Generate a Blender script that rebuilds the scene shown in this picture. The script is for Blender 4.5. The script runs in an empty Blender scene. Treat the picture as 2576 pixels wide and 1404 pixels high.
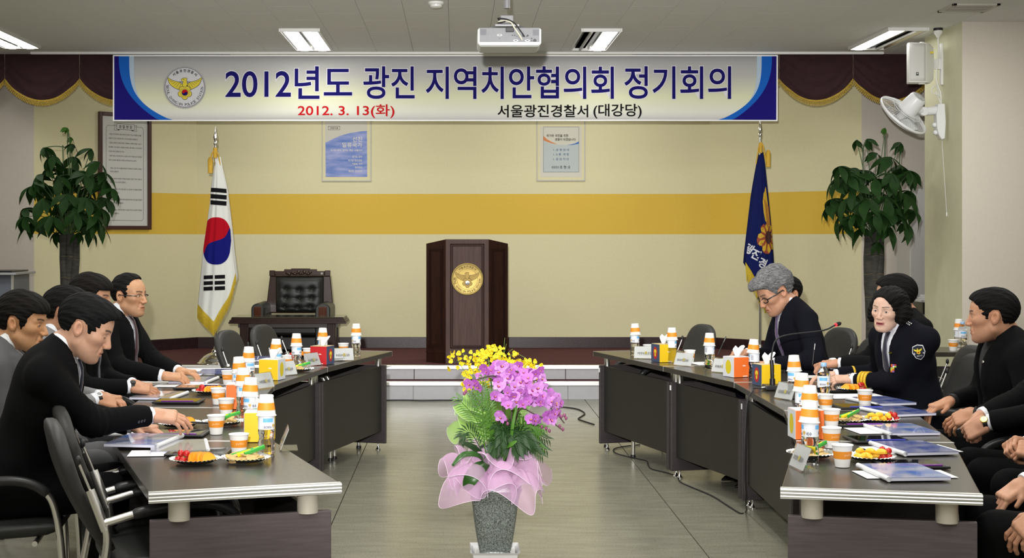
import bpy, bmesh, math, random
import numpy as np
from mathutils import Vector, Matrix, Euler

random.seed(7)
SC = bpy.context.scene
COL = SC.collection
PI = math.pi

# ------------------------------------------------------------------ camera
EYE = 1.55
FPX = 3600.0            # focal length in pixels of the 2576 x 1404 frame
CX, CY = 1150.0, 598.0  # where the straight-ahead direction meets the frame
cam = bpy.data.cameras.new('camera')
cam.sensor_width = 36.0
cam.lens = FPX / 2576 * 36
cam.shift_x = (1288 - CX) / 2576
cam.shift_y = -(702 - CY) / 2576
cam.clip_end = 100
camo = bpy.data.objects.new('camera', cam)
camo.location = (0, 0, EYE)
camo.rotation_euler = (PI / 2, 0, 0)
COL.objects.link(camo)
SC.camera = camo

# ------------------------------------------------------------------ light
SC.view_settings.view_transform = 'Standard'
SC.view_settings.look = 'None'
SC.view_settings.gamma = 1.0
SC.view_settings.use_curve_mapping = False
SC.view_settings.exposure = 0.0
w = bpy.data.worlds.new('world')
w.use_nodes = True
w.node_tree.nodes['Background'].inputs[0].default_value = (0.9, 0.92, 1, 1)
w.node_tree.nodes['Background'].inputs[1].default_value = 0.25
SC.world = w

CEIL = 3.38
FLASH_W = 3500.0
ROOM_W = 38.0


def add_light(name, kind, loc, energy, color=(1, 1, 1), **kw):
    l = bpy.data.lights.new(name, kind)
    l.energy = energy
    l.color = color
    for k, v in kw.items():
        setattr(l, k, v)
    o = bpy.data.objects.new(name, l)
    o.location = loc
    COL.objects.link(o)
    return o


# the photographer's flash, just above the lens
fl = add_light('camera_flash', 'SPOT', (-0.10, 0.02, EYE + 0.27), FLASH_W, (1.0, 0.985, 0.97),
               spot_size=math.radians(50), spot_blend=1.0, shadow_soft_size=0.035)
fl.rotation_euler = (math.radians(90 + 6.5), 0, math.radians(-3))
# the rows of fluorescent ceiling lamps over the rest of the hall
for yy in (10.4, 7.7, 5.0, 2.3, -0.4):
    for xx in (-4.15, -1.38, 1.27, 3.93):
        add_light('ceiling_row_light', 'AREA', (xx, yy, CEIL - 0.02), ROOM_W, (1.0, 0.985, 0.93),
                  shape='RECTANGLE', size=0.32, size_y=1.2)

# unseen fill lamps added behind the valance to brighten the upper stage wall
for xx in (-1.4, 1.3):
    add_light('stage_fill_light', 'AREA', (xx, 15.0, CEIL - 0.02), 18.0, (1.0, 0.985, 0.93), shape='RECTANGLE', size=1.2, size_y=0.32)

# ------------------------------------------------------------------ helpers


def T(px, py, z=0.72):
    """point of the horizontal plane z seen at this place of the photograph"""
    y = FPX * (EYE - z) / (py - CY)
    return Vector(((px - CX) / FPX * y, y, z))


def W(px, py, y):
    """point at distance y seen at this place of the photograph"""
    return Vector(((px - CX) / FPX * y, y, EYE - (py - CY) / FPX * y))


MATS = {}


def mat(name, col=(0.5, 0.5, 0.5), rough=0.6, metal=0.0, spec=0.5, noise=0.0, nscale=30.0, bump=0.0, bscale=200.0,
        col2=None, trans=0.0, alpha=1.0, emit=None, estr=0.0, stretch=None, sheen=0.0, coat=0.0, sss=0.0, ior=1.45, wave=None):
    if name in MATS:
        return MATS[name]
    m = bpy.data.materials.new(name)
    m.use_nodes = True
    nt = m.node_tree
    b = nt.nodes['Principled BSDF']
    c = (*col, 1)
    b.inputs['Base Color'].default_value = c
    b.inputs['Roughness'].default_value = rough
    b.inputs['Metallic'].default_value = metal
    b.inputs['Specular IOR Level'].default_value = spec
    b.inputs['IOR'].default_value = ior
    b.inputs['Transmission Weight'].default_value = trans
    b.inputs['Alpha'].default_value = alpha
    b.inputs['Sheen Weight'].default_value = sheen
    b.inputs['Coat Weight'].default_value = coat
    if sss:
        b.inputs['Subsurface Weight'].default_value = sss
        b.inputs['Subsurface Radius'].default_value = (0.02, 0.008, 0.004)
        b.inputs['Subsurface Scale'].default_value = 0.3
    if emit:
        b.inputs['Emission Color'].default_value = (*emit, 1)
        b.inputs['Emission Strength'].default_value = estr
    tc = nt.nodes.new('ShaderNodeTexCoord')
    mp = nt.nodes.new('ShaderNodeMapping')
    nt.links.new(tc.outputs['Object'], mp.inputs['Vector'])
    if stretch:
        mp.inputs['Scale'].default_value = stretch
    if noise or col2:
        n = nt.nodes.new('ShaderNodeTexNoise')
        n.inputs['Scale'].default_value = nscale
        n.inputs['Detail'].default_value = 5
        nt.links.new(mp.outputs[0], n.inputs['Vector'])
        r = nt.nodes.new('ShaderNodeValToRGB')
        c2 = col2 or tuple(max(0, x * (1 - noise)) for x in col)
        r.color_ramp.elements[0].position = 0.35
        r.color_ramp.elements[1].position = 0.65
        r.color_ramp.elements[0].color = (*c2, 1)
        r.color_ramp.elements[1].color = c
        nt.links.new(n.outputs['Fac'], r.inputs['Fac'])
        nt.links.new(r.outputs['Color'], b.inputs['Base Color'])
    if bump:
        n2 = nt.nodes.new('ShaderNodeTexNoise')
        n2.inputs['Scale'].default_value = bscale
        n2.inputs['Detail'].default_value = 3
        nt.links.new(mp.outputs[0], n2.inputs['Vector'])
        bp = nt.nodes.new('ShaderNodeBump')
        bp.inputs['Strength'].default_value = bump
        bp.inputs['Distance'].default_value = 0.003
        nt.links.new(n2.outputs['Fac'], bp.inputs['Height'])
        nt.links.new(bp.outputs['Normal'], b.inputs['Normal'])
    MATS[name] = m
    return m


class MB:
    """collects shapes, then links them as one mesh object"""

    def __init__(s):
        s.v, s.f, s.m = [], [], []

    def add(s, vs, fs, mi=0, M=None):
        o = len(s.v)
        for p in vs:
            p = Vector(p)
            s.v.append(M @ p if M is not None else p)
        for f in fs:
            s.f.append([i + o for i in f])
            s.m.append(mi)
        return s

    def box(s, c, d, mi=0, M=None, rz=0.0):
        x, y, z = (q / 2 for q in d)
        vs = [(a * x, b * y, e * z) for a in (-1, 1) for b in (-1, 1) for e in (-1, 1)]
        R = Matrix.Translation(c) @ Matrix.Rotation(rz, 4, 'Z')
        vs = [R @ Vector(p) for p in vs]
        return s.add(vs, [(0, 1, 3, 2), (4, 6, 7, 5), (0, 4, 5, 1), (2, 3, 7, 6), (0, 2, 6, 4), (1, 5, 7, 3)], mi, M)

    def prism(s, poly, z0, z1, mi=0, M=None):
        """poly: list of (x, y), extruded in z"""
        n = len(poly)
        vs = [(x, y, z0) for x, y in poly] + [(x, y, z1) for x, y in poly]
        a = sum(poly[i][0] * poly[(i + 1) % n][1] - poly[(i + 1) % n][0] * poly[i][1] for i in range(n))
        fs = [list(range(n))[::-1], list(range(n, 2 * n))]
        fs += [(i, (i + 1) % n, n + (i + 1) % n, n + i) for i in range(n)]
        if a < 0:
            fs = [list(f)[::-1] for f in fs]
        return s.add(vs, fs, mi, M)

    def lathe(s, prof, seg=24, mi=0, M=None, cap=True):
        """prof: list of (r, z)"""
        vs, fs = [], []
        for r, z in prof:
            for k in range(seg):
                a = 2 * PI * k / seg
                vs.append((r * math.cos(a), r * math.sin(a), z))
        for i in range(len(prof) - 1):
            for k in range(seg):
                k2 = (k + 1) % seg
                fs.append((i * seg + k, i * seg + k2, (i + 1) * seg + k2, (i + 1) * seg + k))
        if cap:
            fs.append(list(range(seg))[::-1])
            fs.append([(len(prof) - 1) * seg + k for k in range(seg)])
        return s.add(vs, fs, mi, M)

    def tube(s, pts, r, seg=10, mi=0, M=None, closed=False, flat=1.0):
        pts = [Vector(p) for p in pts]
        n = len(pts)
        rs = r if isinstance(r, (list, tuple)) else [r] * n
        vs, fs = [], []
        ref = None
        for i, p in enumerate(pts):
            a = pts[(i - 1) % n] if (closed or i > 0) else p
            b = pts[(i + 1) % n] if (closed or i < n - 1) else p
            t = (b - a).normalized()
            if ref is None:
                ref = Vector((0, 0, 1)) if abs(t.z) < 0.9 else Vector((1, 0, 0))
            u = (ref - t * ref.dot(t)).normalized()
            ref = u
            v = t.cross(u)
            for k in range(seg):
                a_ = 2 * PI * k / seg
                vs.append(p + u * (rs[i] * math.cos(a_)) + v * (rs[i] * flat * math.sin(a_)))
        m = n if closed else n - 1
        for i in range(m):
            j = (i + 1) % n
            for k in range(seg):
                k2 = (k + 1) % seg
                fs.append((i * seg + k, i * seg + k2, j * seg + k2, j * seg + k))
        if not closed:
            fs.append(list(range(seg))[::-1])
            fs.append([(n - 1) * seg + k for k in range(seg)])
        return s.add(vs, fs, mi, M)

    def cyl(s, a, b, r, r2=None, seg=16, mi=0, M=None):
        return s.tube([a, b], [r, r if r2 is None else r2], seg, mi, M)

    def ball(s, c, r, mi=0, M=None, su=14, sv=9):
        rx, ry, rz = r if isinstance(r, (tuple, list)) else (r, r, r)
        vs = [(c[0], c[1], c[2] - rz)]
        for j in range(1, sv):
            t = -PI / 2 + PI * j / sv
            for i in range(su):
                a = 2 * PI * i / su
                vs.append((c[0] + rx * math.cos(t) * math.cos(a), c[1] + ry * math.cos(t) * math.sin(a), c[2] + rz * math.sin(t)))
        vs.append((c[0], c[1], c[2] + rz))
        fs = [(0, 1 + (i + 1) % su, 1 + i) for i in range(su)]
        for j in range(sv - 2):
            for i in range(su):
                a, b = 1 + j * su + i, 1 + j * su + (i + 1) % su
                fs.append((a, b, b + su, a + su))
        L = len(vs) - 1
        fs += [(L, L - su + i, L - su + (i + 1) % su) for i in range(su)]
        return s.add(vs, fs, mi, M)

    def grid(s, P, mi=0, M=None, close_u=False):
        """P[i][j] points -> quads"""
        n, m = len(P), len(P[0])
        vs = [p for row in P for p in row]
        fs = []
        for i in range(n if close_u else n - 1):
            i2 = (i + 1) % n
            for j in range(m - 1):
                fs.append((i * m + j, i2 * m + j, i2 * m + j + 1, i * m + j + 1))
        return s.add(vs, fs, mi, M)

    def mesh(s, name, mats, smooth=None):
        me = bpy.data.meshes.new(name)
        me.from_pydata([tuple(p) for p in s.v], [], s.f)
        for m in (mats if isinstance(mats, (list, tuple)) else [mats]):
            me.materials.append(m)
        me.polygons.foreach_set('material_index', s.m)
        if smooth is not None:
            me.polygons.foreach_set('use_smooth', [True] * len(me.polygons))
            me.set_sharp_from_angle(angle=math.radians(smooth))
        me.update()
        return me

    def obj(s, name, mats, parent=None, smooth=None, bevel=0.0, solid=0.0, loc=None, subd=0, bseg=2):
        o = bpy.data.objects.new(name, s.mesh(name, mats, smooth))
        COL.objects.link(o)
        if parent is not None:
            o.parent = parent
        if loc is not None:
            o.location = loc
        if solid:
            d = o.modifiers.new('solid', 'SOLIDIFY')
            d.thickness = solid
            d.offset = 0
        if subd:
            d = o.modifiers.new('sub', 'SUBSURF')
            d.levels = subd
            d.render_levels = subd
        if bevel:
            d = o.modifiers.new('bevel', 'BEVEL')
            d.width = bevel
            d.segments = bseg
            d.limit_method = 'ANGLE'
        return o


def tag(o, label, cat, group=None, kind=None):
    o['label'] = label
    o['category'] = cat
    if group:
        o['group'] = group
    if kind:
        o['kind'] = kind
    return o


def thing(name, label, cat, loc=(0, 0, 0), rz=0.0, group=None):
    o = bpy.data.objects.new(name, None)
    o.empty_display_size = 0.05
    COL.objects.link(o)
    o.location = loc
    o.rotation_euler = (0, 0, rz)
    return tag(o, label, cat, group)


def struct(name, mb, m, label, cat='structure', parent=None, **kw):
    o = mb.obj(name, m, parent, **kw)
    if parent is None:
        o['kind'] = 'structure'
        o['label'] = label
        o['category'] = cat
    return o


def copy_tree(o, parent=None):
    c = o.copy()
    COL.objects.link(c)
    if parent is not None:
        c.parent = parent
    for ch in list(o.children):
        copy_tree(ch, c)
    return c


def text_mb(body, x0, x1, z0, z1, bold=0.0, mi=0, flip=False, y=0.0, mb=None, M=None):
    """lettering as flat faces in the x-z plane, fitted into the given rectangle"""
    c = bpy.data.curves.new('lettering', 'FONT')
    c.body = body
    c.offset = bold
    c.resolution_u = 5
    o = bpy.data.objects.new('lettering', c)
    me = bpy.data.meshes.new_from_object(o)
    vs = [v.co.copy() for v in me.vertices]
    fs = [list(p.vertices) for p in me.polygons]
    bpy.data.objects.remove(o)
    bpy.data.curves.remove(c)
    bpy.data.meshes.remove(me)
    mb = mb or MB()
    if not vs:
        return mb
    ax, bx = min(v.x for v in vs) + bold, max(v.x for v in vs) - bold
    ay, by = min(v.y for v in vs) + bold, max(v.y for v in vs) - bold
    sx, sy = (x1 - x0) / (bx - ax), (z1 - z0) / (by - ay)
    out = []
    for v in vs:
        x = x0 + (v.x - ax) * sx
        out.append((-x if flip else x, y, z0 + (v.y - ay) * sy))
    mb.add(out, fs, mi, M)
    return mb


def arc(c, r, a0, a1, n=8):
    return [(c[0] + r * math.cos(a0 + (a1 - a0) * i / n), c[1] + r * math.sin(a0 + (a1 - a0) * i / n)) for i in range(n + 1)]


def bez(p, n=12):
    """Catmull-Rom through the points"""
    p = [Vector(q) for q in p]
    P = [p[0] * 2 - p[1]] + p + [p[-1] * 2 - p[-2]]
    out = []
    for i in range(1, len(P) - 2):
        for k in range(n):
            t = k / n
            a, b, c, d = P[i - 1], P[i], P[i + 1], P[i + 2]
            out.append(0.5 * ((2 * b) + (c - a) * t + (2 * a - 5 * b + 4 * c - d) * t * t + (3 * b - a - 3 * c + d) * t ** 3))
    out.append(p[-1])
    return out


# ------------------------------------------------------------------ materials
mat('cream_wall', (0.69, 0.645, 0.41), 0.75, noise=0.03, nscale=40, bump=0.12, bscale=90)
mat('ochre_stripe', (0.69, 0.46, 0.055), 0.7, noise=0.03, nscale=40, bump=0.12, bscale=90)
mat('pale_wall', (0.62, 0.565, 0.49), 0.75, noise=0.03, nscale=40, bump=0.12, bscale=90)
mat('pillar_green', (0.66, 0.65, 0.46), 0.7, noise=0.05, nscale=9, bump=0.12, bscale=90)
mat('ceiling_tile', (0.80, 0.80, 0.775), 0.9, noise=0.08, nscale=160, bump=0.25, bscale=150, stretch=(1, 0.25, 1))
mat('joint_grey', (0.30, 0.30, 0.28), 0.9)
mat('dark_skirting', (0.035, 0.016, 0.018), 0.28, noise=0.3, nscale=40, bump=0.2, bscale=120)
mat('red_carpet', (0.105, 0.022, 0.026), 0.95, noise=0.45, nscale=120, bump=0.6, bscale=400)
mat('step_grey', (0.40, 0.40, 0.42), 0.35, noise=0.05, nscale=20)
mat('aluminium', (0.78, 0.78, 0.77), 0.32, 0.85)
mat('chrome', (0.86, 0.86, 0.86), 0.10, 1.0)
mat('satin_chrome', (0.80, 0.79, 0.76), 0.27, 1.0)
mat('table_dark', (0.042, 0.037, 0.029), 0.24, noise=0.25, nscale=18, stretch=(1, 8, 1), spec=0.55)
mat('panel_dark', (0.019, 0.017, 0.014), 0.45, noise=0.25, nscale=14, stretch=(6, 6, 1))
mat('panel_wood', (0.112, 0.090, 0.094), 0.5, col2=(0.086, 0.068, 0.071), nscale=7, stretch=(1.0, 1, 14), bump=0.05, bscale=60)
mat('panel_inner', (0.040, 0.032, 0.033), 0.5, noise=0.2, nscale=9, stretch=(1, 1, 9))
mat('moulding_dark', (0.022, 0.009, 0.007), 0.7, spec=0.1)
mat('post_beige', (0.60, 0.555, 0.47), 0.4, 0.25)
mat('white_plastic', (0.78, 0.78, 0.76), 0.35)
mat('black_plastic', (0.012, 0.012, 0.013), 0.35)
mat('black_rubber', (0.010, 0.010, 0.011), 0.6)
mat('black_leather', (0.016, 0.017, 0.016), 0.42, bump=0.2, bscale=180)
mat('mahogany', (0.034, 0.012, 0.008), 0.3, col2=(0.018, 0.007, 0.005), nscale=7, stretch=(8, 8, 0.8), spec=0.3)
mat('podium_face', (0.082, 0.043, 0.036), 0.5, col2=(0.058, 0.030, 0.026), nscale=6, stretch=(9, 9, 0.7), spec=0.25)
mat('white_paper', (0.72, 0.72, 0.74), 0.75)
mat('white_cup', (0.78, 0.77, 0.75), 0.55)
mat('orange_band', (0.78, 0.27, 0.02), 0.55)
mat('white_print', (0.9, 0.9, 0.9), 0.5)
mat('black_print', (0.008, 0.008, 0.008), 0.8, spec=0.1)
mat('navy_print', (0.010, 0.008, 0.125), 0.8, spec=0.1)
mat('red_print', (0.52, 0.008, 0.012), 0.8, spec=0.1)
# ================================================================== room shell
BX0, BX1, BY = -2.95, 2.86, 16.2      # straight part of the stage wall
LX, LY = -4.37, 14.78                 # end of the slanted wall at the left
RX, RY = 4.20, 14.86
STAGE = 0.30
SF = 14.0                             # front edge of the stage
PX, PY0, PY1 = 4.28, 12.13, 13.10     # pier at the right

# floor of large vinyl tiles
fb = MB().box((0.3, 7.0, -0.03), (19.0, 20.0, 0.04))
floor = struct('floor', fb, mat('floor_joint', (0.035, 0.035, 0.03), 0.7), 'grey green speckled vinyl floor with thin dark seams', 'floor')
fm = mat('floor_vinyl', (0.250, 0.242, 0.188), 0.26, col2=(0.200, 0.195, 0.152), nscale=10, bump=0.02, bscale=60, stretch=(0.35, 1.6, 1), spec=0.4)
nt = fm.node_tree  # fine dark speckle on the marbled vinyl
n = nt.nodes.new('ShaderNodeTexNoise'); n.inputs['Scale'].default_value = 130; n.inputs['Detail'].default_value = 2
tcn = nt.nodes.new('ShaderNodeTexCoord'); nt.links.new(tcn.outputs['Object'], n.inputs['Vector'])
r = nt.nodes.new('ShaderNodeValToRGB'); r.color_ramp.elements[0].position = 0.30; r.color_ramp.elements[0].color = (0.55, 0.55, 0.5, 1)
r.color_ramp.elements[1].position = 0.45
nt.links.new(n.outputs['Fac'], r.inputs['Fac'])
mx = nt.nodes.new('ShaderNodeMix'); mx.data_type = 'RGBA'; mx.blend_type = 'MULTIPLY'; mx.inputs[0].default_value = 1
bs = nt.nodes['Principled BSDF']; src = bs.inputs['Base Color'].links[0].from_socket
nt.links.new(src, mx.inputs[6]); nt.links.new(r.outputs['Color'], mx.inputs[7]); nt.links.new(mx.outputs[2], bs.inputs['Base Color'])
tile_me = None
TW, TD = 1.9, 0.75
for i in range(-4, 4):
    for j in range(0, 19):
        x, y = 1.22 + TW * (i + 0.5), 0.01 + TD * (j + 0.5)
        if tile_me is None:
            tile_me = MB().box((0, 0, -0.005), (TW - 0.006, TD - 0.003, 0.01)).mesh('floor_tile', fm)
        o = bpy.data.objects.new('floor_tile', tile_me)
        COL.objects.link(o)
        o.parent = floor
        o.location = (x, y, 0)


def wall_slab(name, a, b, z0, z1, m, label, th=0.10, side=1):
    """upright slab whose visible face runs from a to b (plan points); it thickens away from the camera"""
    a, b = Vector((*a, 0)), Vector((*b, 0))
    d = (b - a).normalized()
    n_ = Vector((-d.y, d.x, 0)) * side * th
    poly = [(a.x, a.y), (b.x, b.y), (b.x + n_.x, b.y + n_.y), (a.x + n_.x, a.y + n_.y)]
    return struct(name, MB().prism(poly, z0, z1), m, label, 'wall')


SZ0, SZ1 = 1.588, 2.045   # painted ochre stripe


def stripe_wall(name, a, b, label):
    a_, b_ = Vector((*a, 0)), Vector((*b, 0))
    d = (b_ - a_).normalized()
    n_ = Vector((-d.y, d.x, 0)) * 0.1
    poly = [(a_.x, a_.y), (b_.x, b_.y), (b_.x + n_.x, b_.y + n_.y), (a_.x + n_.x, a_.y + n_.y)]
    mb = MB()
    for z0, z1, mi in ((0, SZ0, 0), (SZ0, SZ1, 1), (SZ1, CEIL, 0)):
        mb.prism(poly, z0, z1, mi)
    return struct(name, mb, [MATS['cream_wall'], MATS['ochre_stripe']], label, 'wall')


stripe_wall('wall_back', (BX0, BY), (BX1, BY), 'cream back wall of the stage with a wide ochre stripe')
stripe_wall('wall_back_left', (LX, LY), (BX0, BY), 'slanted cream wall at left of the stage with ochre stripe')
stripe_wall('wall_back_right', (BX1, BY), (RX, RY), 'slanted cream wall at right of the stage with ochre stripe')
wall_slab('wall_left_end', (-9.2, LY), (LX, LY), 0, CEIL, MATS['pale_wall'], 'pale wall strip left of the stage behind the potted tree')
wall_slab('wall_right_end', (RX, RY), (9.2, RY), 0, CEIL, MATS['pale_wall'], 'pale wall strip right of the stage behind the potted tree')
pier = MB()
pier.prism([(PX, PY0), (9.2, PY0), (9.2, PY1), (PX, PY1)], 0, CEIL, 0)
po = struct('wall_right', pier, [MATS['pale_wall'], MATS['pillar_green']], 'pale projecting wall at right with a greenish side face', 'wall')
for p in po.data.polygons:
    if abs(p.normal.x) > 0.9:
        p.material_index = 1
wall_slab('wall_left', (-9.2, -3), (-9.2, LY), 0, CEIL, MATS['pale_wall'], 'pale side wall of the hall far left', side=1)
wall_slab('wall_right_side', (9.2, LY), (9.2, -3), 0, CEIL, MATS['pale_wall'], 'pale side wall of the hall far right', side=1)
wall_slab('wall_rear', (9.2, -3), (-9.2, -3), 0, CEIL, MATS['pale_wall'], 'pale rear wall of the hall behind the viewer')

# skirting on the stage
def skirting(name, a, b, label, z0=STAGE, z1=STAGE + 0.125):
    a, b = Vector((*a, 0)), Vector((*b, 0))
    d = (b - a).normalized()
    n_ = Vector((d.y, -d.x, 0)) * 0.025
    mb = MB().prism([(a.x, a.y), (b.x, b.y), (b.x + n_.x, b.y + n_.y), (a.x + n_.x, a.y + n_.y)], z0, z1)
    return struct(name, mb, MATS['dark_skirting'], label, 'baseboard', bevel=0.004)


skirting('baseboard_back', (BX0, BY), (BX1, BY), 'dark glossy skirting board along the back wall')
skirting('baseboard_left', (LX, LY), (BX0 + 0.01, BY), 'dark skirting board along the slanted wall at left')
skirting('baseboard_right', (BX1 - 0.01, BY), (RX, RY), 'dark skirting board along the slanted wall at right')

# ceiling: backing plus boards laid in staggered courses
cb = MB().box((0, 7.0, CEIL + 0.06), (18.6, 20.0, 0.08))
ceiling = struct('ceiling', cb, MATS['joint_grey'], 'grey textured ceiling of staggered acoustic boards', 'ceiling')
FIX = [(-4.145, 13.0), (-1.38, 13.15), (1.265, 13.15), (3.93, 13.09)]
ct_me = {}
CTW, CTD = 0.36, 0.72
for i in range(-16, 17):
    for j in range(-1, 6):
        x = 0.11 + i * CTW
        y0 = 10.6 + j * CTD + (CTD / 2 if i % 2 else 0)
        y1 = min(y0 + CTD, 14.28)
        y0 = max(y0, 10.6)
        if y1 - y0 < 0.05:
            continue
        k = round(y1 - y0, 3)
        if k not in ct_me:
            ct_me[k] = MB().box((0, 0, 0.01), (CTW - 0.0025, k - 0.0025, 0.02)).mesh('ceiling_tile', MATS['ceiling_tile'])
        o = bpy.data.objects.new('ceiling_tile', ct_me[k])
        COL.objects.link(o)
        o.parent = ceiling
        o.location = (x, (y0 + y1) / 2, CEIL)
cb2 = MB().box((0, 3.8, CEIL + 0.01), (18.4, 13.6, 0.02))
o = cb2.obj('ceiling_field', MATS['ceiling_tile'], ceiling)
o = MB().box((0, 15.6, CEIL + 0.01), (18.4, 2.6, 0.02)).obj('ceiling_field', MATS['ceiling_tile'], ceiling)
# white moulding where the ceiling meets the stage opening
struct('trim_1', MB().box((0, 14.10, CEIL - 0.012), (8.4, 0.05, 0.024)), MATS['white_plastic'], 'thin white moulding along the ceiling above the banner', 'trim', bevel=0.004)

# stage and steps
stage = MB().prism([(-8.9, SF), (8.9, SF), (8.9, 16.7), (-8.9, 16.7)], 0.0, STAGE - 0.002)
stage = struct('stage_platform', stage, mat('stage_core', (0.08, 0.03, 0.03), 0.9), 'low stage covered with dark red carpet', 'stage')
stage['kind'] = 'structure'
MB().box((0, 15.35, STAGE - 0.001), (17.6, 2.7, 0.006)).obj('carpet', MATS['red_carpet'], stage)
lower = struct('stage_step', MB().box((0, 13.855, 0.08), (17.6, 0.29, 0.16)), MATS['step_grey'], 'lower grey step in front of the stage', 'step')
MB().box((0, 13.855, 0.163), (17.6, 0.28, 0.006)).obj('tread_carpet', MATS['red_carpet'], lower)
for (own, y, z0, z1) in ((lower, 13.70, 0.0, 0.135), (stage, SF - 0.004, 0.166, 0.265)):
    xs = [-8.8, -6.0, -3.2, -0.42, 1.06, 2.55, 5.3, 8.8]
    for a, b in zip(xs, xs[1:]):
        MB().box(((a + b) / 2, y, (z0 + z1) / 2), (b - a - 0.006, 0.012, z1 - z0)).obj('riser_panel', MATS['step_grey'], own, bevel=0.002)
    nz = z1 + 0.018
    mb = MB().box((0, y - 0.006, nz), (17.6, 0.03, 0.036))
    mb.box((0, y + 0.02, nz + 0.017), (17.6, 0.05, 0.006))
    mb.obj('nosing', MATS['aluminium'], own, bevel=0.004)

# ------------------------------------------------------------------ ceiling lamps
lampw = mat('tube_light', (1, 1, 1), 0.5, emit=(1.0, 0.99, 0.93), estr=13.0)
refl = mat('lamp_reflector', (0.75, 0.75, 0.72), 0.18, 0.9)
tube_off = mat('tube_dark', (0.55, 0.55, 0.52), 0.35)
FL = ['far left ceiling lamp cut by the picture edge, both tubes lit', 'ceiling lamp above the banner emblem, both tubes lit',
      'ceiling lamp beside the projector with its inner tube dark', 'ceiling lamp beside the wall loudspeaker with one tube dark']
LIT = [(1, 1), (1, 1), (0, 1), (1, 0)]
for (x, y), lab, lit in zip(FIX, FL, LIT):
    t = thing('ceiling_lamp', lab, 'ceiling lamp', (x, y, CEIL), group='fluorescent ceiling lamps')
    mb = MB()
    wd, ln, h = 0.36, 1.28, 0.03
    for s in (-1, 1):
        mb.box((s * (wd / 2 - 0.008), 0, -h / 2), (0.016, ln, h))
        mb.box((0, s * (ln / 2 - 0.008), -h / 2), (wd - 0.033, 0.016, h))
    mb.obj('frame', MATS['white_plastic'], t, bevel=0.002)
    MB().box((0, 0, -0.003), (wd - 0.03, ln - 0.03, 0.006)).obj('housing', refl, t)
    for k, s in enumerate((-1, 1)):
        pr = [(-0.072, -0.026), (-0.05, -0.006), (0.05, -0.006), (0.072, -0.026)]
        mb = MB()
        mb.grid([[(s * 0.084 + a, yy, b) for yy in (-ln / 2 + 0.02, ln / 2 - 0.02)] for a, b in pr])
        mb.obj('reflector', refl, t)
        mb = MB().tube([(s * 0.084, -ln / 2 + 0.03, -0.022), (s * 0.084, ln / 2 - 0.03, -0.022)], 0.014, 12)
        if lit[k]:
            mb = MB().tube([(s * 0.084, -ln / 2 + 0.025, -0.020), (s * 0.084, ln / 2 - 0.025, -0.020)], 0.062, 12, flat=1.0)
            mb.v = [Vector((v.x, v.y, -0.020 + (v.z + 0.020) * 0.25)) for v in mb.v]
        mb.obj('fluorescent_tube', lampw if lit[k] else tube_off, t, smooth=50)

# ceiling vent, smoke detector
v = thing('ceiling_vent', 'square metal air vent in the ceiling above the right wall', 'vent', (4.06, 11.36, CEIL))
mb = MB()
for s in (-1, 1):
    mb.box((s * 0.17, 0, -0.008), (0.03, 0.37, 0.016)); mb.box((0, s * 0.17, -0.008), (0.37, 0.03, 0.016))
mb.obj('frame', mat('vent_beige', (0.5, 0.47, 0.4), 0.5), v, bevel=0.002)
for k in range(7):
    m_ = MB().box((0, 0, 0), (0.31, 0.028, 0.003), M=Matrix.Translation((0, -0.135 + k * 0.045, -0.008)) @ Matrix.Rotation(0.6, 4, 'X'))
    m_.obj('slat', MATS['vent_beige'], v)
sd = thing('smoke_detector', 'small white round smoke detector on the ceiling', 'detector', W(1097, 3, 11.12))
sd.location.z = CEIL
MB().lathe([(0.062, 0), (0.062, -0.014), (0.055, -0.02)], 28).obj('base', MATS['white_plastic'], sd, smooth=40)
MB().lathe([(0.048, -0.019), (0.046, -0.036), (0.034, -0.044), (0.0, -0.045)], 28, cap=False).obj('cover', MATS['white_plastic'], sd, smooth=40)

# ------------------------------------------------------------------ tables
SEG_L = [((-0.394, 4.84), (-1.0, 4.65)), ((-0.745, 5.83), (-1.41, 5.85)), ((-0.98, 6.98), (-1.61, 7.0)), ((-1.03, 8.05), (-1.67, 8.09)),
         ((-0.83, 9.17), (-1.46, 9.31)), ((-0.473, 10.45), (-1.09, 10.62))]
SEG_R = [((1.074, 4.743), (1.693, 4.618)), ((1.386, 5.85), (2.01, 5.79)), ((1.57, 6.87), (2.19, 6.9)), ((1.589, 8.21), (2.245, 8.25)),
         ((1.327, 9.22), (1.97, 9.38)), ((0.9925, 10.45), (1.61, 10.62))]
TOPZ, TT = 0.72, 0.033


def lerp(a, b, t):
    return a + (b - a) * t


ORD = ['at the near end', 'second from the near end', 'in the middle', 'fourth from the near end', 'at the far end']


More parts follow.
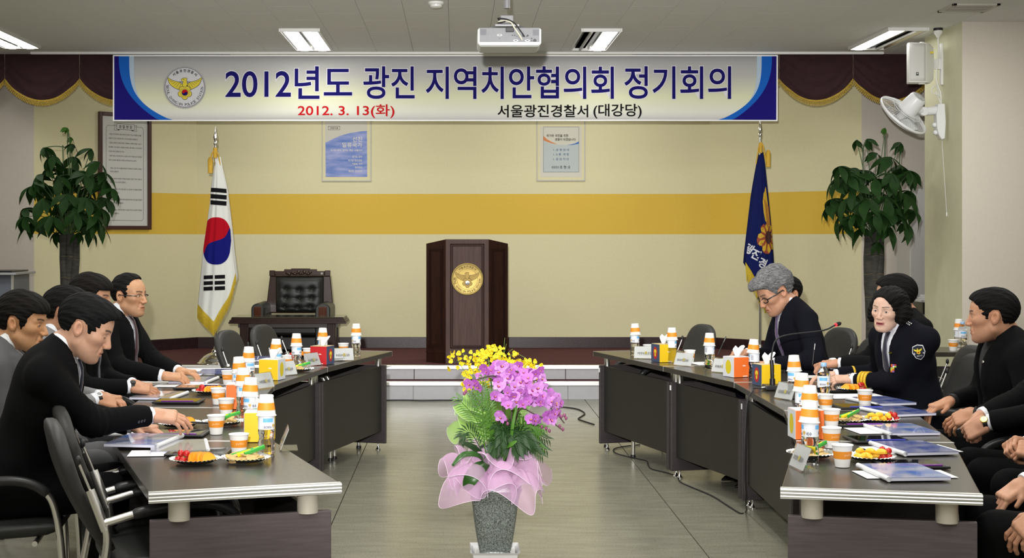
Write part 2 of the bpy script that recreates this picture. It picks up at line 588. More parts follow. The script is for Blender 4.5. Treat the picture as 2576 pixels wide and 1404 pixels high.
def table_unit(i, pts, side):
    (A, B), (C, D) = pts[i], pts[i + 1]
    A, B, C, D = (Vector((*p, 0)) for p in (A, B, C, D))
    ctr = (A + B + C + D) / 4
    nm = 'left' if side < 0 else 'right'
    t = thing('conference_table', 'dark conference table section %s of the %s row' % (ORD[i], nm), 'table', ctr, group='curved rows of conference tables')
    A, B, C, D = A - ctr, B - ctr, C - ctr, D - ctr
    g = 0.003
    Ay, By = A + (C - A).normalized() * g, B + (D - B).normalized() * g
    Cy, Dy = C - (C - A).normalized() * g, D - (D - B).normalized() * g
    poly = [(p.x, p.y) for p in (Ay, By, Dy, Cy)]
    MB().prism(poly, TOPZ - TT, TOPZ).obj('table_top', MATS['table_dark'], t, bevel=0.003)
    # aluminium edging along both short ends
    for P, Q, inn, near in ((Ay, By, (C - A), True), (Cy, Dy, (A - C), False)):
        d = (Q - P); L = d.length; d.normalize(); nrm = Vector((-d.y, d.x, 0))
        if nrm.dot(inn) > 0:
            nrm = -nrm
        M = Matrix(((d.x, nrm.x, 0, P.x), (d.y, nrm.y, 0, P.y), (0, 0, 1, 0), (0, 0, 0, 1)))
        mb = MB()
        if near and i == 0:
            mb.box((L / 2, 0.002, TOPZ - TT / 2), (L + 0.006, 0.004, TT + 0.004), M=M)
            for k in range(3):
                mb.tube([(-0.003, 0.005, TOPZ - 0.0055 - k * 0.011), (L + 0.003, 0.005, TOPZ - 0.0055 - k * 0.011)], 0.0048, 8, M=M)
            mb.box((L / 2, -0.008, TOPZ + 0.0008), (L + 0.004, 0.018, 0.0016), M=M)
        else:
            mb.box((L / 2, -0.004, TOPZ + 0.0004), (L, 0.010, 0.0016), M=M)
            mb.box((L / 2, 0.0008, TOPZ - TT / 2), (L, 0.0016, TT), M=M)
        mb.obj('edge_trim', MATS['aluminium'], t, smooth=40)
    # boards under the top
    ia, ib = lerp(A, B, 0.11), lerp(C, D, 0.11)
    dd = (ib - ia).normalized()
    ia2, ib2 = ia + dd * (0.10 if i == 0 else 0.02), ib - dd * 0.02
    nn = Vector((-dd.y, dd.x, 0)) * (0.018 * (1 if side < 0 else -1))
    MB().prism([(p.x, p.y) for p in (ia2, ib2, ib2 + nn, ia2 + nn)], 0.14, 0.615).obj('modesty_panel', MATS['panel_dark'], t, bevel=0.002)
    for (P, Q, R_, end) in ((A, B, C, 0), (C, D, A, 1)):
        off = (R_ - P).normalized() * (0.05 if (i == 0 and end == 0) else 0.016)
        p0, p1 = lerp(P, Q, 0.03 if (i == 0 and end == 0) else 0.06) + off, lerp(P, Q, 0.985 if (i == 0 and end == 0) else 0.93) + off
        d = (p1 - p0).normalized()
        n2 = off.normalized() * 0.026
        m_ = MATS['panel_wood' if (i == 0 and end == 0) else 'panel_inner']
        MB().prism([(p.x, p.y) for p in (p0, p1, p1 + n2, p0 + n2)], 0.05, 0.62).obj('end_panel', m_, t, bevel=0.003)
        for f in (0.155, 0.835):
            c = lerp(P, Q, f) + off * 1.0 + n2 * 0.5
            wdt = 0.036 if i == 0 and end == 0 else 0.022
            MB().lathe([(wdt, 0.615), (wdt, TOPZ - TT - 0.012), (wdt + 0.004, TOPZ - TT - 0.004), (wdt + 0.004, TOPZ - TT)], 20, M=Matrix.Translation(c)).obj(
                'post', MATS['post_beige'] if i == 0 and end == 0 else MATS['satin_chrome'], t, smooth=40)
            MB().lathe([(0.020, 0.0), (0.020, 0.008), (0.011, 0.018), (0.006, 0.03), (0.006, 0.052)], 16, M=Matrix.Translation(c)).obj('levelling_foot', MATS['chrome'], t, smooth=40)
        # small white asset sticker on the inner upright edge
        if (side > 0 and end == 1 and i >= 2):
            e = p0 - d * 0.0015
            mb = MB().box((0, 0, 0), (0.002, 0.020, 0.032))
            s_ = mb.obj('asset_sticker', MATS['white_print'], t)
            s_.location = (e.x + n2.x * 0.5, e.y + n2.y * 0.5, 0.585)
            s_.rotation_euler = (0, 0, math.atan2(d.y, d.x))
    return t


for i in range(5):
    table_unit(i, SEG_L, -1)
for i in range(5):
    table_unit(i, SEG_R, 1)
# ================================================================== things on the walls and ceiling
def strip_poly(mb, pts, wdt, y=0.0, mi=0, M=None):
    """thin flat line in the x-z plane"""
    for (a, b) in zip(pts, pts[1:]):
        dx, dz = b[0] - a[0], b[1] - a[1]
        L = math.hypot(dx, dz) or 1
        nx, nz = -dz / L * wdt / 2, dx / L * wdt / 2
        mb.add([(a[0] + nx, y, a[1] + nz), (a[0] - nx, y, a[1] - nz), (b[0] - nx, y, b[1] - nz), (b[0] + nx, y, b[1] + nz)], [(0, 1, 2, 3)], mi, M)


def flat_poly(mb, pts, y=0.0, mi=0, M=None):
    a = sum(pts[i][0] * pts[(i + 1) % len(pts)][1] - pts[(i + 1) % len(pts)][0] * pts[i][1] for i in range(len(pts)))
    if a < 0:
        pts = pts[::-1]
    mb.add([(x, y, z) for x, z in pts], [list(range(len(pts)))], mi, M)


def ring(mb, r0, r1, y=0.0, mi=0, n=56, c=(0, 0), M=None):
    vs, fs = [], []
    for k in range(n):
        a = 2 * PI * k / n
        for r_ in (r0, r1):
            vs.append((c[0] + r_ * math.cos(a), y, c[1] + r_ * math.sin(a)))
    for k in range(n):
        k2 = (k + 1) % n
        fs.append((2 * k, 2 * k2, 2 * k2 + 1, 2 * k + 1))
    mb.add(vs, fs, mi, M)


def disc_pts(c, r, n=40, a0=0, a1=2 * PI):
    return [(c[0] + r * math.cos(a0 + (a1 - a0) * k / n), c[1] + r * math.sin(a0 + (a1 - a0) * k / n)) for k in range(n + (0 if a1 - a0 >= 2 * PI - 1e-6 else 1))]


def U(x, y):   # emblem drawing units, traced in a 1404 px square
    return ((x - 690) / 575.0, (715 - y) / 575.0)


WING = [U(*p) for p in [(222, 445), (262, 478), (330, 518), (410, 548), (485, 562), (560, 585), (625, 640), (660, 720), (640, 775), (590, 790), (530, 775),
                        (505, 765), (470, 745), (440, 738), (410, 715), (372, 700), (345, 672), (322, 660), (300, 630), (278, 608), (268, 570), (250, 545), (248, 510), (232, 485)]]
HEAD = [U(*p) for p in [(598, 500), (625, 478), (655, 465), (715, 468), (752, 462), (738, 510), (748, 590), (775, 680), (770, 770), (620, 770), (618, 690),
                        (640, 620), (652, 555), (640, 540), (612, 540), (608, 520)]]


def taegeuk(mb, c, r, y, mr, mb_, M=None, n=20, rot=-0.55):
    up = disc_pts((0, 0), r, n, 0, PI) + [(x, z) for x, z in disc_pts((-r / 2, 0), r / 2, n, PI, 2 * PI)] + [(x, z) for x, z in disc_pts((r / 2, 0), r / 2, n, PI, 0)]
    ca, sa = math.cos(rot), math.sin(rot)
    R_ = lambda p: (c[0] + p[0] * ca - p[1] * sa, c[1] + p[0] * sa + p[1] * ca)
    flat_poly(mb, [R_(p) for p in disc_pts((0, 0), r, 40)], y, mb_, M)
    vs = [R_(p) for p in up]
    mb.add([(x, y - 0.0006, z) for x, z in vs], [list(range(len(vs)))], mr, M)


def flower(r_out, r_in, n=5, c=(0, 0), rot=PI / 2, k=12):
    pts = []
    for i in range(n * k):
        a = rot + 2 * PI * i / (n * k)
        u = (i % k) / k
        pts.append((c[0] + (r_in + (r_out - r_in) * (1 - abs(2 * u - 1) ** 2.2) * 1.0) * math.cos(a + PI / n * 0), c[1] + (r_in + (r_out - r_in) * (1 - abs(2 * u - 1) ** 2.2)) * math.sin(a)))
    return pts


def eagle(parent, R, y0, mats, dy=-0.0012, names=('eagle', 'flower_crest', 'taegeuk'), thick=0.0):
    """eagle emblem in the x-z plane, facing -y; mats: gold, line, red, blue"""
    S = lambda pts: [(x * R, z * R) for x, z in pts]
    mir = lambda pts: [(-x, z) for x, z in pts]
    mb = MB()
    for P in (WING, mir(WING), HEAD):
        cx = sum(p[0] for p in P) / len(P); cz = sum(p[1] for p in P) / len(P)
        big = []
        for i, p in enumerate(P):
            a, b = P[i - 1], P[(i + 1) % len(P)]
            dx, dz = b[0] - a[0], b[1] - a[1]
            L = math.hypot(dx, dz) or 1
            s = 0.022
            nx, nz = dz / L * s, -dx / L * s
            if nx * (p[0] - cx) + nz * (p[1] - cz) < 0:
                nx, nz = -nx, -nz
            big.append((p[0] + nx, p[1] + nz))
        flat_poly(mb, S(big), y0, 1)
        flat_poly(mb, S(P), y0 + dy, 0)
    strip_poly(mb, S([U(490, 570), U(893, 570)]), 0.035 * R, y0 + dy * 0.6, 1)
    for sgn in (1, -1):      # feather lines
        for k in range(6):
            a, b = U(330 + k * 55, 545 + k * 12), U(258 + k * 50, 520 + k * 48)
            strip_poly(mb, S([(sgn * a[0], a[1]), (sgn * b[0], b[1])]), 0.016 * R, y0 + dy * 1.6, 1)
    flat_poly(mb, S([U(625, 500), U(655, 490), U(690, 492), U(655, 505)]), y0 + dy * 1.7, 1)
    mb.obj(names[0], mats[:2], parent)
    mb = MB()
    c = U(695, 858)
    flat_poly(mb, S(flower(0.345, 0.25, 5, c)), y0 + dy * 2, 1)
    flat_poly(mb, S(flower(0.322, 0.232, 5, c)), y0 + dy * 2.8, 0)
    for k in range(20):
        a = PI / 2 + 2 * PI * k / 20
        strip_poly(mb, S([(c[0] + 0.16 * math.cos(a), c[1] + 0.16 * math.sin(a)), (c[0] + 0.26 * math.cos(a), c[1] + 0.26 * math.sin(a))]), 0.012 * R, y0 + dy * 3.2, 1)
    mb.obj(names[1], mats[:2], parent)
    mb = MB()
    flat_poly(mb, S(disc_pts(c, 0.15)), y0 + dy * 3.4, 2)
    taegeuk(mb, (c[0] * R, c[1] * R), 0.135 * R, y0 + dy * 4.2, 0, 1)
    mb.obj(names[2], [mats[2], mats[3], mats[1]], parent)


def arc_text(body, R, r, a_mid, span, h, y, M0=None, inward=False, bold=0.01):
    """characters along a circle; inward: read along the bottom"""
    mb = MB()
    n = len(body)
    for k, ch in enumerate(body):
        if ch == ' ':
            continue
        f = (k + 0.5) / n - 0.5
        a = a_mid + span * f if inward else a_mid - span * f
        rot = a + PI / 2 if inward else a - PI / 2
        M = Matrix.Translation((R * r * math.cos(a), 0, R * r * math.sin(a))) @ Matrix.Rotation(-rot, 4, 'Y')
        wd = h * (0.95 if ord(ch) > 1000 else (0.25 if ch in 'IJ' else 0.72))
        text_mb(ch, -wd * R / 2, wd * R / 2, -h * R / 2, h * R / 2, bold, 0, y=y, mb=mb, M=M)
    return mb


def frame_of(name_mb, w_, h_, t, d):
    mb = name_mb
    for s in (-1, 1):
        mb.box((s * (w_ / 2 - t / 2), -d / 2, 0), (t, d, h_))
        mb.box((0, -d / 2, s * (h_ / 2 - t / 2)), (w_ - 2 * t, d, t))
    return mb


# ------------------------------------------------------------------ valance (swagged stage curtain)
vel = mat('burgundy_velvet', (0.032, 0.006, 0.010), 0.85, noise=0.3, nscale=20, sheen=0.15)
gold_fr = mat('gold_fringe', (0.50, 0.33, 0.035), 0.7, noise=0.35, nscale=150)
YV = 14.26


def vx(px):
    return (px - CX) / FPX * YV


cusp_l = [-180, 12, 200, 390, 580, 770, 960]
cusp_r = [1210, 1400, 1590, 1775, 1960, 2146, 2335]
cusps = cusp_l + cusp_r
for k, (a, b) in enumerate(zip(cusps, cusps[1:])):
    if 560 < (a + b) / 2 < 1650:     # wholly hidden by the banner
        continue
    xa, xb = vx(a), vx(b)
    seen = {(-180, 12): 'cut off by the picture edge at far left', (12, 200): 'at left above the potted tree', (200, 390): 'half hidden by the left end of the banner',
            (390, 580): 'behind the banner emblem', (1590, 1775): 'behind the right part of the banner', (1775, 1960): 'hidden behind the right end of the banner', (1960, 2146): 'just right of the banner',
            (2146, 2335): 'beside the wall loudspeaker'}.get((a, b), 'behind the banner')
    t = thing('valance_swag', 'burgundy velvet valance swag with gold fringe ' + seen, 'valance', ((xa + xb) / 2, YV, CEIL), group='swags of the stage valance')
    hw = (xb - xa) / 2
    top_y = 0.0
    NU, NV = 28, 22
    P = []

    def bottom(u):        # u -1..1
        return -(0.255 + 0.215 * (1 - abs(u) ** 2.0) ** 0.9)
    for i in range(NU + 1):
        u = -1 + 2 * i / NU
        col = []
        for j in range(NV + 1):
            v_ = j / NV
            z = bottom(u) * v_
            fold = math.sin((v_ * 6.3 + 1.1 * abs(u) ** 2 * 2.2) * PI)
            yy = -0.03 * math.sin(PI * min(1, v_ * 1.05)) * (1 - u * u) + 0.013 * fold * (0.3 + v_) * (1 - 0.4 * u * u)
            col.append((u * (hw - 0.002), yy, z))
        P.append(col)
    MB().grid(P).obj('drape', vel, t, smooth=60)
    mb = MB()
    nf = 46
    Q = []
    for i in range(nf * 2 + 1):
        u = -1 + i / nf
        yy = 0.013 * math.sin((6.3 + 1.1 * u * u * 2.2) * PI) - 0.012
        ww = 0.030
        Q.append([(u * (hw - 0.002), yy, bottom(u) + 0.012), (u * (hw - 0.002), yy - 0.004, bottom(u) - 0.012 * 0.5)])
    mb.grid(Q)
    for i in range(nf):
        u = -1 + (i + 0.5) * 2 / nf
        yy = -0.018
        L = 0.050
        x = u * (hw - 0.002)
        z = bottom(u)
        for s in (-1, 1):
            mb.tube([(x, yy, z), (x + s * 0.007, yy - 0.004, z - L * 0.5), (x, yy, z - L)], 0.0024, 5)
    mb.obj('fringe', gold_fr, t, solid=0.002)

# ------------------------------------------------------------------ banner
YB = 14.12
bx0, bx1 = (285 - CX) / FPX * YB, (1956 - CX) / FPX * YB
bz0, bz1 = EYE - (304 - CY) / FPX * YB, EYE - (139 - CY) / FPX * YB
bw, bh = bx1 - bx0, bz1 - bz0
ban = thing('banner', 'long printed fabric banner with blue Korean lettering and eagle emblem', 'banner', (bx0, YB, bz0))


def bp(px, py):        # photo pixel -> banner plane (local x, z)
    return ((px - 285) / 1671.0 * bw, (304 - py) / 165.0 * bh)


def by(x, z):
    return 0.012 * math.sin(x * 2.1 + 0.4) * (1 - z / bh) + 0.004 * math.sin(x * 7)


bm_ = bpy.data.materials.new('banner_print')
bm_.use_nodes = True
nt = bm_.node_tree
b_ = nt.nodes['Principled BSDF']
b_.inputs['Roughness'].default_value = 0.85; b_.inputs['Specular IOR Level'].default_value = 0.1
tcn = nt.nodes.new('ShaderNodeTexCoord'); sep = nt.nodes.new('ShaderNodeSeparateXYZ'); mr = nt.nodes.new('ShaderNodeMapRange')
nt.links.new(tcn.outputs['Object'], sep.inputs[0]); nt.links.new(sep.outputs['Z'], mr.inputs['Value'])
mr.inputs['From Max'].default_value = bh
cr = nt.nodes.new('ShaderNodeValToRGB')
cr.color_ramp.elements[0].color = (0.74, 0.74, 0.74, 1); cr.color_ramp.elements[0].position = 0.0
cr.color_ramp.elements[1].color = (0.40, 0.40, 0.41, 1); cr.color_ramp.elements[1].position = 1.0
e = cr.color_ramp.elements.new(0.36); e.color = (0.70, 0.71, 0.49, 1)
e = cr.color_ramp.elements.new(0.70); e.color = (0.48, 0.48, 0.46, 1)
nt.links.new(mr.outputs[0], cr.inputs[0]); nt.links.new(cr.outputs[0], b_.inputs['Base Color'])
NB = 80
P = [[(bw * i / NB, by(bw * i / NB, bh * j / 6), bh * j / 6) for j in range(7)] for i in range(NB + 1)]
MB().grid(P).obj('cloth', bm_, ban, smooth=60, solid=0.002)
mb = MB()
for z0, z1 in ((-0.002, 0.010), (bh - 0.010, bh + 0.002)):
    mb.grid([[(bw * i / NB, by(bw * i / NB, z) - 0.003, z) for z in (z0, z1)] for i in range(NB + 1)])
for x0_, x1_ in ((-0.004, 0.010), (bw - 0.010, bw + 0.004)):
    mb.grid([[(x, by(x, bh * j / 6) - 0.003, bh * j / 6) for j in range(7)] for x in (x0_, x1_)])
mb.obj('hem', MATS['white_print'], ban)


def conform(mb, dy):
    mb.v = [Vector((v.x, by(v.x, v.z) + dy + v.y, v.z)) for v in mb.v]
    return mb


def corner(sgn, spec, m, dy, nm):
    mb = MB()
    top, bot, p = spec
    rows = []
    for j in range(25):
        f = j / 24
        xx = top + (bot - top) * f ** p
        z = bh * (1 - f)
        z = min(max(z, 0.010), bh - 0.010)
        x = xx / 1671.0 * bw
        if sgn > 0:
            rows.append([(0.010 + (x - 0.010) * q / 4, 0, z) for q in range(5)])
        else:
            rows.append([(bw - 0.010 - (x - 0.010) * q / 4, 0, z) for q in range(5)])
    mb.grid(rows)
    conform(mb, dy)
    mb.obj(nm, m, ban)


lb, mbl, nv = mat('pale_blue_print', (0.45, 0.56, 0.68), 0.8, spec=0.1), mat('blue_print', (0.012, 0.12, 0.52), 0.8, spec=0.1), mat('deep_navy_print', (0.013, 0.008, 0.17), 0.8, spec=0.1)
for sgn in (1, -1):
    corner(sgn, (52, 150, 4.5), lb, -0.004, 'corner_band')
    corner(sgn, (40, 150, 3.6), mbl, -0.005, 'corner_band')
    corner(sgn, (14, 116, 2.6), nv, -0.006, 'corner_band')


def ban_text(body, px0, px1, py0, py1, m, bold, halo=None, mh=None):
    x0, z1 = bp(px0, py0)
    x1, z0 = bp(px1, py1)
    if halo:
        conform(text_mb(body, x0, x1, z0, z1, halo), -0.0045).obj('lettering_halo', mh, ban)
    conform(text_mb(body, x0, x1, z0, z1, bold), -0.006).obj('lettering', m, ban)


halo_m = mat('halo_print', (0.72, 0.70, 0.76), 0.6)
for body, a, b in (('2012년도', 568, 885), ('광진', 915, 1042), ('지역치안협의회', 1072, 1543), ('정기회의', 1571, 1838)):
    ban_text(body, a, b, 168, 248, MATS['navy_print'], 0.013, 0.034, halo_m)
ban_text('2012. 3. 13(화)', 750, 992, 263, 297, MATS['red_print'], 0.012)
ban_text('서울광진경찰서', 1252, 1479, 264, 295, MATS['black_print'], 0.014)
ban_text('(대강당)', 1493, 1613, 262, 298, MATS['black_print'], 0.014)
em = bpy.data.objects.new('emblem', None); COL.objects.link(em); em.parent = ban
ex, ez = bp(465, 220)
em.location = (ex, -0.006 + by(ex, ez), ez)
ER = 53 / FPX * YB
gold_p, line_p = mat('gold_print', (0.72, 0.58, 0.03), 0.6), mat('line_print', (0.03, 0.025, 0.03), 0.6)
mb = MB()
flat_poly(mb, disc_pts((0, 0), ER, 64), 0, 0)
ring(mb, ER * 0.955, ER, -0.0012, 1); ring(mb, ER * 0.925, ER * 0.945, -0.0012, 2)
for k in range(90):
    a = 2 * PI * k / 90
    if 0.12 < a < 0.6 or 2.5 < a < 3.0:
        continue
    flat_poly(mb, disc_pts((ER * 0.69 * math.cos(a), ER * 0.69 * math.sin(a)), ER * 0.008, 6), -0.001, 1)
mb.obj('emblem_disc', [mat('emblem_grey', (0.62, 0.62, 0.65), 0.6), mat('emblem_ring', (0.36, 0.36, 0.37), 0.6), line_p], em)
eagle(em, ER, -0.0016, [gold_p, line_p, MATS['red_print'], MATS['navy_print']])
arc_text('서울광진경찰서', ER, 0.80, PI / 2, 1.62, 0.135, -0.0016, bold=0.03).obj('emblem_lettering', line_p, em)
arc_text('SEOUL GWANGJIN POLICE STATION', ER, 0.82, -PI / 2 - 0.06, 3.32, 0.12, -0.0016, inward=True).obj('emblem_lettering', line_p, em)

# ------------------------------------------------------------------ posters on the back wall
glassm = mat('poster_cover', (0.9, 0.9, 0.9), 0.08, alpha=0.06)
thin_al = mat('frame_silver', (0.50, 0.51, 0.53), 0.5, 0.2)


def wp(px, py, y=BY):
    return ((px - CX) / FPX * y, EYE - (py - CY) / FPX * y)


def poster(px0, px1, py0, py1, label, name='wall_poster'):
    x0, z1 = wp(px0, py0); x1, z0 = wp(px1, py1)
    t = thing(name, label, 'poster', ((x0 + x1) / 2, BY - 0.001, (z0 + z1) / 2))
    w_, h_ = x1 - x0, z1 - z0
    frame_of(MB(), w_, h_, 0.008, 0.016).obj('frame', thin_al, t, bevel=0.002)
    return t, w_, h_


PT = 290
t, w_, h_ = poster(810, 934, PT, 456, 'framed blue wave poster with white Korean text left of the podium')
MB().box((0, -0.004, 0), (w_ - 0.02, 0.006, h_ - 0.02)).obj('backing', MATS['cream_wall'], t)


def lp(px, py, x0=810, x1=934, y0=PT, y1=456, w_=w_, h_=h_):
    return ((px - x0) / (x1 - x0) * w_ - w_ / 2, h_ / 2 - (py - y0) / (y1 - y0) * h_)


mb = MB()
a = lp(818, 300); c = lp(924, 446)
flat_poly(mb, [(a[0], a[1]), (c[0], a[1]), (c[0], c[1]), (a[0], c[1])], -0.0078, 0)
mb.obj('print_sheet', mat('poster_grey', (0.56, 0.54, 0.47), 0.6), t)
mb = MB()
pts = [lp(819, 359), lp(835, 351), lp(855, 342), lp(880, 335), lp(905, 331), lp(923, 329.5), lp(924, 445), lp(820, 445)]
flat_poly(mb, pts, -0.0086, 0)
wv = mat('wave_print', (0.30, 0.34, 0.62), 0.5, col2=(0.07, 0.16, 0.48), nscale=3.2, stretch=(1.2, 1, 5.5))
mb.obj('wave_picture', wv, t)
mb = MB()
lines = [('선진', 887, 911, 344, 356), ('일류국가', 861, 911, 359, 371), ('활기찬 정부 · 섬기는 경제 · 능동복지', 832, 911, 376, 381)]
lines += [('섬기는 정부', 886, 911, 392, 397), ('활기찬 시장경제', 876, 911, 401, 407), ('능동적 복지', 886, 911, 410, 415), ('인재대국', 893, 911, 419, 424), ('성숙한 세계국가', 877, 911, 428, 434)]
for k_, (body, a, b, c, d) in enumerate(lines):
    if k_ > 1:
        body = ''.join(q if ord(q) < 1000 or q in '서울광진경찰대강당년도지역치안협의회정기국가와민을위한이공명소통화합감조현오선일류는섬' else '서울광진경찰대강당년도지역치안협의회정기'[ord(q) % 20] for q in body)
    q0, q1 = lp(a, d), lp(b, c)
    text_mb(body, q0[0], q1[0], q0[1], q1[1], 0.01, 0, y=-0.0094).obj('lettering', mat('cream_print', (0.70, 0.66, 0.60), 0.6), t)
mb = MB()
q0, q1 = lp(830, 325), lp(851, 320)
text_mb('국정지표', q0[0], q1[0], q0[1], q1[1], 0.01, 0, y=-0.0094).obj('lettering', MATS['black_print'], t)
q0, q1 = lp(826, 327), lp(855, 317.5)
strip_poly(mb, [q0, (q1[0], q0[1]), q1, (q0[0], q1[1]), q0], 0.003, -0.009)
mb.obj('text_frame', MATS['black_print'], t)

t, w2, h2 = poster(1350, 1472, PT, 455, 'framed poster with orange and blue swoosh right of the podium')


def lq(px, py):
    return lp(px, py, 1350, 1472, PT, 455, w2, h2)


MB().box((0, -0.004, 0), (w2 - 0.02, 0.006, h2 - 0.02)).obj('backing', MATS['cream_wall'], t)
mb = MB()
a, c = lq(1359, 318), lq(1463, 446)
flat_poly(mb, [(a[0], a[1]), (c[0], a[1]), (c[0], c[1]), (a[0], c[1])], -0.0078)
mb.obj('print_sheet', mat('poster_ivory', (0.60, 0.585, 0.50), 0.6), t)
mb = MB()
top = [lq(1367, 353), lq(1380, 360), lq(1400, 364.5), lq(1425, 365), lq(1445, 362), lq(1456, 358)]
flat_poly(mb, top + [lq(1456, 433), lq(1366, 433)], -0.0086, 0)
mb.obj('pale_blue_field', mat('poster_blue', (0.46, 0.52, 0.52), 0.6), t)
mb = MB()
flat_poly(mb, [lq(1367, 342), lq(1375, 350), lq(1386, 356.5), lq(1403, 363.5), lq(1385, 360), lq(1374, 356), lq(1367, 353)], -0.0092, 0)
flat_poly(mb, [lq(1456, 356), lq(1446, 361), lq(1436, 363.5), lq(1425, 365), lq(1440, 365), lq(1456, 362)], -0.0092, 1)
mb.obj('swoosh', [mat('orange_print', (0.62, 0.20, 0.06), 0.6), mat('mid_blue_print', (0.06, 0.16, 0.48), 0.6)], t)
mb = MB()
for body, a, b, c, d, bo in (('국가와 국민을 위한', 1374.5, 1429.5, 338, 345, 0.012), ('경찰이 되겠습니다', 1396, 1448, 347.5, 354.5, 0.012), ('경찰청장', 1387, 1406, 418, 424, 0.005), ('조 현 오', 1408, 1434.5, 417, 424.5, 0.012)):
    q0, q1 = lq(a, d), lq(b, c)
    text_mb(body, q0[0], q1[0], q0[1], q1[1], bo, 0, y=-0.0096).obj('lettering', MATS['black_print'], t)
q0, q1 = lq(1367, 433), lq(1456, 319.5)
strip_poly(mb, [q0, (q1[0], q0[1]), q1, (q0[0], q1[1]), q0], 0.0025, -0.0094)
mb.obj('border_line', MATS['black_print'], t)
for body, c, d in (('1. 공 명 정 대', 374.5, 380), ('1. 소 통 · 화 합', 385.5, 391.5), ('1. 공 감 치 안', 397.5, 403.5)):
    q0, q1 = lq(1392, d), lq(1431, c)
    text_mb(body, q0[0], q1[0], q0[1], q1[1], 0.012, 0, y=-0.0096).obj('lettering', mat('blue_text', (0.05, 0.10, 0.24), 0.6), t)

# ------------------------------------------------------------------ framed charter on the slanted wall
ta, tb = 0.435, 0.897
cx_, cy_ = BX0 - (ta + tb) / 2, BY - (ta + tb) / 2
FW, FH = (tb - ta) * math.sqrt(2), 1.262
ch = thing('framed_charter', 'tall brown framed charter with columns of Korean text behind the left potted tree', 'picture frame', (cx_ + 0.004, cy_ - 0.004, (1.638 + 2.90) / 2), PI / 4)
frame_of(MB(), FW, FH, 0.042, 0.035).obj('frame', mat('brown_frame', (0.06, 0.022, 0.018), 0.35), ch, bevel=0.006)
MB().box((0, -0.006, 0), (FW - 0.07, 0.010, FH - 0.07)).obj('sheet', mat('charter_paper', (0.58, 0.58, 0.56), 0.5), ch)
mb = MB()


def cp(u, v):   # zoom drawing coordinates of the charter
    return ((u - 352) / 292.0 * FW / 2, (697 - v) / 655.0 * FH / 2)


bd = [cp(160, 190), cp(545, 190), cp(560, 220), cp(560, 1225), cp(545, 1250), cp(160, 1250), cp(145, 1225), cp(145, 220), cp(160, 190)]
strip_poly(mb, bd, 0.003, -0.0125)
flat_poly(mb, [cp(262, 165), cp(458, 165), cp(458, 228), cp(262, 228)], -0.0128, 1)
strip_poly(mb, [cp(262, 165), cp(458, 165), cp(458, 228), cp(262, 228), cp(262, 165)], 0.004, -0.0132)
for s in ((232, 262), (488, 458)):
    strip_poly(mb, [cp(s[1], 175), cp(s[0], 175), cp((s[0] * 2 + s[1]) / 3, 205), cp(s[0], 238), cp(s[1] + (25 if s[1] < 300 else -25), 238)], 0.003, -0.0132)
    flat_poly(mb, [cp(s[1], 228), cp(s[1] + (28 if s[1] < 300 else -28), 228), cp(s[1] + (28 if s[1] < 300 else -28), 240)], -0.013, 0)
q0, q1 = cp(285, 215), cp(432, 178)
text_mb('경 찰 헌 장', q0[0], q1[0], q0[1], q1[1], 0.02, 0, y=-0.0135, mb=mb)
rows = [('우리는 조국 광복과 함께 태어나 나라와 겨레를 위하여 충성을', 180, 535, 285), ('다하며 오늘의 자유민주사회를 지켜 온 대한민국경찰이다.', 172, 500, 332), ('우리는 개인의 자유와 권리를 보호하고 사회의 안녕과 질서를', 180, 538, 382),
        ('유지하여, 모든 국민이 편안하고 행복한 삶을 누릴 수 있도록 해야', 172, 540, 430), ('할 영예로운 책임을 지고 있다.', 172, 345, 478), ('이에 우리는 맡은 바 임무를 충실히 수행할 것을 굳게 다짐하며', 182, 540, 528), ('우리가 나아갈 길을 밝혀 스스로 마음에 새기고자 한다.', 172, 482, 575),
        ('우리는 모든 사람의 인격을 존중하고 누구에게나 따뜻하게 봉사하는', 190, 540, 665), ('친절한 경찰이다.', 190, 285, 703), ('우리는 정의의 이름으로 진실을 추구하며 어떠한 불의나 불법과도', 190, 543, 782), ('타협하지 않는 의로운 경찰이다.', 190, 365, 822),
        ('우리는 국민의 신뢰를 바탕으로 오직 양심에 따라 법을 집행하는', 190, 545, 900), ('공정한 경찰이다.', 190, 290, 940), ('우리는 건전한 상식 위에 전문지식을 갈고 닦아 맡은 일을 성실하게', 190, 543, 1015), ('수행하는 근면한 경찰이다.', 190, 338, 1055), ('우리는 화합과 단결 속에 항상 규율을 지키며, 검소하게 생활하는', 190, 545, 1132), ('깨끗한 경찰이다.', 190, 290, 1172)]
POOL = '서울광진경찰서대강당년도지역치안협의회정기회의국가와민을위한이되겠습니다공명소통화합감조현오선일류는'
for body, a, b, v in rows:
    body = ''.join(q if ord(q) < 1000 or q in POOL else POOL[ord(q) % len(POOL)] for q in body)   # far below legible size in the photograph
    q0, q1 = cp(a, v + 9), cp(b, v - 9)
    text_mb(body, q0[0], q1[0], q0[1], q1[1], 0.006, 0, y=-0.0125).obj('lettering', mat('charter_ink', (0.05, 0.05, 0.05), 0.7), ch)
mb.obj('border_print', [mat('charter_ink', (0.05, 0.05, 0.05), 0.7), MATS['charter_paper']], ch)

# ------------------------------------------------------------------ projector
pj = thing('projector', 'white ceiling projector hanging on a grey pole with its rear ports facing', 'projector', W(1281, 100, 8.9))
s_ = FPX / 8.9
body_m = mat('projector_white', (0.55, 0.56, 0.55), 0.45)
grey_m = mat('projector_grey', (0.19, 0.193, 0.205), 0.45, noise=0.06, nscale=60)


def pl(zx, zy):      # zoom drawing coordinates -> local x, z
    px, py = 1160 + zx * 0.11394, zy * 0.11394
    return ((px - 1281) / s_, -(py - 100) / s_)


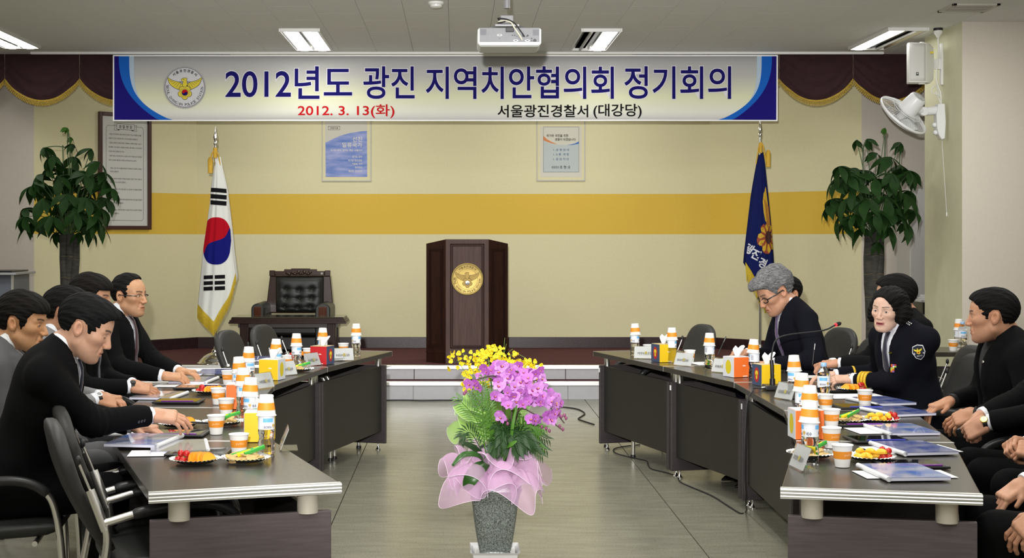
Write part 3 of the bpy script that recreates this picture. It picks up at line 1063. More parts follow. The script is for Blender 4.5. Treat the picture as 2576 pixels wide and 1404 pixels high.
xa, za = pl(365, 1030); xb, zb = pl(1770, 610)
D_ = 0.30
mb = MB()
prof = [(xa + 0.018, za), (xb - 0.018, za), (xb, za + 0.020), (xb, zb - 0.010), (xb - 0.012, zb), (xa + 0.012, zb), (xa, zb - 0.010), (xa, za + 0.020)]
n_ = len(prof)
vs = [(x, 0.0, z) for x, z in prof] + [(x, D_, z) for x, z in prof]
mb.add(vs, [list(range(n_)), list(range(n_, 2 * n_))[::-1]] + [(i, n_ + i, n_ + (i + 1) % n_, (i + 1) % n_) for i in range(n_)])
mb.obj('housing', body_m, pj, bevel=0.006)
g0 = pl(412, 925); g1 = pl(1728, 615)
MB().box(((g0[0] + g1[0]) / 2, -0.002, (g0[1] + g1[1]) / 2), (g1[0] - g0[0], 0.008, g1[1] - g0[1])).obj('rear_panel', grey_m, pj, bevel=0.002)
MB().box(((g0[0] + g1[0]) / 2, -0.008, g0[1] - 0.013), (g1[0] - g0[0] - 0.004, 0.022, 0.023)).obj('lower_ledge', body_m, pj, bevel=0.004)
for u0, u1, v0, v1 in ((425, 555, 645, 775), (1585, 1712, 655, 785)):
    a, b = pl(u0, v1), pl(u1, v0)
    mb = MB()
    for k in range(8):
        mb.box(((a[0] + b[0]) / 2, -0.007, a[1] + (b[1] - a[1]) * (k + 0.5) / 8), (b[0] - a[0], 0.003, (b[1] - a[1]) / 14))
    mb.obj('vent_grille', mat('vent_grey', (0.16, 0.16, 0.18), 0.6), pj)
a, b = pl(985, 710), pl(1165, 605)
MB().box(((a[0] + b[0]) / 2, -0.009, (a[1] + b[1]) / 2), (b[0] - a[0], 0.012, b[1] - a[1])).obj('power_plug', MATS['black_plastic'], pj, bevel=0.003)
for u, v, wd, hg in ((848, 778, 55, 22), (1205, 898, 55, 22), (1465, 900, 55, 22)):
    a = pl(u, v)
    mb = MB()
    n = 20
    flat_poly(mb, [(a[0] + wd * 0.11394 / s_ * math.cos(2 * PI * k / n), a[1] + hg * 0.11394 / s_ * math.sin(2 * PI * k / n)) for k in range(n)], -0.0068, 0)
    q = (28 * 0.11394 / s_, 10 * 0.11394 / s_)
    flat_poly(mb, [(a[0] - q[0], a[1] - q[1]), (a[0] + q[0], a[1] - q[1]), (a[0] + q[0], a[1] + q[1]), (a[0] - q[0], a[1] + q[1])], -0.0076, 1)
    mb.obj('socket', [MATS['white_print'], MATS['black_plastic']], pj)
mb = MB()
for u, v, r_ in ((1130, 782, 13), (1180, 782, 13), (1228, 806, 8), (1368, 790, 26), (1468, 790, 22), (1440, 812, 9), (1556, 852, 14), (1556, 900, 12), (845, 852, 8), (1625, 900, 38)):
    a = pl(u, v)
    MB().lathe([(r_ * 0.11394 / s_, -0.004), (r_ * 0.11394 / s_, 0.004)], 14, M=Matrix.Translation((a[0], -0.005, a[1])) @ Matrix.Rotation(PI / 2, 4, 'X')).obj('port', MATS['black_plastic'], pj)
a = pl(1025, 540)
mb = MB().lathe([(0.020, 0.12), (0.020, 0.60)], 20, M=Matrix.Translation((a[0], 0.13, a[1])), cap=True)
mb.lathe([(0.055, 0.575), (0.055, 0.60)], 20, M=Matrix.Translation((a[0], 0.13, a[1])))
pole_top = CEIL - pj.location.z
mb.v = [Vector((v.x, v.y, min(v.z, pole_top))) for v in mb.v]
mb.obj('ceiling_pole', mat('pole_grey', (0.20, 0.20, 0.205), 0.5, 0.2), pj, smooth=40)
b0, b1 = pl(880, 475), pl(1165, 280)
MB().box(((b0[0] + b1[0]) / 2, 0.13, (b0[1] + b1[1]) / 2), (b1[0] - b0[0], 0.07, b1[1] - b0[1])).obj('bracket', MATS['pole_grey'], pj, bevel=0.004)
mb = MB()
c0 = pl(1025, 525)
mb.box((c0[0], 0.13, c0[1]), (0.15, 0.14, 0.012))
for sx in (-1, 1):
    for sy in (-1, 1):
        mb.tube([(c0[0] + sx * 0.06, 0.13 + sy * 0.05, c0[1]), (c0[0] + sx * 0.11, 0.13 + sy * 0.09, c0[1] - 0.022), (c0[0] + sx * 0.115, 0.13 + sy * 0.09, zb - 0.002)], 0.006, 8)
mb.obj('mount_arms', mat('mount_grey', (0.2, 0.2, 0.21), 0.4, 0.5), pj)


def cable(pts, r, m, nm, parent):
    P = [(*[pl(u, v)[0]], d, pl(u, v)[1]) for u, v, d in pts]
    MB().tube(bez(P, 8), r, 8).obj(nm, m, parent, smooth=60)


cable([(835, 370, 0.10), (815, 390, 0.03), (880, 402, 0.01), (1020, 430, 0.0), (1180, 520, -0.012), (1300, 680, -0.018), (1400, 815, -0.008)], 0.0042, MATS['black_rubber'], 'cable', pj)
cable([(840, 430, 0.10), (830, 460, 0.03), (920, 455, 0.01), (1010, 465, 0.0), (1110, 510, -0.01), (1170, 620, -0.02), (1270, 765, -0.02), (1345, 885, -0.008)], 0.0050, mat('cable_cream', (0.55, 0.53, 0.42), 0.5), 'cable', pj)
cable([(860, 350, 0.10), (820, 470, 0.05), (860, 490, 0.02), (980, 470, 0.0)], 0.0042, MATS['black_rubber'], 'cable', pj)

# ------------------------------------------------------------------ loudspeaker and fan on the pier
sp = thing('wall_loudspeaker', 'white wall loudspeaker with a small dark logo on a pier bracket', 'loudspeaker', (PX, 12.62, 0))
ps = FPX / 12.5


def qs(u, v, y=12.5):      # zoom drawing coordinates -> world x, z
    p = W(2180 + u * 0.22787, 60 + v * 0.22787, y)
    return p.x - PX, p.z


xl, zt = qs(468, 215); xr, zbm = qs(663, 640)
xe = qs(790, 300)[0]
yf = -0.12
mb = MB()
zt2, zb2 = zt + 0.008, zbm - 0.004
P = []
for z, in_ in ((zb2, 0.020), (zb2 + 0.03, 0.004), ((zt2 + zb2) / 2, 0.0), (zt2 - 0.03, 0.004), (zt2, 0.020)):
    P.append([(xl, yf + 0.02, z), (xl + 0.004, yf, z), (xr, yf + 0.01, z), (xr + 0.02, yf + 0.03, z), (xe - in_ * 2, yf + 0.10, z), (xe - 0.02 - in_, yf + 0.16, z), (xl + 0.03, yf + 0.16, z), (xl, yf + 0.05, z)])
for i in range(4):
    pass
vs = [p for row in P for p in row]
fs = []
for i in range(4):
    for j in range(8):
        fs.append((i * 8 + j, i * 8 + (j + 1) % 8, (i + 1) * 8 + (j + 1) % 8, (i + 1) * 8 + j))
fs += [list(range(8))[::-1], [32 + j for j in range(8)]]
mb.add(vs, fs)
spw = mat('speaker_white', (0.74, 0.74, 0.71), 0.45)
mb.obj('cabinet', spw, sp, smooth=45, bevel=0.004)
MB().grid([[(xl + 0.008 + (xr - xl - 0.016) * i / 6, yf - 0.004 - 0.006 * math.sin(PI * i / 6) + 0.008 * i / 6, zb2 + 0.012 + (zt2 - zb2 - 0.024) * j / 8) for j in range(9)] for i in range(7)]).obj(
    'grille', mat('grille_white', (0.70, 0.70, 0.68), 0.6, bump=0.5, bscale=900), sp, smooth=60, solid=0.003)
lgx, lgz = qs(556, 554)
mb = MB().box((lgx, yf - 0.012, lgz), (0.022, 0.004, 0.028))
mb.box((lgx, yf - 0.0145, lgz + 0.004), (0.012, 0.001, 0.006), 1)
mb.obj('logo', [mat('logo_dark', (0.05, 0.06, 0.06), 0.4), MATS['white_print']], sp)
a = qs(740, 306)
MB().box((a[0], yf + 0.028 + (a[0] - xr - 0.02) / (xe - xr - 0.02) * 0.07, a[1]), (0.035, 0.012, 0.016)).obj('yellow_sticker', mat('sticker_yellow', (0.75, 0.60, 0.03), 0.5), sp)
MB().box((-0.010, 0.0, (zt + zbm) / 2), (0.02, 0.05, zt - zbm + 0.03)).box((-0.05, 0.0, (zt + zbm) / 2), (0.09, 0.03, 0.09)).obj('bracket', MATS['white_plastic'], sp, bevel=0.003)
a = qs(640, 640)
MB().lathe([(0.03, -0.014), (0.028, 0.0)], 20, M=Matrix.Translation((a[0], yf + 0.07, a[1]))).lathe([(0.022, 0.0), (0.02, 0.012)], 20, M=Matrix.Translation((a[0], yf + 0.07, zt2))).obj('pivot_knob', MATS['white_plastic'], sp, smooth=40)
# cable outlet on the ceiling
cbx, cbz = qs(790, 60)
co = thing('cable_outlet', 'white bell-shaped cable outlet on the ceiling with a hanging cord', 'outlet', (PX + cbx, 12.5, CEIL))
MB().lathe([(0.040, 0.0), (0.040, -0.022)], 20).obj('black_base', MATS['black_plastic'], co)
MB().lathe([(0.039, -0.022), (0.038, -0.045), (0.022, -0.062), (0.012, -0.085)], 20).obj('bell', MATS['white_plastic'], co, smooth=50)
z1_ = qs(790, 280)[1] - CEIL
a1 = qs(780, 600); a2 = qs(830, 880)
MB().tube(bez([(0, 0, -0.08), (0.0, -0.01, -0.2), (-0.003, -0.03, z1_), (-0.005, 0.03, a1[1] - CEIL), (0.02, 0.0, (a1[1] + a2[1]) / 2 - CEIL - 0.02), (a2[0] - cbx, 0.02, a2[1] - CEIL)], 8), 0.006, 8).obj('cord', MATS['white_plastic'], co, smooth=60)
lo = [qs(800, 790), qs(730, 760), qs(725, 710), qs(770, 690), qs(800, 740), qs(810, 800), qs(770, 740), qs(790, 780), qs(830, 870)]
MB().tube(bez([(p[0] - cbx, 0.0 + 0.004 * k, p[1] - CEIL) for k, p in enumerate(lo)], 8), 0.0045, 6).obj('cord_loop', MATS['white_plastic'], co, smooth=60)

fan = thing('wall_fan', 'white wall-mounted fan with wire cage tilted upward on the pier', 'fan', (PX, 12.5, 0))
fw = mat('fan_white', (0.72, 0.73, 0.74), 0.32)
# wall bracket
br = [qs(780, 885), qs(848, 885), qs(860, 1090), qs(850, 1270), qs(810, 1283), qs(780, 1230), qs(760, 1150), qs(755, 1010), qs(770, 900)]
mb = MB()
n_ = len(br)
vs = [(x, -0.045, z) for x, z in br] + [(x, 0.045, z) for x, z in br]
vs = [(min(x, -0.001), y, z) for x, y, z in vs]
mb.add(vs, [list(range(n_)), list(range(n_, 2 * n_))[::-1]] + [(i, n_ + i, n_ + (i + 1) % n_, (i + 1) % n_) for i in range(n_)])
mb.obj('wall_bracket', fw, fan, bevel=0.008, smooth=40)
a, b = qs(775, 955), qs(625, 968)
MB().tube([(a[0], 0, a[1]), (b[0], 0, b[1])], [0.038, 0.036], 14, flat=0.8).obj('arm', fw, fan, smooth=50)
MB().lathe([(0.040, -0.034), (0.040, 0.034)], 20, M=Matrix.Translation((b[0], 0, b[1])) @ Matrix.Rotation(PI / 2, 4, 'X')).obj('hinge', fw, fan, bevel=0.006, smooth=40)
for u, v in ((752, 1118), (762, 1202)):
    q = qs(u, v)
    MB().ball((q[0], 0, q[1]), 0.022).obj('switch_knob', fw, fan, smooth=60)
# head: motor and cage share an axis pointing down-left and away from the pier
mc = qs(500, 880); fc = qs(400, 1010)
C0 = Vector((fc[0], 0.0, fc[1]))
ax_rear = Vector((0.50, -0.52, 0.70)).normalized()       # from the blades to the back of the motor, towards the viewer
u_ = ax_rear.cross(Vector((0, 1, 0))).normalized(); v_ = ax_rear.cross(u_)
MF = Matrix(((u_.x, v_.x, ax_rear.x, C0.x), (u_.y, v_.y, ax_rear.y, C0.y), (u_.z, v_.z, ax_rear.z, C0.z), (0, 0, 0, 1)))
hd = bpy.data.objects.new('fan_head', None); COL.objects.link(hd); hd.parent = fan
RC = 0.232
MB().lathe([(0.085, 0.05), (0.088, 0.07), (0.086, 0.09), (0.074, 0.20), (0.066, 0.215), (0.0, 0.222)], 28, M=MF, cap=False).obj('motor_cover', fw, hd, smooth=45)
mb = MB()
for r_ in (0.018, 0.036, 0.052):
    mb.tube([MF @ Vector((r_ * math.cos(2 * PI * k / 24), r_ * math.sin(2 * PI * k / 24), 0.2215)) for k in range(24)], 0.0022, 5, closed=True)
mb.obj('motor_vent', mat('vent_dark', (0.35, 0.35, 0.36), 0.5), hd)
mb = MB()
NW = 64
for k in range(NW):
    a = 2 * PI * k / NW
    for sg, zz in ((1, 0.062), (-1, -0.055)):
        pts = []
        for q in range(6):
            f = q / 5
            r_ = 0.055 + (RC - 0.055) * f
            z = zz * (1 - f ** 3.0) + (0.006 * sg) * f
            pts.append(MF @ Vector((r_ * math.cos(a), r_ * math.sin(a), z)))
        mb.tube(pts, 0.0010, 4)
for r_, z in ((RC, 0.006), (RC, -0.006), (0.055, 0.062), (0.055, -0.055), (0.14, 0.056), (0.14, -0.050)):
    mb.tube([MF @ Vector((r_ * math.cos(2 * PI * k / 64), r_ * math.sin(2 * PI * k / 64), z)) for k in range(64)], 0.0022 if r_ < RC else 0.005, 5, closed=True)
mb.obj('wire_cage', fw, hd)
MB().lathe([(RC + 0.004, -0.014), (RC + 0.008, 0.0), (RC + 0.004, 0.014)], 72, M=MF, cap=False).obj('cage_rim', fw, hd, smooth=60, solid=0.003)
MB().lathe([(0.0, -0.060), (0.050, -0.057), (0.052, -0.050)], 28, M=MF, cap=False).obj('front_badge', fw, hd, smooth=50)
for k in range(3):
    P = []
    for i in range(9):
        f = i / 8
        r_ = 0.045 + 0.165 * f
        wa = 0.34 + 0.30 * math.sin(PI * min(1, f * 0.75 + 0.2))
        P.append([MF @ Vector((r_ * math.cos(2 * PI * k / 3 + wa * (g - 0.5) * 1.6), r_ * math.sin(2 * PI * k / 3 + wa * (g - 0.5) * 1.6), 0.022 * (g - 0.5) * 2)) for g in (0, 0.25, 0.5, 0.75, 1)])
    MB().grid(P).obj('fan_blade', mat('blade_white', (0.6, 0.62, 0.63), 0.3), hd, smooth=60, solid=0.003)
MB().lathe([(0.045, -0.03), (0.045, 0.03), (0.038, 0.052)], 24, M=MF).obj('hub', mat('hub_white', (0.6, 0.6, 0.6), 0.4), hd, smooth=40)
mb = MB()
hc = MF @ Vector((0.10 * math.cos(2.3), 0.10 * math.sin(2.3), 0.062))
mb.obj('cage_clip', fw, hd) if False else None
jn = MF @ Vector((0, 0, 0.10))
MB().tube([(b[0], 0, b[1]), ((b[0] + jn.x) / 2 + 0.02, jn.y / 2, (b[1] + jn.z) / 2 - 0.012), jn], [0.026, 0.030, 0.034], 12).obj('neck_joint', fw, hd, smooth=50)
# pull cord under the fan
a = qs(832, 1290); b = W(2362, 535, 12.5)
MB().tube([(a[0], 0.0, a[1]), (-0.004, 0.0, b.z)], 0.0022, 6).tube([(-0.004, 0, b.z), (-0.004, 0, b.z - 0.03)], 0.005, 8).obj('pull_cord', fw, fan)

# ------------------------------------------------------------------ podium
pd = thing('podium', 'dark wooden speaker podium with round brass police emblem on the stage', 'podium', (0.10, 14.16, STAGE))
fh, oh, dp = 0.213, 0.41, 0.20
H = 1.235
plan = [(-fh, 0), (fh, 0), (oh, dp), (oh, 0.52), (-oh, 0.52), (-oh, dp)]


def zt_(y):
    return H - 0.045 * y / dp if y <= dp else H - 0.045


n_ = len(plan)
mb = MB()
mb.add([(x, y, 0.0) for x, y in plan] + [(x, y, zt_(y)) for x, y in plan], [list(range(n_))[::-1], list(range(n_, 2 * n_))] + [(i, (i + 1) % n_, n_ + (i + 1) % n_, n_ + i) for i in range(n_)])
o = mb.obj('body', [MATS['mahogany'], MATS['podium_face']], pd, bevel=0.004)
for p in o.data.polygons:
    if p.normal.y < -0.95:
        p.material_index = 1
side_ang = math.atan2(dp, oh - fh)
side_len = math.hypot(dp, oh - fh)
for nm, cx0, cy0, ang, wd, m_, mm in (('front_panel', 0.0, 0.0, 0.0, 2 * fh, MATS['podium_face'], MATS['mahogany']),
                                      ('side_panel', (fh + oh) / 2, dp / 2, side_ang, side_len, MATS['mahogany'], MATS['mahogany']),
                                      ('side_panel', -(fh + oh) / 2, dp / 2, -side_ang, side_len, MATS['mahogany'], MATS['mahogany'])):
    q = bpy.data.objects.new(nm, None); COL.objects.link(q); q.parent = pd
    q.location = (cx0, cy0, 0); q.rotation_euler = (0, 0, ang)
    pw = wd - 0.10
    z0, z1 = 0.16, H - (0.05 if nm == 'front_panel' else 0.10)
    for ins, dep, th in ((0.0, 0.008, 0.010), (0.016, 0.005, 0.007)):
        mb = MB()
        for s in (-1, 1):
            mb.box((s * (pw / 2 - ins), -dep / 2, (z0 + z1) / 2), (th, dep, z1 - z0 - 2 * ins + th))
        for z in (z0 + ins, z1 - ins):
            mb.box((0, -dep / 2, z), (pw - 2 * ins, dep, th))
        mb.obj('moulding', MATS['moulding_dark'], q)
    MB().box((0, -0.002, (z0 + z1) / 2), (pw - 0.05, 0.005, z1 - z0 - 0.05)).obj('field', m_, q, bevel=0.002)
    MB().box((0, -0.003, 0.105), (wd - 0.002, 0.006, 0.010)).obj('plinth_line', MATS['mahogany'], q)
brass = mat('brass', (0.56, 0.41, 0.13), 0.48, 0.75, noise=0.15, nscale=15)
brass_d = mat('brass_dark', (0.075, 0.05, 0.018), 0.7)
eb = bpy.data.objects.new('brass_emblem', None); COL.objects.link(eb); eb.parent = pd
R2 = 0.158
eb.location = (0.0, -0.008, EYE - (702 - CY) / FPX * 14.16 - STAGE)
mb = MB().lathe([(R2, 0), (R2, 0.008), (R2 - 0.006, 0.012), (R2 - 0.012, 0.010), (0, 0.010)], 56, M=Matrix.Rotation(PI / 2, 4, 'X'), cap=False)
mb.obj('disc', brass, eb, smooth=35)
mb = MB(); ring(mb, R2 * 0.90, R2 * 0.925, -0.0106); ring(mb, R2 * 0.64, R2 * 0.655, -0.0106)
mb.obj('engraved_ring', brass_d, eb)
eagle(eb, R2 * 0.93, -0.0106, [mat('brass_mid', (0.34, 0.23, 0.06), 0.5, 0.5), brass_d, mat('silver_enamel', (0.6, 0.6, 0.62), 0.3, 0.6), mat('grey_enamel', (0.10, 0.10, 0.14), 0.35)])
arc_text('서울광진경찰서', R2, 0.78, PI / 2, 1.55, 0.15, -0.0108, bold=0.02).obj('emblem_lettering', brass_d, eb)
arc_text('SEOUL GWANGJIN POLICE STATION', R2, 0.79, -PI / 2 - 0.05, 3.3, 0.13, -0.0108, inward=True).obj('emblem_lettering', brass_d, eb)

# ------------------------------------------------------------------ armchair and low table on the stage
YA = 15.72
sa = FPX / YA
ac = thing('armchair', 'black buttoned leather armchair with carved dark wood frame on the stage', 'armchair', ((741 - CX) / sa, YA + 0.05, STAGE))
dark = mat('carved_wood', (0.035, 0.014, 0.010), 0.22, coat=0.4)


def aq(u, v):     # zoom drawing -> local x, z
    px, py = 560 + u * 0.18519, 660 + v * 0.18519
    return ((px - 741) / sa, EYE - (py - CY) / sa - STAGE)


bk = [aq(605, 190), aq(1440, 190), aq(1475, 540), aq(1475, 700), aq(565, 700), aq(565, 540)]
mb = MB()
n_ = len(bk)
vs = [(x, 0.16 + 0.03 * (z - 0.4), z) for x, z in bk] + [(x, 0.30 + 0.1 * (z - 0.4), z) for x, z in bk]
mb.add(vs, [list(range(n_))[::-1], list(range(n_, 2 * n_))] + [(i, (i + 1) % n_, n_ + (i + 1) % n_, n_ + i) for i in range(n_)])
mb.obj('back_frame', dark, ac, bevel=0.01)
# padded back with buttons
btn = [(840, 370), (1020, 385), (1195, 370), (840, 490), (1020, 500), (1190, 490), (815, 620), (995, 625), (1170, 615)]
bl = [aq(*p) for p in btn]
x0, z0 = aq(690, 690); x1, z1 = aq(1350, 200)
P = []
for i in range(41):
    row = []
    for j in range(37):
        f, g = i / 40, j / 36
        x = x0 + (x1 - x0) * f; z = z0 + (z1 - z0) * g
        d = 0.075 * (1 - abs(2 * f - 1) ** 6) ** 0.5 * (1 - abs(2 * g - 1) ** 8) ** 0.5
        for (a, b) in bl:
            rr = math.hypot(x - a, (z - b))
            d -= 0.034 * math.exp(-(rr / 0.022) ** 1.2) + 0.012 * math.exp(-(abs(z - b) / 0.010)) * math.exp(-(abs(x - a) / 0.06))
        row.append((x, 0.165 - d, z))
    P.append(row)
MB().grid(P).obj('back_cushion', MATS['black_leather'], ac, smooth=70)
for (a, b) in bl:
    MB().ball((a, 0.155 - 0.035, b), (0.010, 0.005, 0.010)).obj('button', MATS['black_leather'], ac, smooth=60)
mb = MB()
for u, v, w_, h_ in ((640, 155, 75, 80), (1402, 155, 75, 80), (1020, 155, 690, 60), (1030, 120, 450, 40), (1030, 100, 260, 22)):
    c = aq(u, v)
    mb.box((c[0], 0.19, c[1]), (w_ * 0.18519 / sa, 0.10, h_ * 0.18519 / sa))
mb.obj('crest_rail', dark, ac, bevel=0.006)
mb = MB()
for k in range(13):
    c = aq(850 + k * 26, 150 + 14 * math.sin(k * 1.9))
    mb.ball((c[0], 0.138, c[1]), (0.022, 0.012, 0.016 + 0.006 * math.sin(k * 2.3)), su=10, sv=6)
mb.obj('carving', dark, ac, smooth=60)
mb = MB().lathe([(0.015, 0), (0.013, 0.008), (0.006, 0.012)], 16, M=Matrix.Translation((aq(1325, 160)[0], 0.14, aq(1325, 160)[1])) @ Matrix.Rotation(PI / 2, 4, 'X'))
mb.obj('rosette', mat('pearl', (0.4, 0.4, 0.38), 0.25), ac, smooth=40)
for s, u0, u1 in ((-1, 450, 620), (1, 1265, 1505)):
    a, b = aq(u0, 540), aq(u1, 740)
    if s > 0:
        a = aq(1300, 540); b = aq(1500, 740)
    cx_, wd = (a[0] + b[0]) / 2, b[0] - a[0]
    prof = [(-wd / 2, -0.55), (wd / 2, -0.55), (wd / 2, -0.06)] + [(wd / 2 * math.cos(q), -0.06 + 0.06 * math.sin(q)) for q in [PI * k / 10 for k in range(1, 10)]] + [(-wd / 2, -0.06)]
    mb = MB()
    n_ = len(prof)
    top = a[1]
    vs = [(cx_ + x, -0.40, top + z if z > -0.5 else 0.03) for x, z in prof] + [(cx_ + x, 0.22, top + z if z > -0.5 else 0.03) for x, z in prof]
    mb.add(vs, [list(range(n_)), list(range(n_, 2 * n_))[::-1]] + [(i, n_ + i, n_ + (i + 1) % n_, (i + 1) % n_) for i in range(n_)])
    mb.obj('armrest', MATS['black_leather'], ac, bevel=0.012, smooth=40)
    mb = MB()
    mb.box((cx_, -0.405, top - 0.09), (wd * 0.55, 0.022, 0.11))
    for k in range(3):
        mb.box((cx_ + (k - 1) * wd * 0.17, -0.418, top - 0.09), (wd * 0.10, 0.012, 0.10))
    mb.obj('arm_block', mat('red_wood', (0.09, 0.025, 0.012), 0.18, coat=0.5), ac, bevel=0.006)
mb = MB().box((0, -0.12, 0.27), (0.60, 0.52, 0.16))
mb.obj('seat_cushion', MATS['black_leather'], ac, bevel=0.04, bseg=4, smooth=40)
MB().box((0, -0.10, 0.11), (0.66, 0.54, 0.14)).obj('seat_base', MATS['black_leather'], ac, bevel=0.01)
for sx in (-1, 1):
    for sy in (-0.34, 0.2):
        MB().lathe([(0.025, 0), (0.03, 0.02), (0.025, 0.05)], 12, M=Matrix.Translation((sx * 0.32, sy, 0))).obj('foot', dark, ac, smooth=40)

YT = 14.85
st_ = FPX / YT
lt = thing('low_table', 'low dark wooden table with stepped edge in front of the armchair', 'table', ((725 - CX) / st_, YT, STAGE))
tz = EYE - (797 - CY) / st_ - STAGE
hw = (872 - 578) / st_ / 2
mb = MB().box((0, 0.16, tz - 0.006), (2 * hw - 0.06, 0.46, 0.012))
mb.obj('table_top', mat('table_gloss', (0.05, 0.045, 0.03), 0.08, spec=0.6), lt, bevel=0.003)
mb = MB()
for k, (ins, z) in enumerate(((0.022, -0.022), (0.008, -0.040), (0.0, -0.058))):
    mb.box((0, 0.16, tz + z), (2 * hw - 2 * ins, 0.50 - 2 * ins, 0.019))
mb.obj('stepped_edge', MATS['mahogany'], lt, bevel=0.004)
MB().box((0, 0.16, tz - 0.085), (2 * hw - 0.18, 0.38, 0.05)).obj('apron', mat('apron_dark', (0.03, 0.018, 0.014), 0.4), lt)
for sx in (-1, 1):
    for yy in (0.0, 0.32):
        c = (sx * (hw - 0.155), yy)
        mb = MB().box((c[0], c[1], (tz - 0.07) / 2), (0.09, 0.09, tz - 0.07))
        for k in range(4):
            mb.box((c[0] - 0.033 + k * 0.022, c[1] - 0.047, (tz - 0.07) / 2), (0.012, 0.010, tz - 0.075))
        mb.obj('leg', MATS['mahogany'], lt, bevel=0.003)

# ------------------------------------------------------------------ cabinets at both far sides
rk = thing('equipment_rack', 'grey equipment cabinet with projecting top at the far left edge', 'cabinet', (-4.42, 13.0, 0))
MB().box((0, 0.2, 0.61), (0.80, 0.5, 1.20)).obj('body', mat('rack_grey', (0.13, 0.145, 0.18), 0.5), rk, bevel=0.004)
MB().box((0.395, -0.052, 0.61), (0.02, 0.012, 1.20)).obj('edge_strip', MATS['aluminium'], rk)
MB().box((0.02, 0.16, 1.225), (0.87, 0.62, 0.022)).obj('top', mat('rack_top', (0.35, 0.36, 0.37), 0.4), rk, bevel=0.004)
MB().box((0.0, 0.12, 1.245), (0.83, 0.5, 0.014)).obj('top_cover', MATS['black_plastic'], rk, bevel=0.003)
lk = thing('steel_locker', 'tall light grey steel locker half hidden behind the right wall', 'locker', (4.90, 14.30, 0))
MB().box((0, 0.2, 1.02), (0.76, 0.42, 2.04)).obj('body', mat('locker_grey', (0.52, 0.51, 0.49), 0.5), lk, bevel=0.005)
for s in (-1, 1):
    d_ = MB().box((s * 0.19, -0.016, 1.02), (0.365, 0.012, 1.96)).obj('door', MATS['locker_grey'], lk, bevel=0.003)
    MB().box((s * 0.04, -0.028, 1.05), (0.016, 0.012, 0.12)).obj('handle', MATS['satin_chrome'], d_)
ds = thing('side_shelf', 'dark shelf unit behind the right wall with a grey top', 'shelf', (4.66, 13.62, 0))
MB().box((0, 0.0, 0.40), (0.80, 0.44, 0.80)).obj('body', MATS['black_plastic'], ds, bevel=0.004)
MB().box((0, 0, 0.815), (0.84, 0.48, 0.03)).obj('top', mat('shelf_grey', (0.30, 0.29, 0.27), 0.4), ds, bevel=0.003)
bx = thing('paper_tray', 'black document tray on the shelf behind the right wall', 'tray', (4.62, 13.60, 0.831))
MB().box((0, 0, 0.055), (0.5, 0.34, 0.11)).obj('body', MATS['black_plastic'], bx, bevel=0.006)
MB().box((-0.15, -0.172, 0.06), (0.12, 0.006, 0.02)).obj('label_slot', MATS['aluminium'], bx)
for k in range(3):
    pp = thing('paper_stack', ['stack of white papers lowest on the black document tray', 'stack of white papers in the middle on the black tray', 'topmost loose papers on the black document tray'][k], 'papers', (4.52 + 0.03 * k, 13.58, 0.942 + 0.022 * k), 0.1 * k, group='papers on the document tray')
    for q in range(4):
        MB().box((0.006 * (q % 2), 0, 0.0025 + q * 0.0054), (0.30, 0.21, 0.005)).obj('sheet', MATS['white_paper'], pp)
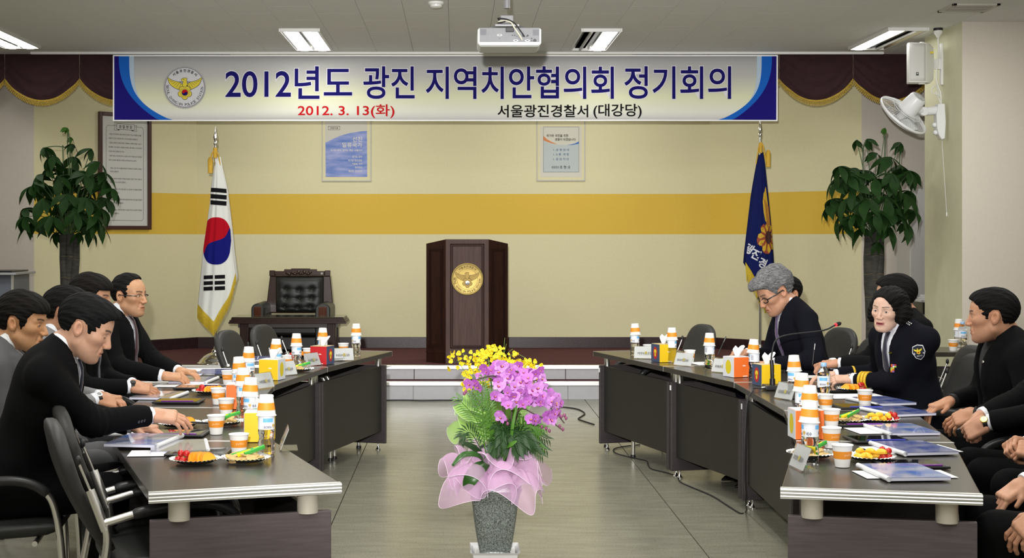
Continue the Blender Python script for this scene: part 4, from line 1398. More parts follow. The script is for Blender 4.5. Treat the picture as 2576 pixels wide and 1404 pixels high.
# ================================================================== chairs
def chair_build():
    """meshes of the meeting chair: x forward, y left, origin on the floor under the seat"""
    parts = []
    lea, chm, pad = MATS['black_leather'], MATS['satin_chrome'], mat('arm_pad', (0.018, 0.018, 0.019), 0.4)
    back_m = mat('chair_back', (0.020, 0.020, 0.019), 0.55, bump=0.1, bscale=300)
    # seat
    G = []
    n = 10
    for i in range(n + 1):
        f = -1 + 2 * i / n
        row = []
        for k in range(20):
            a = 2 * PI * k / 20
            cy, sz = math.cos(a), math.sin(a)
            w_ = 0.235 * (1 - 0.05 * abs(f) ** 4) * (abs(cy) ** 0.35) * (1 if cy > 0 else -1)
            h_ = 0.034 * (abs(sz) ** 0.5) * (1 if sz > 0 else -1) * (1 - abs(f) ** 8 * 0.6)
            row.append((0.01 + f * 0.235, w_, 0.437 + h_ + 0.012 * f))
        G.append(row + [row[0]])
    mb = MB().grid(G)
    mb.add(G[0][:20], [list(range(20))]); mb.add(G[-1][:20], [list(range(20))[::-1]])
    parts.append(('seat', mb.mesh('seat', lea, 60)))
    # padded back: arched outline, thick
    out = []
    for k in range(25):
        a = PI * k / 24
        out.append((0.228 * math.cos(a) * (abs(math.cos(a)) ** -0.35 if abs(math.cos(a)) > 0.02 else 1) if abs(math.cos(a)) > 0.02 else 0.0, 0.70 + 0.215 * math.sin(a) ** 0.75))
    out = [(min(0.225, max(-0.225, y)), z) for y, z in out]
    out += [(-0.205, 0.50), (-0.17, 0.475), (0.17, 0.475), (0.205, 0.50)]

    def bx_(z):
        t = (z - 0.47) / 0.45
        return -0.215 - 0.185 * t - 0.03 * math.sin(PI * t)
    mb = MB()
    m = len(out)
    cy_, cz_ = 0.0, 0.69
    layers = [(0.90, 0.028), (0.97, 0.022), (1.0, 0.008), (1.0, -0.012), (0.96, -0.022), (0.88, -0.027)]
    vs, fs = [], []
    for sc, dx in layers:
        for y, z in out:
            yy, zz = cy_ + (y - cy_) * sc, cz_ + (z - cz_) * sc
            vs.append((bx_(zz) + dx - 0.10 * yy * yy * -1.0, yy, zz))
    for i in range(len(layers) - 1):
        for k in range(m):
            k2 = (k + 1) % m
            fs.append((i * m + k, i * m + k2, (i + 1) * m + k2, (i + 1) * m + k))
    mb.add(vs, fs)
    for li, rev in ((0, True), (len(layers) - 1, False)):
        c = len(mb.v)
        dx = layers[li][1]
        ring_ = []
        for sc in (0.6, 0.3):
            for y, z in out:
                yy, zz = cy_ + (y - cy_) * sc * layers[li][0], cz_ + (z - cz_) * sc * layers[li][0]
                ring_.append((bx_(zz) + dx * 1.12 + 0.10 * yy * yy, yy, zz))
        base = len(mb.v)
        mb.v += [Vector(p) for p in ring_] + [Vector((bx_(cz_) + dx * 1.15, 0, cz_))]
        for k in range(m):
            k2 = (k + 1) % m
            for f in ((li * m + k, li * m + k2, base + k2, base + k), (base + k, base + k2, base + m + k2, base + m + k), (base + m + k, base + m + k2, base + 2 * m)):
                mb.f.append(list(f)[::-1] if rev else list(f)); mb.m.append(0)
    parts.append(('backrest', mb.mesh('backrest', back_m, 50)))
    for s in (1, -1):
        y = s * 0.262
        pts = bez([(-0.335, y, 0.013), (-0.285, y, 0.26), (-0.238, y, 0.50), (-0.240, y, 0.585)], 6)
        mb = MB().tube(pts, 0.0145, 10)
        mb.tube([(-0.240, y, 0.565), (-0.290, s * 0.240, 0.70)], 0.0165, 10)
        mb.tube([(-0.290, s * 0.240, 0.70), (-0.330, s * 0.234, 0.80)], 0.0045, 8)
        arm = bez([(-0.245, y, 0.590), (-0.10, y, 0.622), (0.08, y, 0.638), (0.19, y, 0.600), (0.238, y, 0.51), (0.262, y, 0.30), (0.268, y, 0.013)], 8)
        mb.tube(arm, 0.0145, 10)
        parts.append(('side_frame', mb.mesh('side_frame', chm, 60)))
        mb = MB().tube(arm[5:27], [0.012] + [0.0195] * 20 + [0.015], 10)
        parts.append(('arm_pad', mb.mesh('arm_pad', pad, 60)))
        mb = MB().ball((-0.328, s * 0.234, 0.80), (0.010, 0.010, 0.018), su=10, sv=6)
        parts.append(('back_clamp', mb.mesh('back_clamp', pad, 60)))
        for x in (-0.337, 0.268):
            parts.append(('glide', MB().lathe([(0.019, 0), (0.019, 0.012), (0.016, 0.022)], 12, M=Matrix.Translation((x, y, 0))).mesh('glide', MATS['black_plastic'], 40)))
    mb = MB().tube([(0.16, -0.262, 0.40), (0.16, 0.262, 0.40)], 0.011, 8).tube([(-0.20, -0.262, 0.40), (-0.20, 0.262, 0.40)], 0.011, 8)
    parts.append(('cross_bar', mb.mesh('cross_bar', chm, 60)))
    return parts


CHAIR = chair_build()


def chair(x, y, face, label, group='black meeting chairs'):
    t = thing('meeting_chair', label, 'chair', (x, y, 0), math.radians(face), group)
    for nm, me in CHAIR:
        o = bpy.data.objects.new(nm, me)
        COL.objects.link(o)
        o.parent = t
    return t


chair(-1.045, 5.14, 20, 'nearest empty black chair pushed under the near left table')
chair(-1.13, 5.54, 19, 'second empty black chair pushed under the near left table')
chair(-1.20, 9.74, -13, 'empty black chair beside the flag stand at the left row')
chair(-1.05, 10.34, -15, 'empty black chair at the far end of the left row')
chair(1.43, 10.40, 195, 'empty black chair at the far end of the right row')

# side table against the pier with its own bottles
sdt = thing('side_table', 'small dark side table beside the pier holding bottles and a cup', 'table', (3.75, 10.62, 0))
MB().box((0.0, 0, 0.703), (0.80, 0.50, 0.034)).obj('table_top', MATS['table_dark'], sdt, bevel=0.003)
MB().box((0.0, -0.17, 0.36), (0.74, 0.02, 0.50)).obj('modesty_panel', MATS['panel_dark'], sdt, bevel=0.002)
for s in (-1, 1):
    MB().box((s * 0.36, 0.02, 0.36), (0.025, 0.42, 0.62)).obj('end_panel', MATS['panel_wood'], sdt, bevel=0.002)
    for yy in (-0.13, 0.17):
        MB().lathe([(0.018, 0.0), (0.018, 0.05)], 12, M=Matrix.Translation((s * 0.36, yy, 0))).obj('levelling_foot', MATS['chrome'], sdt)
        MB().lathe([(0.02, 0.66), (0.02, 0.69)], 12, M=Matrix.Translation((s * 0.34, yy, 0))).obj('post', MATS['satin_chrome'], sdt)
MB().box((-0.31, -0.182, 0.57), (0.035, 0.003, 0.05)).obj('asset_sticker', MATS['white_print'], sdt)
# ================================================================== people: distance-field sculpting
F32 = np.float32


def snet(F, o, h):
    """surface of the zero level of a sampled field (naive surface nets) -> vertices, quads"""
    nx, ny, nz = F.shape
    cs = (nx - 1, ny - 1, nz - 1)
    acc = np.zeros(cs + (3,), F32)
    cnt = np.zeros(cs, F32)
    S = F < 0
    edges = []
    for ax in range(3):
        sl0 = [slice(None)] * 3; sl1 = [slice(None)] * 3
        sl0[ax] = slice(0, -1); sl1[ax] = slice(1, None)
        a, b = F[tuple(sl0)], F[tuple(sl1)]
        cr = S[tuple(sl0)] != S[tuple(sl1)]
        t = np.zeros_like(a)
        t[cr] = a[cr] / (a[cr] - b[cr])
        edges.append((cr, S[tuple(sl0)]))
        u, v = [k for k in range(3) if k != ax]
        crf = cr.astype(F32)
        for du in (0, 1):
            for dv in (0, 1):
                s = [slice(None)] * 3
                s[u] = slice(du, du + cs[u]); s[v] = slice(dv, dv + cs[v])
                s = tuple(s)
                acc[..., ax] += t[s]
                if du:
                    acc[..., u] += crf[s]
                if dv:
                    acc[..., v] += crf[s]
                cnt += crf[s]
    m = cnt > 0
    idx = np.full(cs, -1, np.int64)
    idx[m] = np.arange(int(m.sum()))
    ijk = np.argwhere(m).astype(F32)
    V = (ijk + acc[m] / cnt[m][:, None]) * h + np.array(o, F32)
    Q = []
    for ax in range(3):
        cr, s0 = edges[ax]
        u, v = [k for k in range(3) if k != ax]
        s = [slice(None)] * 3
        s[u] = slice(1, cs[u]); s[v] = slice(1, cs[v])
        w_ = np.argwhere(cr[tuple(s)])
        if not len(w_):
            continue
        w_[:, u] += 1; w_[:, v] += 1
        ins = s0[w_[:, 0], w_[:, 1], w_[:, 2]]

        def cell(du, dv):
            q = w_.copy(); q[:, u] -= du; q[:, v] -= dv
            return idx[q[:, 0], q[:, 1], q[:, 2]]
        quad = np.stack([cell(1, 1), cell(0, 1), cell(0, 0), cell(1, 0)], 1)
        flip = ~ins if ax != 1 else ins
        quad[flip] = quad[flip][:, ::-1]
        Q.append(quad)
    return V, np.concatenate(Q)


def axes(lo, hi, h):
    n = [int(math.ceil((b - a) / h)) + 1 for a, b in zip(lo, hi)]
    g = [(lo[k] + h * np.arange(n[k])).astype(F32) for k in range(3)]
    return g[0][:, None, None], g[1][None, :, None], g[2][None, None, :]


def ell(P, c, r):
    q = [(P[k] - F32(c[k])) / F32(r[k]) for k in range(3)]
    k0 = np.sqrt(q[0] ** 2 + q[1] ** 2 + q[2] ** 2)
    k1 = np.sqrt((q[0] / F32(r[0])) ** 2 + (q[1] / F32(r[1])) ** 2 + (q[2] / F32(r[2])) ** 2) + F32(1e-6)
    return k0 * (k0 - 1) / k1


def con(P, a, b, ra, rb=None):
    rb = ra if rb is None else rb
    d = [b[k] - a[k] for k in range(3)]
    L = sum(q * q for q in d) + 1e-9
    q = [P[k] - F32(a[k]) for k in range(3)]
    t = np.clip((q[0] * F32(d[0]) + q[1] * F32(d[1]) + q[2] * F32(d[2])) / F32(L), 0, 1)
    return np.sqrt((q[0] - t * F32(d[0])) ** 2 + (q[1] - t * F32(d[1])) ** 2 + (q[2] - t * F32(d[2])) ** 2) - (F32(ra) + F32(rb - ra) * t)


def smin(a, b, k):
    h = np.clip(F32(0.5) + F32(0.5 / k) * (b - a), 0, 1)
    return b + (a - b) * h - F32(k) * h * (1 - h)


def smax(a, b, k):
    return -smin(-a, -b, k)


def poly2d(X, Z, pts):
    """signed distance to a polygon in the x-z plane (negative inside)"""
    X, Z = np.broadcast_arrays(X, Z)
    d = np.full(X.shape, 1e9, F32)
    s = np.ones(X.shape, F32)
    n = len(pts)
    for i in range(n):
        ax, az = pts[i]; bx, bz = pts[i - 1]
        ex, ez = bx - ax, bz - az
        wx, wz = X - F32(ax), Z - F32(az)
        t = np.clip((wx * F32(ex) + wz * F32(ez)) / F32(ex * ex + ez * ez + 1e-12), 0, 1)
        d = np.minimum(d, (wx - t * F32(ex)) ** 2 + (wz - t * F32(ez)) ** 2)
        c1, c2, c3 = Z >= az, Z < bz, F32(ex) * wz > F32(ez) * wx
        s = np.where((c1 & c2 & c3) | (~c1 & ~c2 & ~c3), -s, s)
    return s * np.sqrt(d)


def wob(P, sc, amp, seed=0):
    """cheap smooth 3-D noise from sines"""
    r = random.Random(seed)
    out = 0
    for k in range(4):
        v = [r.uniform(-1, 1) for _ in range(3)]
        L = math.sqrt(sum(q * q for q in v))
        f = sc * (0.7 + 0.5 * k)
        out = out + np.sin((P[0] * F32(v[0] / L) + P[1] * F32(v[1] / L) + P[2] * F32(v[2] / L)) * F32(f) + F32(r.uniform(0, 6.28))) / F32(1 + 0.5 * k)
    return out * F32(amp)


# ------------------------------------------------------------------ the head, in its own frame: x forward, y left, z up, origin between the ears
HH = 0.0027
HLO, HHI = (-0.135, -0.105, -0.215), (0.135, 0.105, 0.140)
HP = axes(HLO, HHI, HH)


def head_field(fem=False):
    P = HP
    A = (P[0], np.abs(P[1]), P[2])     # both sides at once
    f = ell(P, (-0.012, 0, 0.035), (0.100, 0.077, 0.088))
    f = smin(f, ell(P, (0.040, 0, 0.040), (0.053, 0.062, 0.058)), 0.03)
    f = smin(f, ell(P, (0.040, 0, -0.030), (0.052, 0.057, 0.070)), 0.03)
    jw = 0.045 if fem else 0.051
    f = smin(f, ell(P, (0.038, 0, -0.074), (0.050, jw, 0.040)), 0.03)
    f = smin(f, con(A, (0.000, 0.050, -0.055), (0.062, 0.020, -0.098), 0.018 if fem else 0.021, 0.017), 0.03)
    f = smin(f, ell(P, (0.074, 0, -0.101), (0.020, 0.021, 0.016)), 0.02)
    f = smin(f, ell(A, (0.058, 0.043, -0.014), (0.026, 0.022, 0.020)), 0.025)
    # brow ridge, sockets, lids
    f = smin(f, con(A, (0.087, 0.012, 0.026), (0.072, 0.046, 0.022), 0.0085), 0.014)
    f = smax(f, -ell(A, (0.103, 0.031, 0.004), (0.017, 0.018, 0.012)), 0.014)
    f = smin(f, ell(A, (0.0755, 0.031, 0.003), (0.0145, 0.0165, 0.0105)), 0.005)
    f = smin(f, con(A, (0.084, 0.016, -0.0075), (0.076, 0.043, -0.007), 0.0045), 0.006)
    # nose
    f = smin(f, con(P, (0.090, 0, 0.016), (0.111, 0, -0.031), 0.0072, 0.0098 if fem else 0.0112), 0.013)
    f = smin(f, ell(A, (0.101, 0.0125, -0.035), (0.0125, 0.0085, 0.0085)), 0.007)
    f = smax(f, -ell(A, (0.106, 0.0065, -0.0445), (0.006, 0.0035, 0.004)), 0.004)
    # muzzle and mouth
    f = smin(f, ell(P, (0.078, 0, -0.064), (0.019, 0.027, 0.020)), 0.015)
    f = smin(f, con(A, (0.0955, 0.003, -0.0605), (0.084, 0.023, -0.0660), 0.0055, 0.0032), 0.006)
    f = smin(f, con(A, (0.0935, 0.000, -0.0735), (0.083, 0.021, -0.0680), 0.0065, 0.0035), 0.006)
    f = smax(f, -ell(P, (0.104, 0, -0.0670), (0.014, 0.025, 0.0016)), 0.004)
    f = smax(f, -con(A, (0.090, 0.020, -0.040), (0.088, 0.031, -0.064), 0.0030), 0.012)
    # ears
    R = (A[0] * 0.97 + A[2] * 0.24, A[1], A[2] * 0.97 - A[0] * 0.24)
    e = ell(R, (-0.014, 0.080, 0.001), (0.0185, 0.0095, 0.032))
    e = smax(e, -ell(R, (-0.008, 0.090, 0.004), (0.010, 0.010, 0.019)), 0.005)
    e = smin(e, con(R, (-0.004, 0.078, -0.004), (-0.003, 0.080, -0.010), 0.006), 0.004)
    f = smin(f, e, 0.007)
    return f.astype(F32)


_HF = {}


def get_head(fem):
    if fem not in _HF:
        _HF[fem] = head_field(fem)
    return _HF[fem]


def head_colors(V, skin, lip, brow, stub, fem=False):
    """painted features: brows, lips, shaved beard area, redder nose and ears"""
    x, y, z = V[:, 0], np.abs(V[:, 1]), V[:, 2]
    c = np.tile(np.array(skin, F32), (len(V), 1))

    def blend(col, m):
        m = np.clip(m, 0, 1)[:, None]
        return c * (1 - m) + np.array(col, F32) * m
    red = np.array(skin) * np.array((1.0, 0.74, 0.66))
    c = blend(red, 0.55 * np.exp(-(((x - 0.108) / 0.012) ** 2 + (y / 0.016) ** 2 + ((z + 0.032) / 0.014) ** 2)))
    c = blend(red, 0.30 * (np.abs(V[:, 1]) > 0.072) * (z > -0.04) * (z < 0.04))
    c = blend(red, 0.35 * np.exp(-(((y - 0.042) / 0.02) ** 2 + ((z + 0.030) / 0.02) ** 2)) * (x > 0.03))
    if stub:
        m = np.exp(-((np.maximum(0, np.abs(z + 0.085) - 0.022) / 0.012) ** 2)) * np.clip((x + 0.0) / 0.03, 0, 1)
        m *= (1 - np.exp(-((y / 0.024) ** 2 + ((z + 0.067) / 0.009) ** 2)))
        c = blend(np.array(skin) * np.array((0.62, 0.66, 0.70)), stub * m)
    m = np.exp(-((np.maximum(0, y - 0.017) / 0.008) ** 2)) * np.exp(-((z + 0.0668) / 0.0086) ** 4) * np.clip((x - 0.080) / 0.006, 0, 1)
    c = blend(lip, 0.95 * m)
    c = blend((0.10, 0.02, 0.02), 0.8 * np.exp(-((z + 0.0670) / 0.0016) ** 2) * (y < 0.023) * (x > 0.075))
    if brow:
        bz = 0.0265 + 0.004 * np.clip((y - 0.012) / 0.02, 0, 1) - 0.10 * np.clip(y - 0.036, 0, 1)
        m = np.exp(-((z - bz) / (0.0026 if fem else 0.0042)) ** 4) * np.clip((y - 0.009) / 0.004, 0, 1) * np.clip((0.053 - y) / 0.006, 0, 1) * (x > 0.05)
        c = blend(brow, 0.9 * m)
    return c


skin_mats = {}


def skin_mat():
    if 'skin' in MATS:
        return MATS['skin']
    m = mat('skin', (0.5, 0.3, 0.2), 0.5, spec=0.32, bump=0.10, bscale=220)
    nt = m.node_tree
    at = nt.nodes.new('ShaderNodeAttribute'); at.attribute_name = 'Col'
    b = nt.nodes['Principled BSDF']
    nz = nt.nodes.new('ShaderNodeTexNoise'); nz.inputs['Scale'].default_value = 45
    rp = nt.nodes.new('ShaderNodeMapRange'); rp.inputs['To Min'].default_value = 0.86; rp.inputs['To Max'].default_value = 1.12
    mx = nt.nodes.new('ShaderNodeMix'); mx.data_type = 'RGBA'; mx.blend_type = 'MULTIPLY'; mx.inputs[0].default_value = 1
    tc = nt.nodes.new('ShaderNodeTexCoord')
    nt.links.new(tc.outputs['Object'], nz.inputs['Vector'])
    nt.links.new(nz.outputs['Fac'], rp.inputs['Value'])
    nt.links.new(at.outputs['Color'], mx.inputs[6]); nt.links.new(rp.outputs[0], mx.inputs[7])
    nt.links.new(mx.outputs[2], b.inputs['Base Color'])
    b.inputs['Subsurface Weight'].default_value = 0.12
    b.inputs['Subsurface Radius'].default_value = (0.012, 0.005, 0.003)
    b.inputs['Subsurface Scale'].default_value = 0.4
    return m


def np_obj(name, V, Q, m, parent, col=None, smooth=True):
    me = bpy.data.meshes.new(name)
    me.from_pydata(V.tolist(), [], Q.tolist() if hasattr(Q, 'tolist') else Q)
    if smooth:
        me.polygons.foreach_set('use_smooth', [True] * len(me.polygons))
    me.materials.append(m)
    if col is not None:
        at = me.color_attributes.new('Col', 'FLOAT_COLOR', 'POINT')
        c4 = np.ones((len(V), 4), F32); c4[:, :3] = col
        at.data.foreach_set('color', c4.ravel())
    me.update()
    o = bpy.data.objects.new(name, me)
    COL.objects.link(o)
    o.parent = parent
    return o


# ------------------------------------------------------------------ hands: x along the fingers, y towards the thumb, z out of the back of the hand
_HD = {}
HAND_POSES = {  # per finger: three bends (degrees); spread; thumb direction points
    'rest': dict(b=[(18, 28, 18), (22, 30, 20), (26, 32, 22), (30, 34, 24)], th=[(0.022, 0.030, -0.004), (0.050, 0.052, -0.012), (0.080, 0.056, -0.020)]),
    'flat': dict(b=[(6, 8, 6), (6, 8, 6), (8, 8, 6), (10, 10, 6)], th=[(0.022, 0.030, -0.004), (0.052, 0.054, -0.006), (0.082, 0.058, -0.008)]),
    'curl': dict(b=[(48, 62, 40), (52, 66, 42), (56, 68, 44), (58, 70, 46)], th=[(0.022, 0.028, -0.010), (0.052, 0.046, -0.026), (0.078, 0.032, -0.040)]),
    'pinch': dict(b=[(40, 46, 26), (44, 52, 30), (52, 60, 34), (58, 66, 38)], th=[(0.022, 0.028, -0.012), (0.056, 0.040, -0.034), (0.088, 0.026, -0.052)]),
    'reach': dict(b=[(24, 22, 14), (20, 22, 14), (26, 26, 16), (32, 30, 18)], th=[(0.022, 0.028, -0.012), (0.056, 0.040, -0.030), (0.092, 0.030, -0.046)]),
}


def hand_mesh(pose):
    if pose in _HD:
        return _HD[pose]
    spec = HAND_POSES[pose]
    P = axes((-0.075, -0.065, -0.120), (0.195, 0.080, 0.050), 0.0026)
    q = [np.maximum(np.abs(P[0] - F32(0.045)) - F32(0.036), 0), np.maximum(np.abs(P[1]) - F32(0.028), 0), np.maximum(np.abs(P[2]) - F32(0.002), 0)]
    f = np.sqrt(q[0] ** 2 + q[1] ** 2 + q[2] ** 2) - F32(0.0125)
    f = smin(f, con(P, (-0.07, 0, 0), (0.015, 0, 0), 0.027, 0.024), 0.02)
    f = smin(f, ell(P, (0.032, 0.022, -0.010), (0.030, 0.018, 0.014)), 0.012)
    by_ = (0.0285, 0.0095, -0.0095, -0.0275)
    ln = ((0.042, 0.026, 0.021), (0.046, 0.029, 0.022), (0.043, 0.027, 0.021), (0.034, 0.021, 0.019))
    for k in range(4):
        p = [0.083 - (0.006 if k == 3 else 0.0), by_[k], 0.0]
        ang = 0.0
        sp = (0.10, 0.02, -0.05, -0.13)[k]
        fin = None
        r_ = 0.0092 if k < 3 else 0.0080
        for s in range(3):
            ang += math.radians(spec['b'][k][s])
            e = [p[0] + ln[k][s] * math.cos(ang) * math.cos(sp), p[1] + ln[k][s] * math.cos(ang) * math.sin(sp), p[2] - ln[k][s] * math.sin(ang)]
            c = con(P, p, e, r_, r_ * 0.93)
            fin = c if fin is None else smin(fin, c, 0.003)
            p = e; r_ *= 0.93
        f = smin(f, fin, 0.006)
    t = spec['th']
    th = smin(con(P, t[0], t[1], 0.0135, 0.0105), con(P, t[1], t[2], 0.0105, 0.0085), 0.004)
    f = smin(f, th, 0.010)
    for k in range(4):   # knuckles
        f = smin(f, ell(P, (0.084, by_[k], 0.007), (0.010, 0.008, 0.006)), 0.008)
    o = [float(P[k].ravel()[0]) for k in range(3)]
    V, Q = snet(np.broadcast_to(f, f.shape).astype(F32), o, 0.0026)
    # nails and knuckle tint as paint weights
    _HD[pose] = (V, Q)
    return _HD[pose]


def frame_from(xd, zd):
    x = Vector(xd).normalized()
    z = Vector(zd); z = (z - x * z.dot(x)).normalized()
    y = z.cross(x)
    return np.array([[x.x, y.x, z.x], [x.y, y.y, z.y], [x.z, y.z, z.z]])


def rot_head(yaw, pitch, roll):
    """yaw left +, pitch down +, roll towards the right shoulder +"""
    return np.array(Matrix.Rotation(yaw, 3, 'Z') @ Matrix.Rotation(pitch, 3, 'Y') @ Matrix.Rotation(roll, 3, 'X'))


def ik(S, Wt, l1, l2, pole):
    d = Wt - S
    L = min(d.length, (l1 + l2) * 0.985)
    d.normalize()
    a = (l1 * l1 - l2 * l2 + L * L) / (2 * L)
    h = math.sqrt(max(1e-6, l1 * l1 - a * a))
    pl_ = Vector(pole); pl_ = (pl_ - d * pl_.dot(d)).normalized()
    return S + d * a + pl_ * h, S + d * L


SUITS = {}


def suit_mat(name, col, **kw):
    return mat('suit_' + name, col, 0.92, bump=0.25, bscale=500, noise=0.12, nscale=250, spec=0.10, **kw)


def person(label, hip, face, head, look, hands, suit='black', shirt=(0.80, 0.82, 0.88), tie=(0.02, 0.02, 0.05), skin=(0.46, 0.255, 0.16), hair=None, fem=False,
           stub=0.25, glasses=None, eyes='open', group='people seated at the tables', hipz=0.555, width=1.0, voxel=0.0095, lip=None, brow=(0.02, 0.016, 0.014), vopen=True,
           hscale=1.0, neck=0.088, legs=True, extra=None, collar=True, gaze=0.0, knees=None, chub=1.0):
    """hip: world (x, y); face: direction of the body in degrees; head: world position of the skull centre; look: yaw, pitch, roll relative to the body;
    hands: {'L'/'R': (world wrist, finger dir, back-of-hand dir, pose, pole)}"""
    fa = math.radians(face)
    root = thing('person', label, 'person', (hip[0], hip[1], 0), fa, group)
    Rz = Matrix.Rotation(-fa, 3, 'Z')

    def loc(p):
        return Rz @ (Vector(p) - Vector((hip[0], hip[1], 0)))

    def ldir(d):
        return Rz @ Vector(d)
    sm = {'black': suit_mat('black', (0.0045, 0.0045, 0.0050)), 'navy': suit_mat('navy', (0.0050, 0.0055, 0.0095)), 'grey': suit_mat('grey', (0.105, 0.105, 0.110)),
          'lightgrey': suit_mat('lightgrey', (0.23, 0.23, 0.235)), 'uniform': suit_mat('uniform', (0.0045, 0.0050, 0.0085))}[suit]
    hc = loc(head)
    yaw, pitch, roll = (math.radians(q) for q in look)
    Rh = rot_head(yaw, pitch, roll)
    N = hc + Vector((-0.058 - 0.07 * math.sin(max(0, pitch)), 0, -neck * hscale))
    N.y = hc.y * 0.8
    H = Vector((0, 0, hipz))
    zt = (N - H); Lt = zt.length; zt.normalize()
    yt = Vector((0, 1, 0)); yt = (yt - zt * yt.dot(zt)).normalized()
    xt = yt.cross(zt)
    Rt = np.array([[xt.x, yt.x, zt.x], [xt.y, yt.y, zt.y], [xt.z, yt.z, zt.z]])
    tl = lambda p: H + xt * p[0] + yt * p[1] + zt * p[2]
    A_n = Rt.T @ (np.array(hc[:]) + Rh @ np.array((-0.022, 0, -0.045)) * hscale - np.array(N[:]))
    kx = float(np.clip(A_n[0] / max(0.03, A_n[2]), -0.1, 1.0))
    # ---- arms
    arms = {}
    for s, k in ((1, 'L'), (-1, 'R')):
        S = tl((-0.005, s * 0.172 * width, 0.84 * Lt))
        if k in hands:
            wt, fd, bd, pose, pole = hands[k]
            wt = loc(wt)
            E_, Wr = ik(S, wt, 0.285, 0.265, ldir(pole))
            fd = ldir(fd); bd = ldir(bd)
        else:
            wt = Vector((0.30, s * 0.14, 0.60))
            E_, Wr = ik(S, wt, 0.285, 0.265, Vector((-0.3, s * 0.4, -1)))
            fd = Vector((0.9, -s * 0.3, -0.2)); bd = Vector((0, 0, 1)); pose = 'rest'
        arms[k] = (S, E_, Wr, fd, bd, pose)
    # ---- jacket
    pts = [H, N] + [q for a in arms.values() for q in a[:3]] + [Vector((0.26, 0.14, hipz)), Vector((0.26, -0.14, hipz))]
    lo = [min(p[k] for p in pts) - 0.20 for k in range(3)]
    hi = [max(p[k] for p in pts) + 0.16 for k in range(3)]
    lo[2] = hipz - 0.16
    P = axes(lo, hi, voxel)
    q = [P[k] - F32(H[k]) for k in range(3)]
    TP = [q[0] * F32(Rt[0, k]) + q[1] * F32(Rt[1, k]) + q[2] * F32(Rt[2, k]) for k in range(3)]
    AT = (TP[0], np.abs(TP[1]), TP[2])
    wd = width
    T0 = ell(TP, (0.012, 0, 0.64 * Lt), (0.122 * chub, 0.176 * wd, 0.38 * Lt))
    T0 = smin(T0, ell(TP, (0.030, 0, 0.24 * Lt), (0.132 * chub, 0.168 * wd, 0.32 * Lt)), 0.06)
    T0 = smin(T0, con(AT, (-0.012, 0.150 * wd, 0.865 * Lt), (-0.018, 0.040, 0.975 * Lt), 0.060, 0.048), 0.05)
    T0 = smin(T0, ell(TP, (-0.035, 0, 0.80 * Lt), (0.085, 0.14 * wd, 0.17 * Lt)), 0.05)
    J = smin(T0, con((P[0], np.abs(P[1]), P[2]), (0.0, 0.07, hipz), (0.20, 0.095, hipz + 0.005), 0.118, 0.098), 0.05)
    # opening and lapels
    zb = 0.36 * Lt
    if vopen:
        wv = np.clip((TP[2] - F32(zb)) / F32(Lt - zb), 0, 1.3) * F32(0.062)
        lap = np.clip(1 - np.abs(AT[1] - wv - F32(0.030)) / F32(0.030), 0, 1) ** 0.35 * (TP[2] > zb) * (TP[0] > 0.01) * (TP[2] < 0.95 * Lt)
        J = J - F32(0.007) * lap
        vs_ = np.maximum(np.maximum(AT[1] - wv, F32(-0.0) - TP[0] + F32(0.02)), F32(zb) - TP[2])
        J = smax(J, -vs_, 0.006)
    # collar roll
    cz = 0.985 * Lt
    cxp = TP[0] + F32(0.012) - (TP[2] - F32(cz)) * F32(kx) - F32(0.012 * kx)
    rr = np.sqrt((cxp * F32(1.0)) ** 2 + TP[1] ** 2) - F32(0.066)
    zc = TP[2] - F32(cz) + TP[0] * F32(0.42)
    tor = np.sqrt(rr ** 2 + (np.maximum(np.abs(zc) - F32(0.014), 0)) ** 2) - F32(0.0095)
    tor = smax(tor, TP[0] - F32(0.040), 0.01)
    J = smin(J, tor, 0.012)
    for k, (S, E_, Wr, fd, bd, pose) in arms.items():
        d = (Wr - E_).normalized()
        en = Wr - d * 0.012
        arm = smin(con(P, S, E_, 0.064 * wd, 0.055), con(P, E_, en, 0.055, 0.041), 0.03)
        cut = (P[0] - F32(en.x)) * F32(d.x) + (P[1] - F32(en.y)) * F32(d.y) + (P[2] - F32(en.z)) * F32(d.z)
        arm = smax(arm, cut, 0.006)
        dE = np.sqrt((P[0] - F32(E_.x)) ** 2 + (P[1] - F32(E_.y)) ** 2 + (P[2] - F32(E_.z)) ** 2)
        ax_ = (P[0] - F32(E_.x)) * F32(d.x) + (P[1] - F32(E_.y)) * F32(d.y) + (P[2] - F32(E_.z)) * F32(d.z)
        arm = arm + F32(0.0045) * np.sin(ax_ * F32(190)) * np.exp(-(dE / F32(0.10)) ** 2)
        J = smin(J, arm, 0.030)
    J = J + wob(P, 26, 0.0028, hash(label) % 1000 if False else len(label))
    V, Q = snet(np.ascontiguousarray(J, F32), [float(P[k].ravel()[0]) for k in range(3)], voxel)
    np_obj('jacket', V, Q, sm, root)
    jac = (V, Q)
    # ---- shirt: front, collar, cuffs
    shm = mat('shirt_%d_%d_%d' % tuple(int(q * 99) for q in shirt), shirt, 0.75, bump=0.1, bscale=300)
    mb = MB()
    if vopen:
        fx = lambda z: next((x for x in np.linspace(0.20, 0.0, 60) if float(T0_at(x, z)) < -0.008), 0.09)

        def T0_at(x, z):
            p = (F32(x), F32(0), F32(z))
            a = (p[0], p[1], p[2])
            t = ell(a, (0.012, 0, 0.64 * Lt), (0.122 * chub, 0.176 * wd, 0.38 * Lt))
            t = smin(t, ell(a, (0.030, 0, 0.24 * Lt), (0.132 * chub, 0.168 * wd, 0.32 * Lt)), 0.06)
            t = smin(t, con(a, (-0.012, 0.150 * wd, 0.865 * Lt), (-0.018, 0.040, 0.975 * Lt), 0.060, 0.048), 0.05)
            return t
        zs = [zb - 0.02 + (0.985 * Lt - zb + 0.02) * j / 12 for j in range(13)]
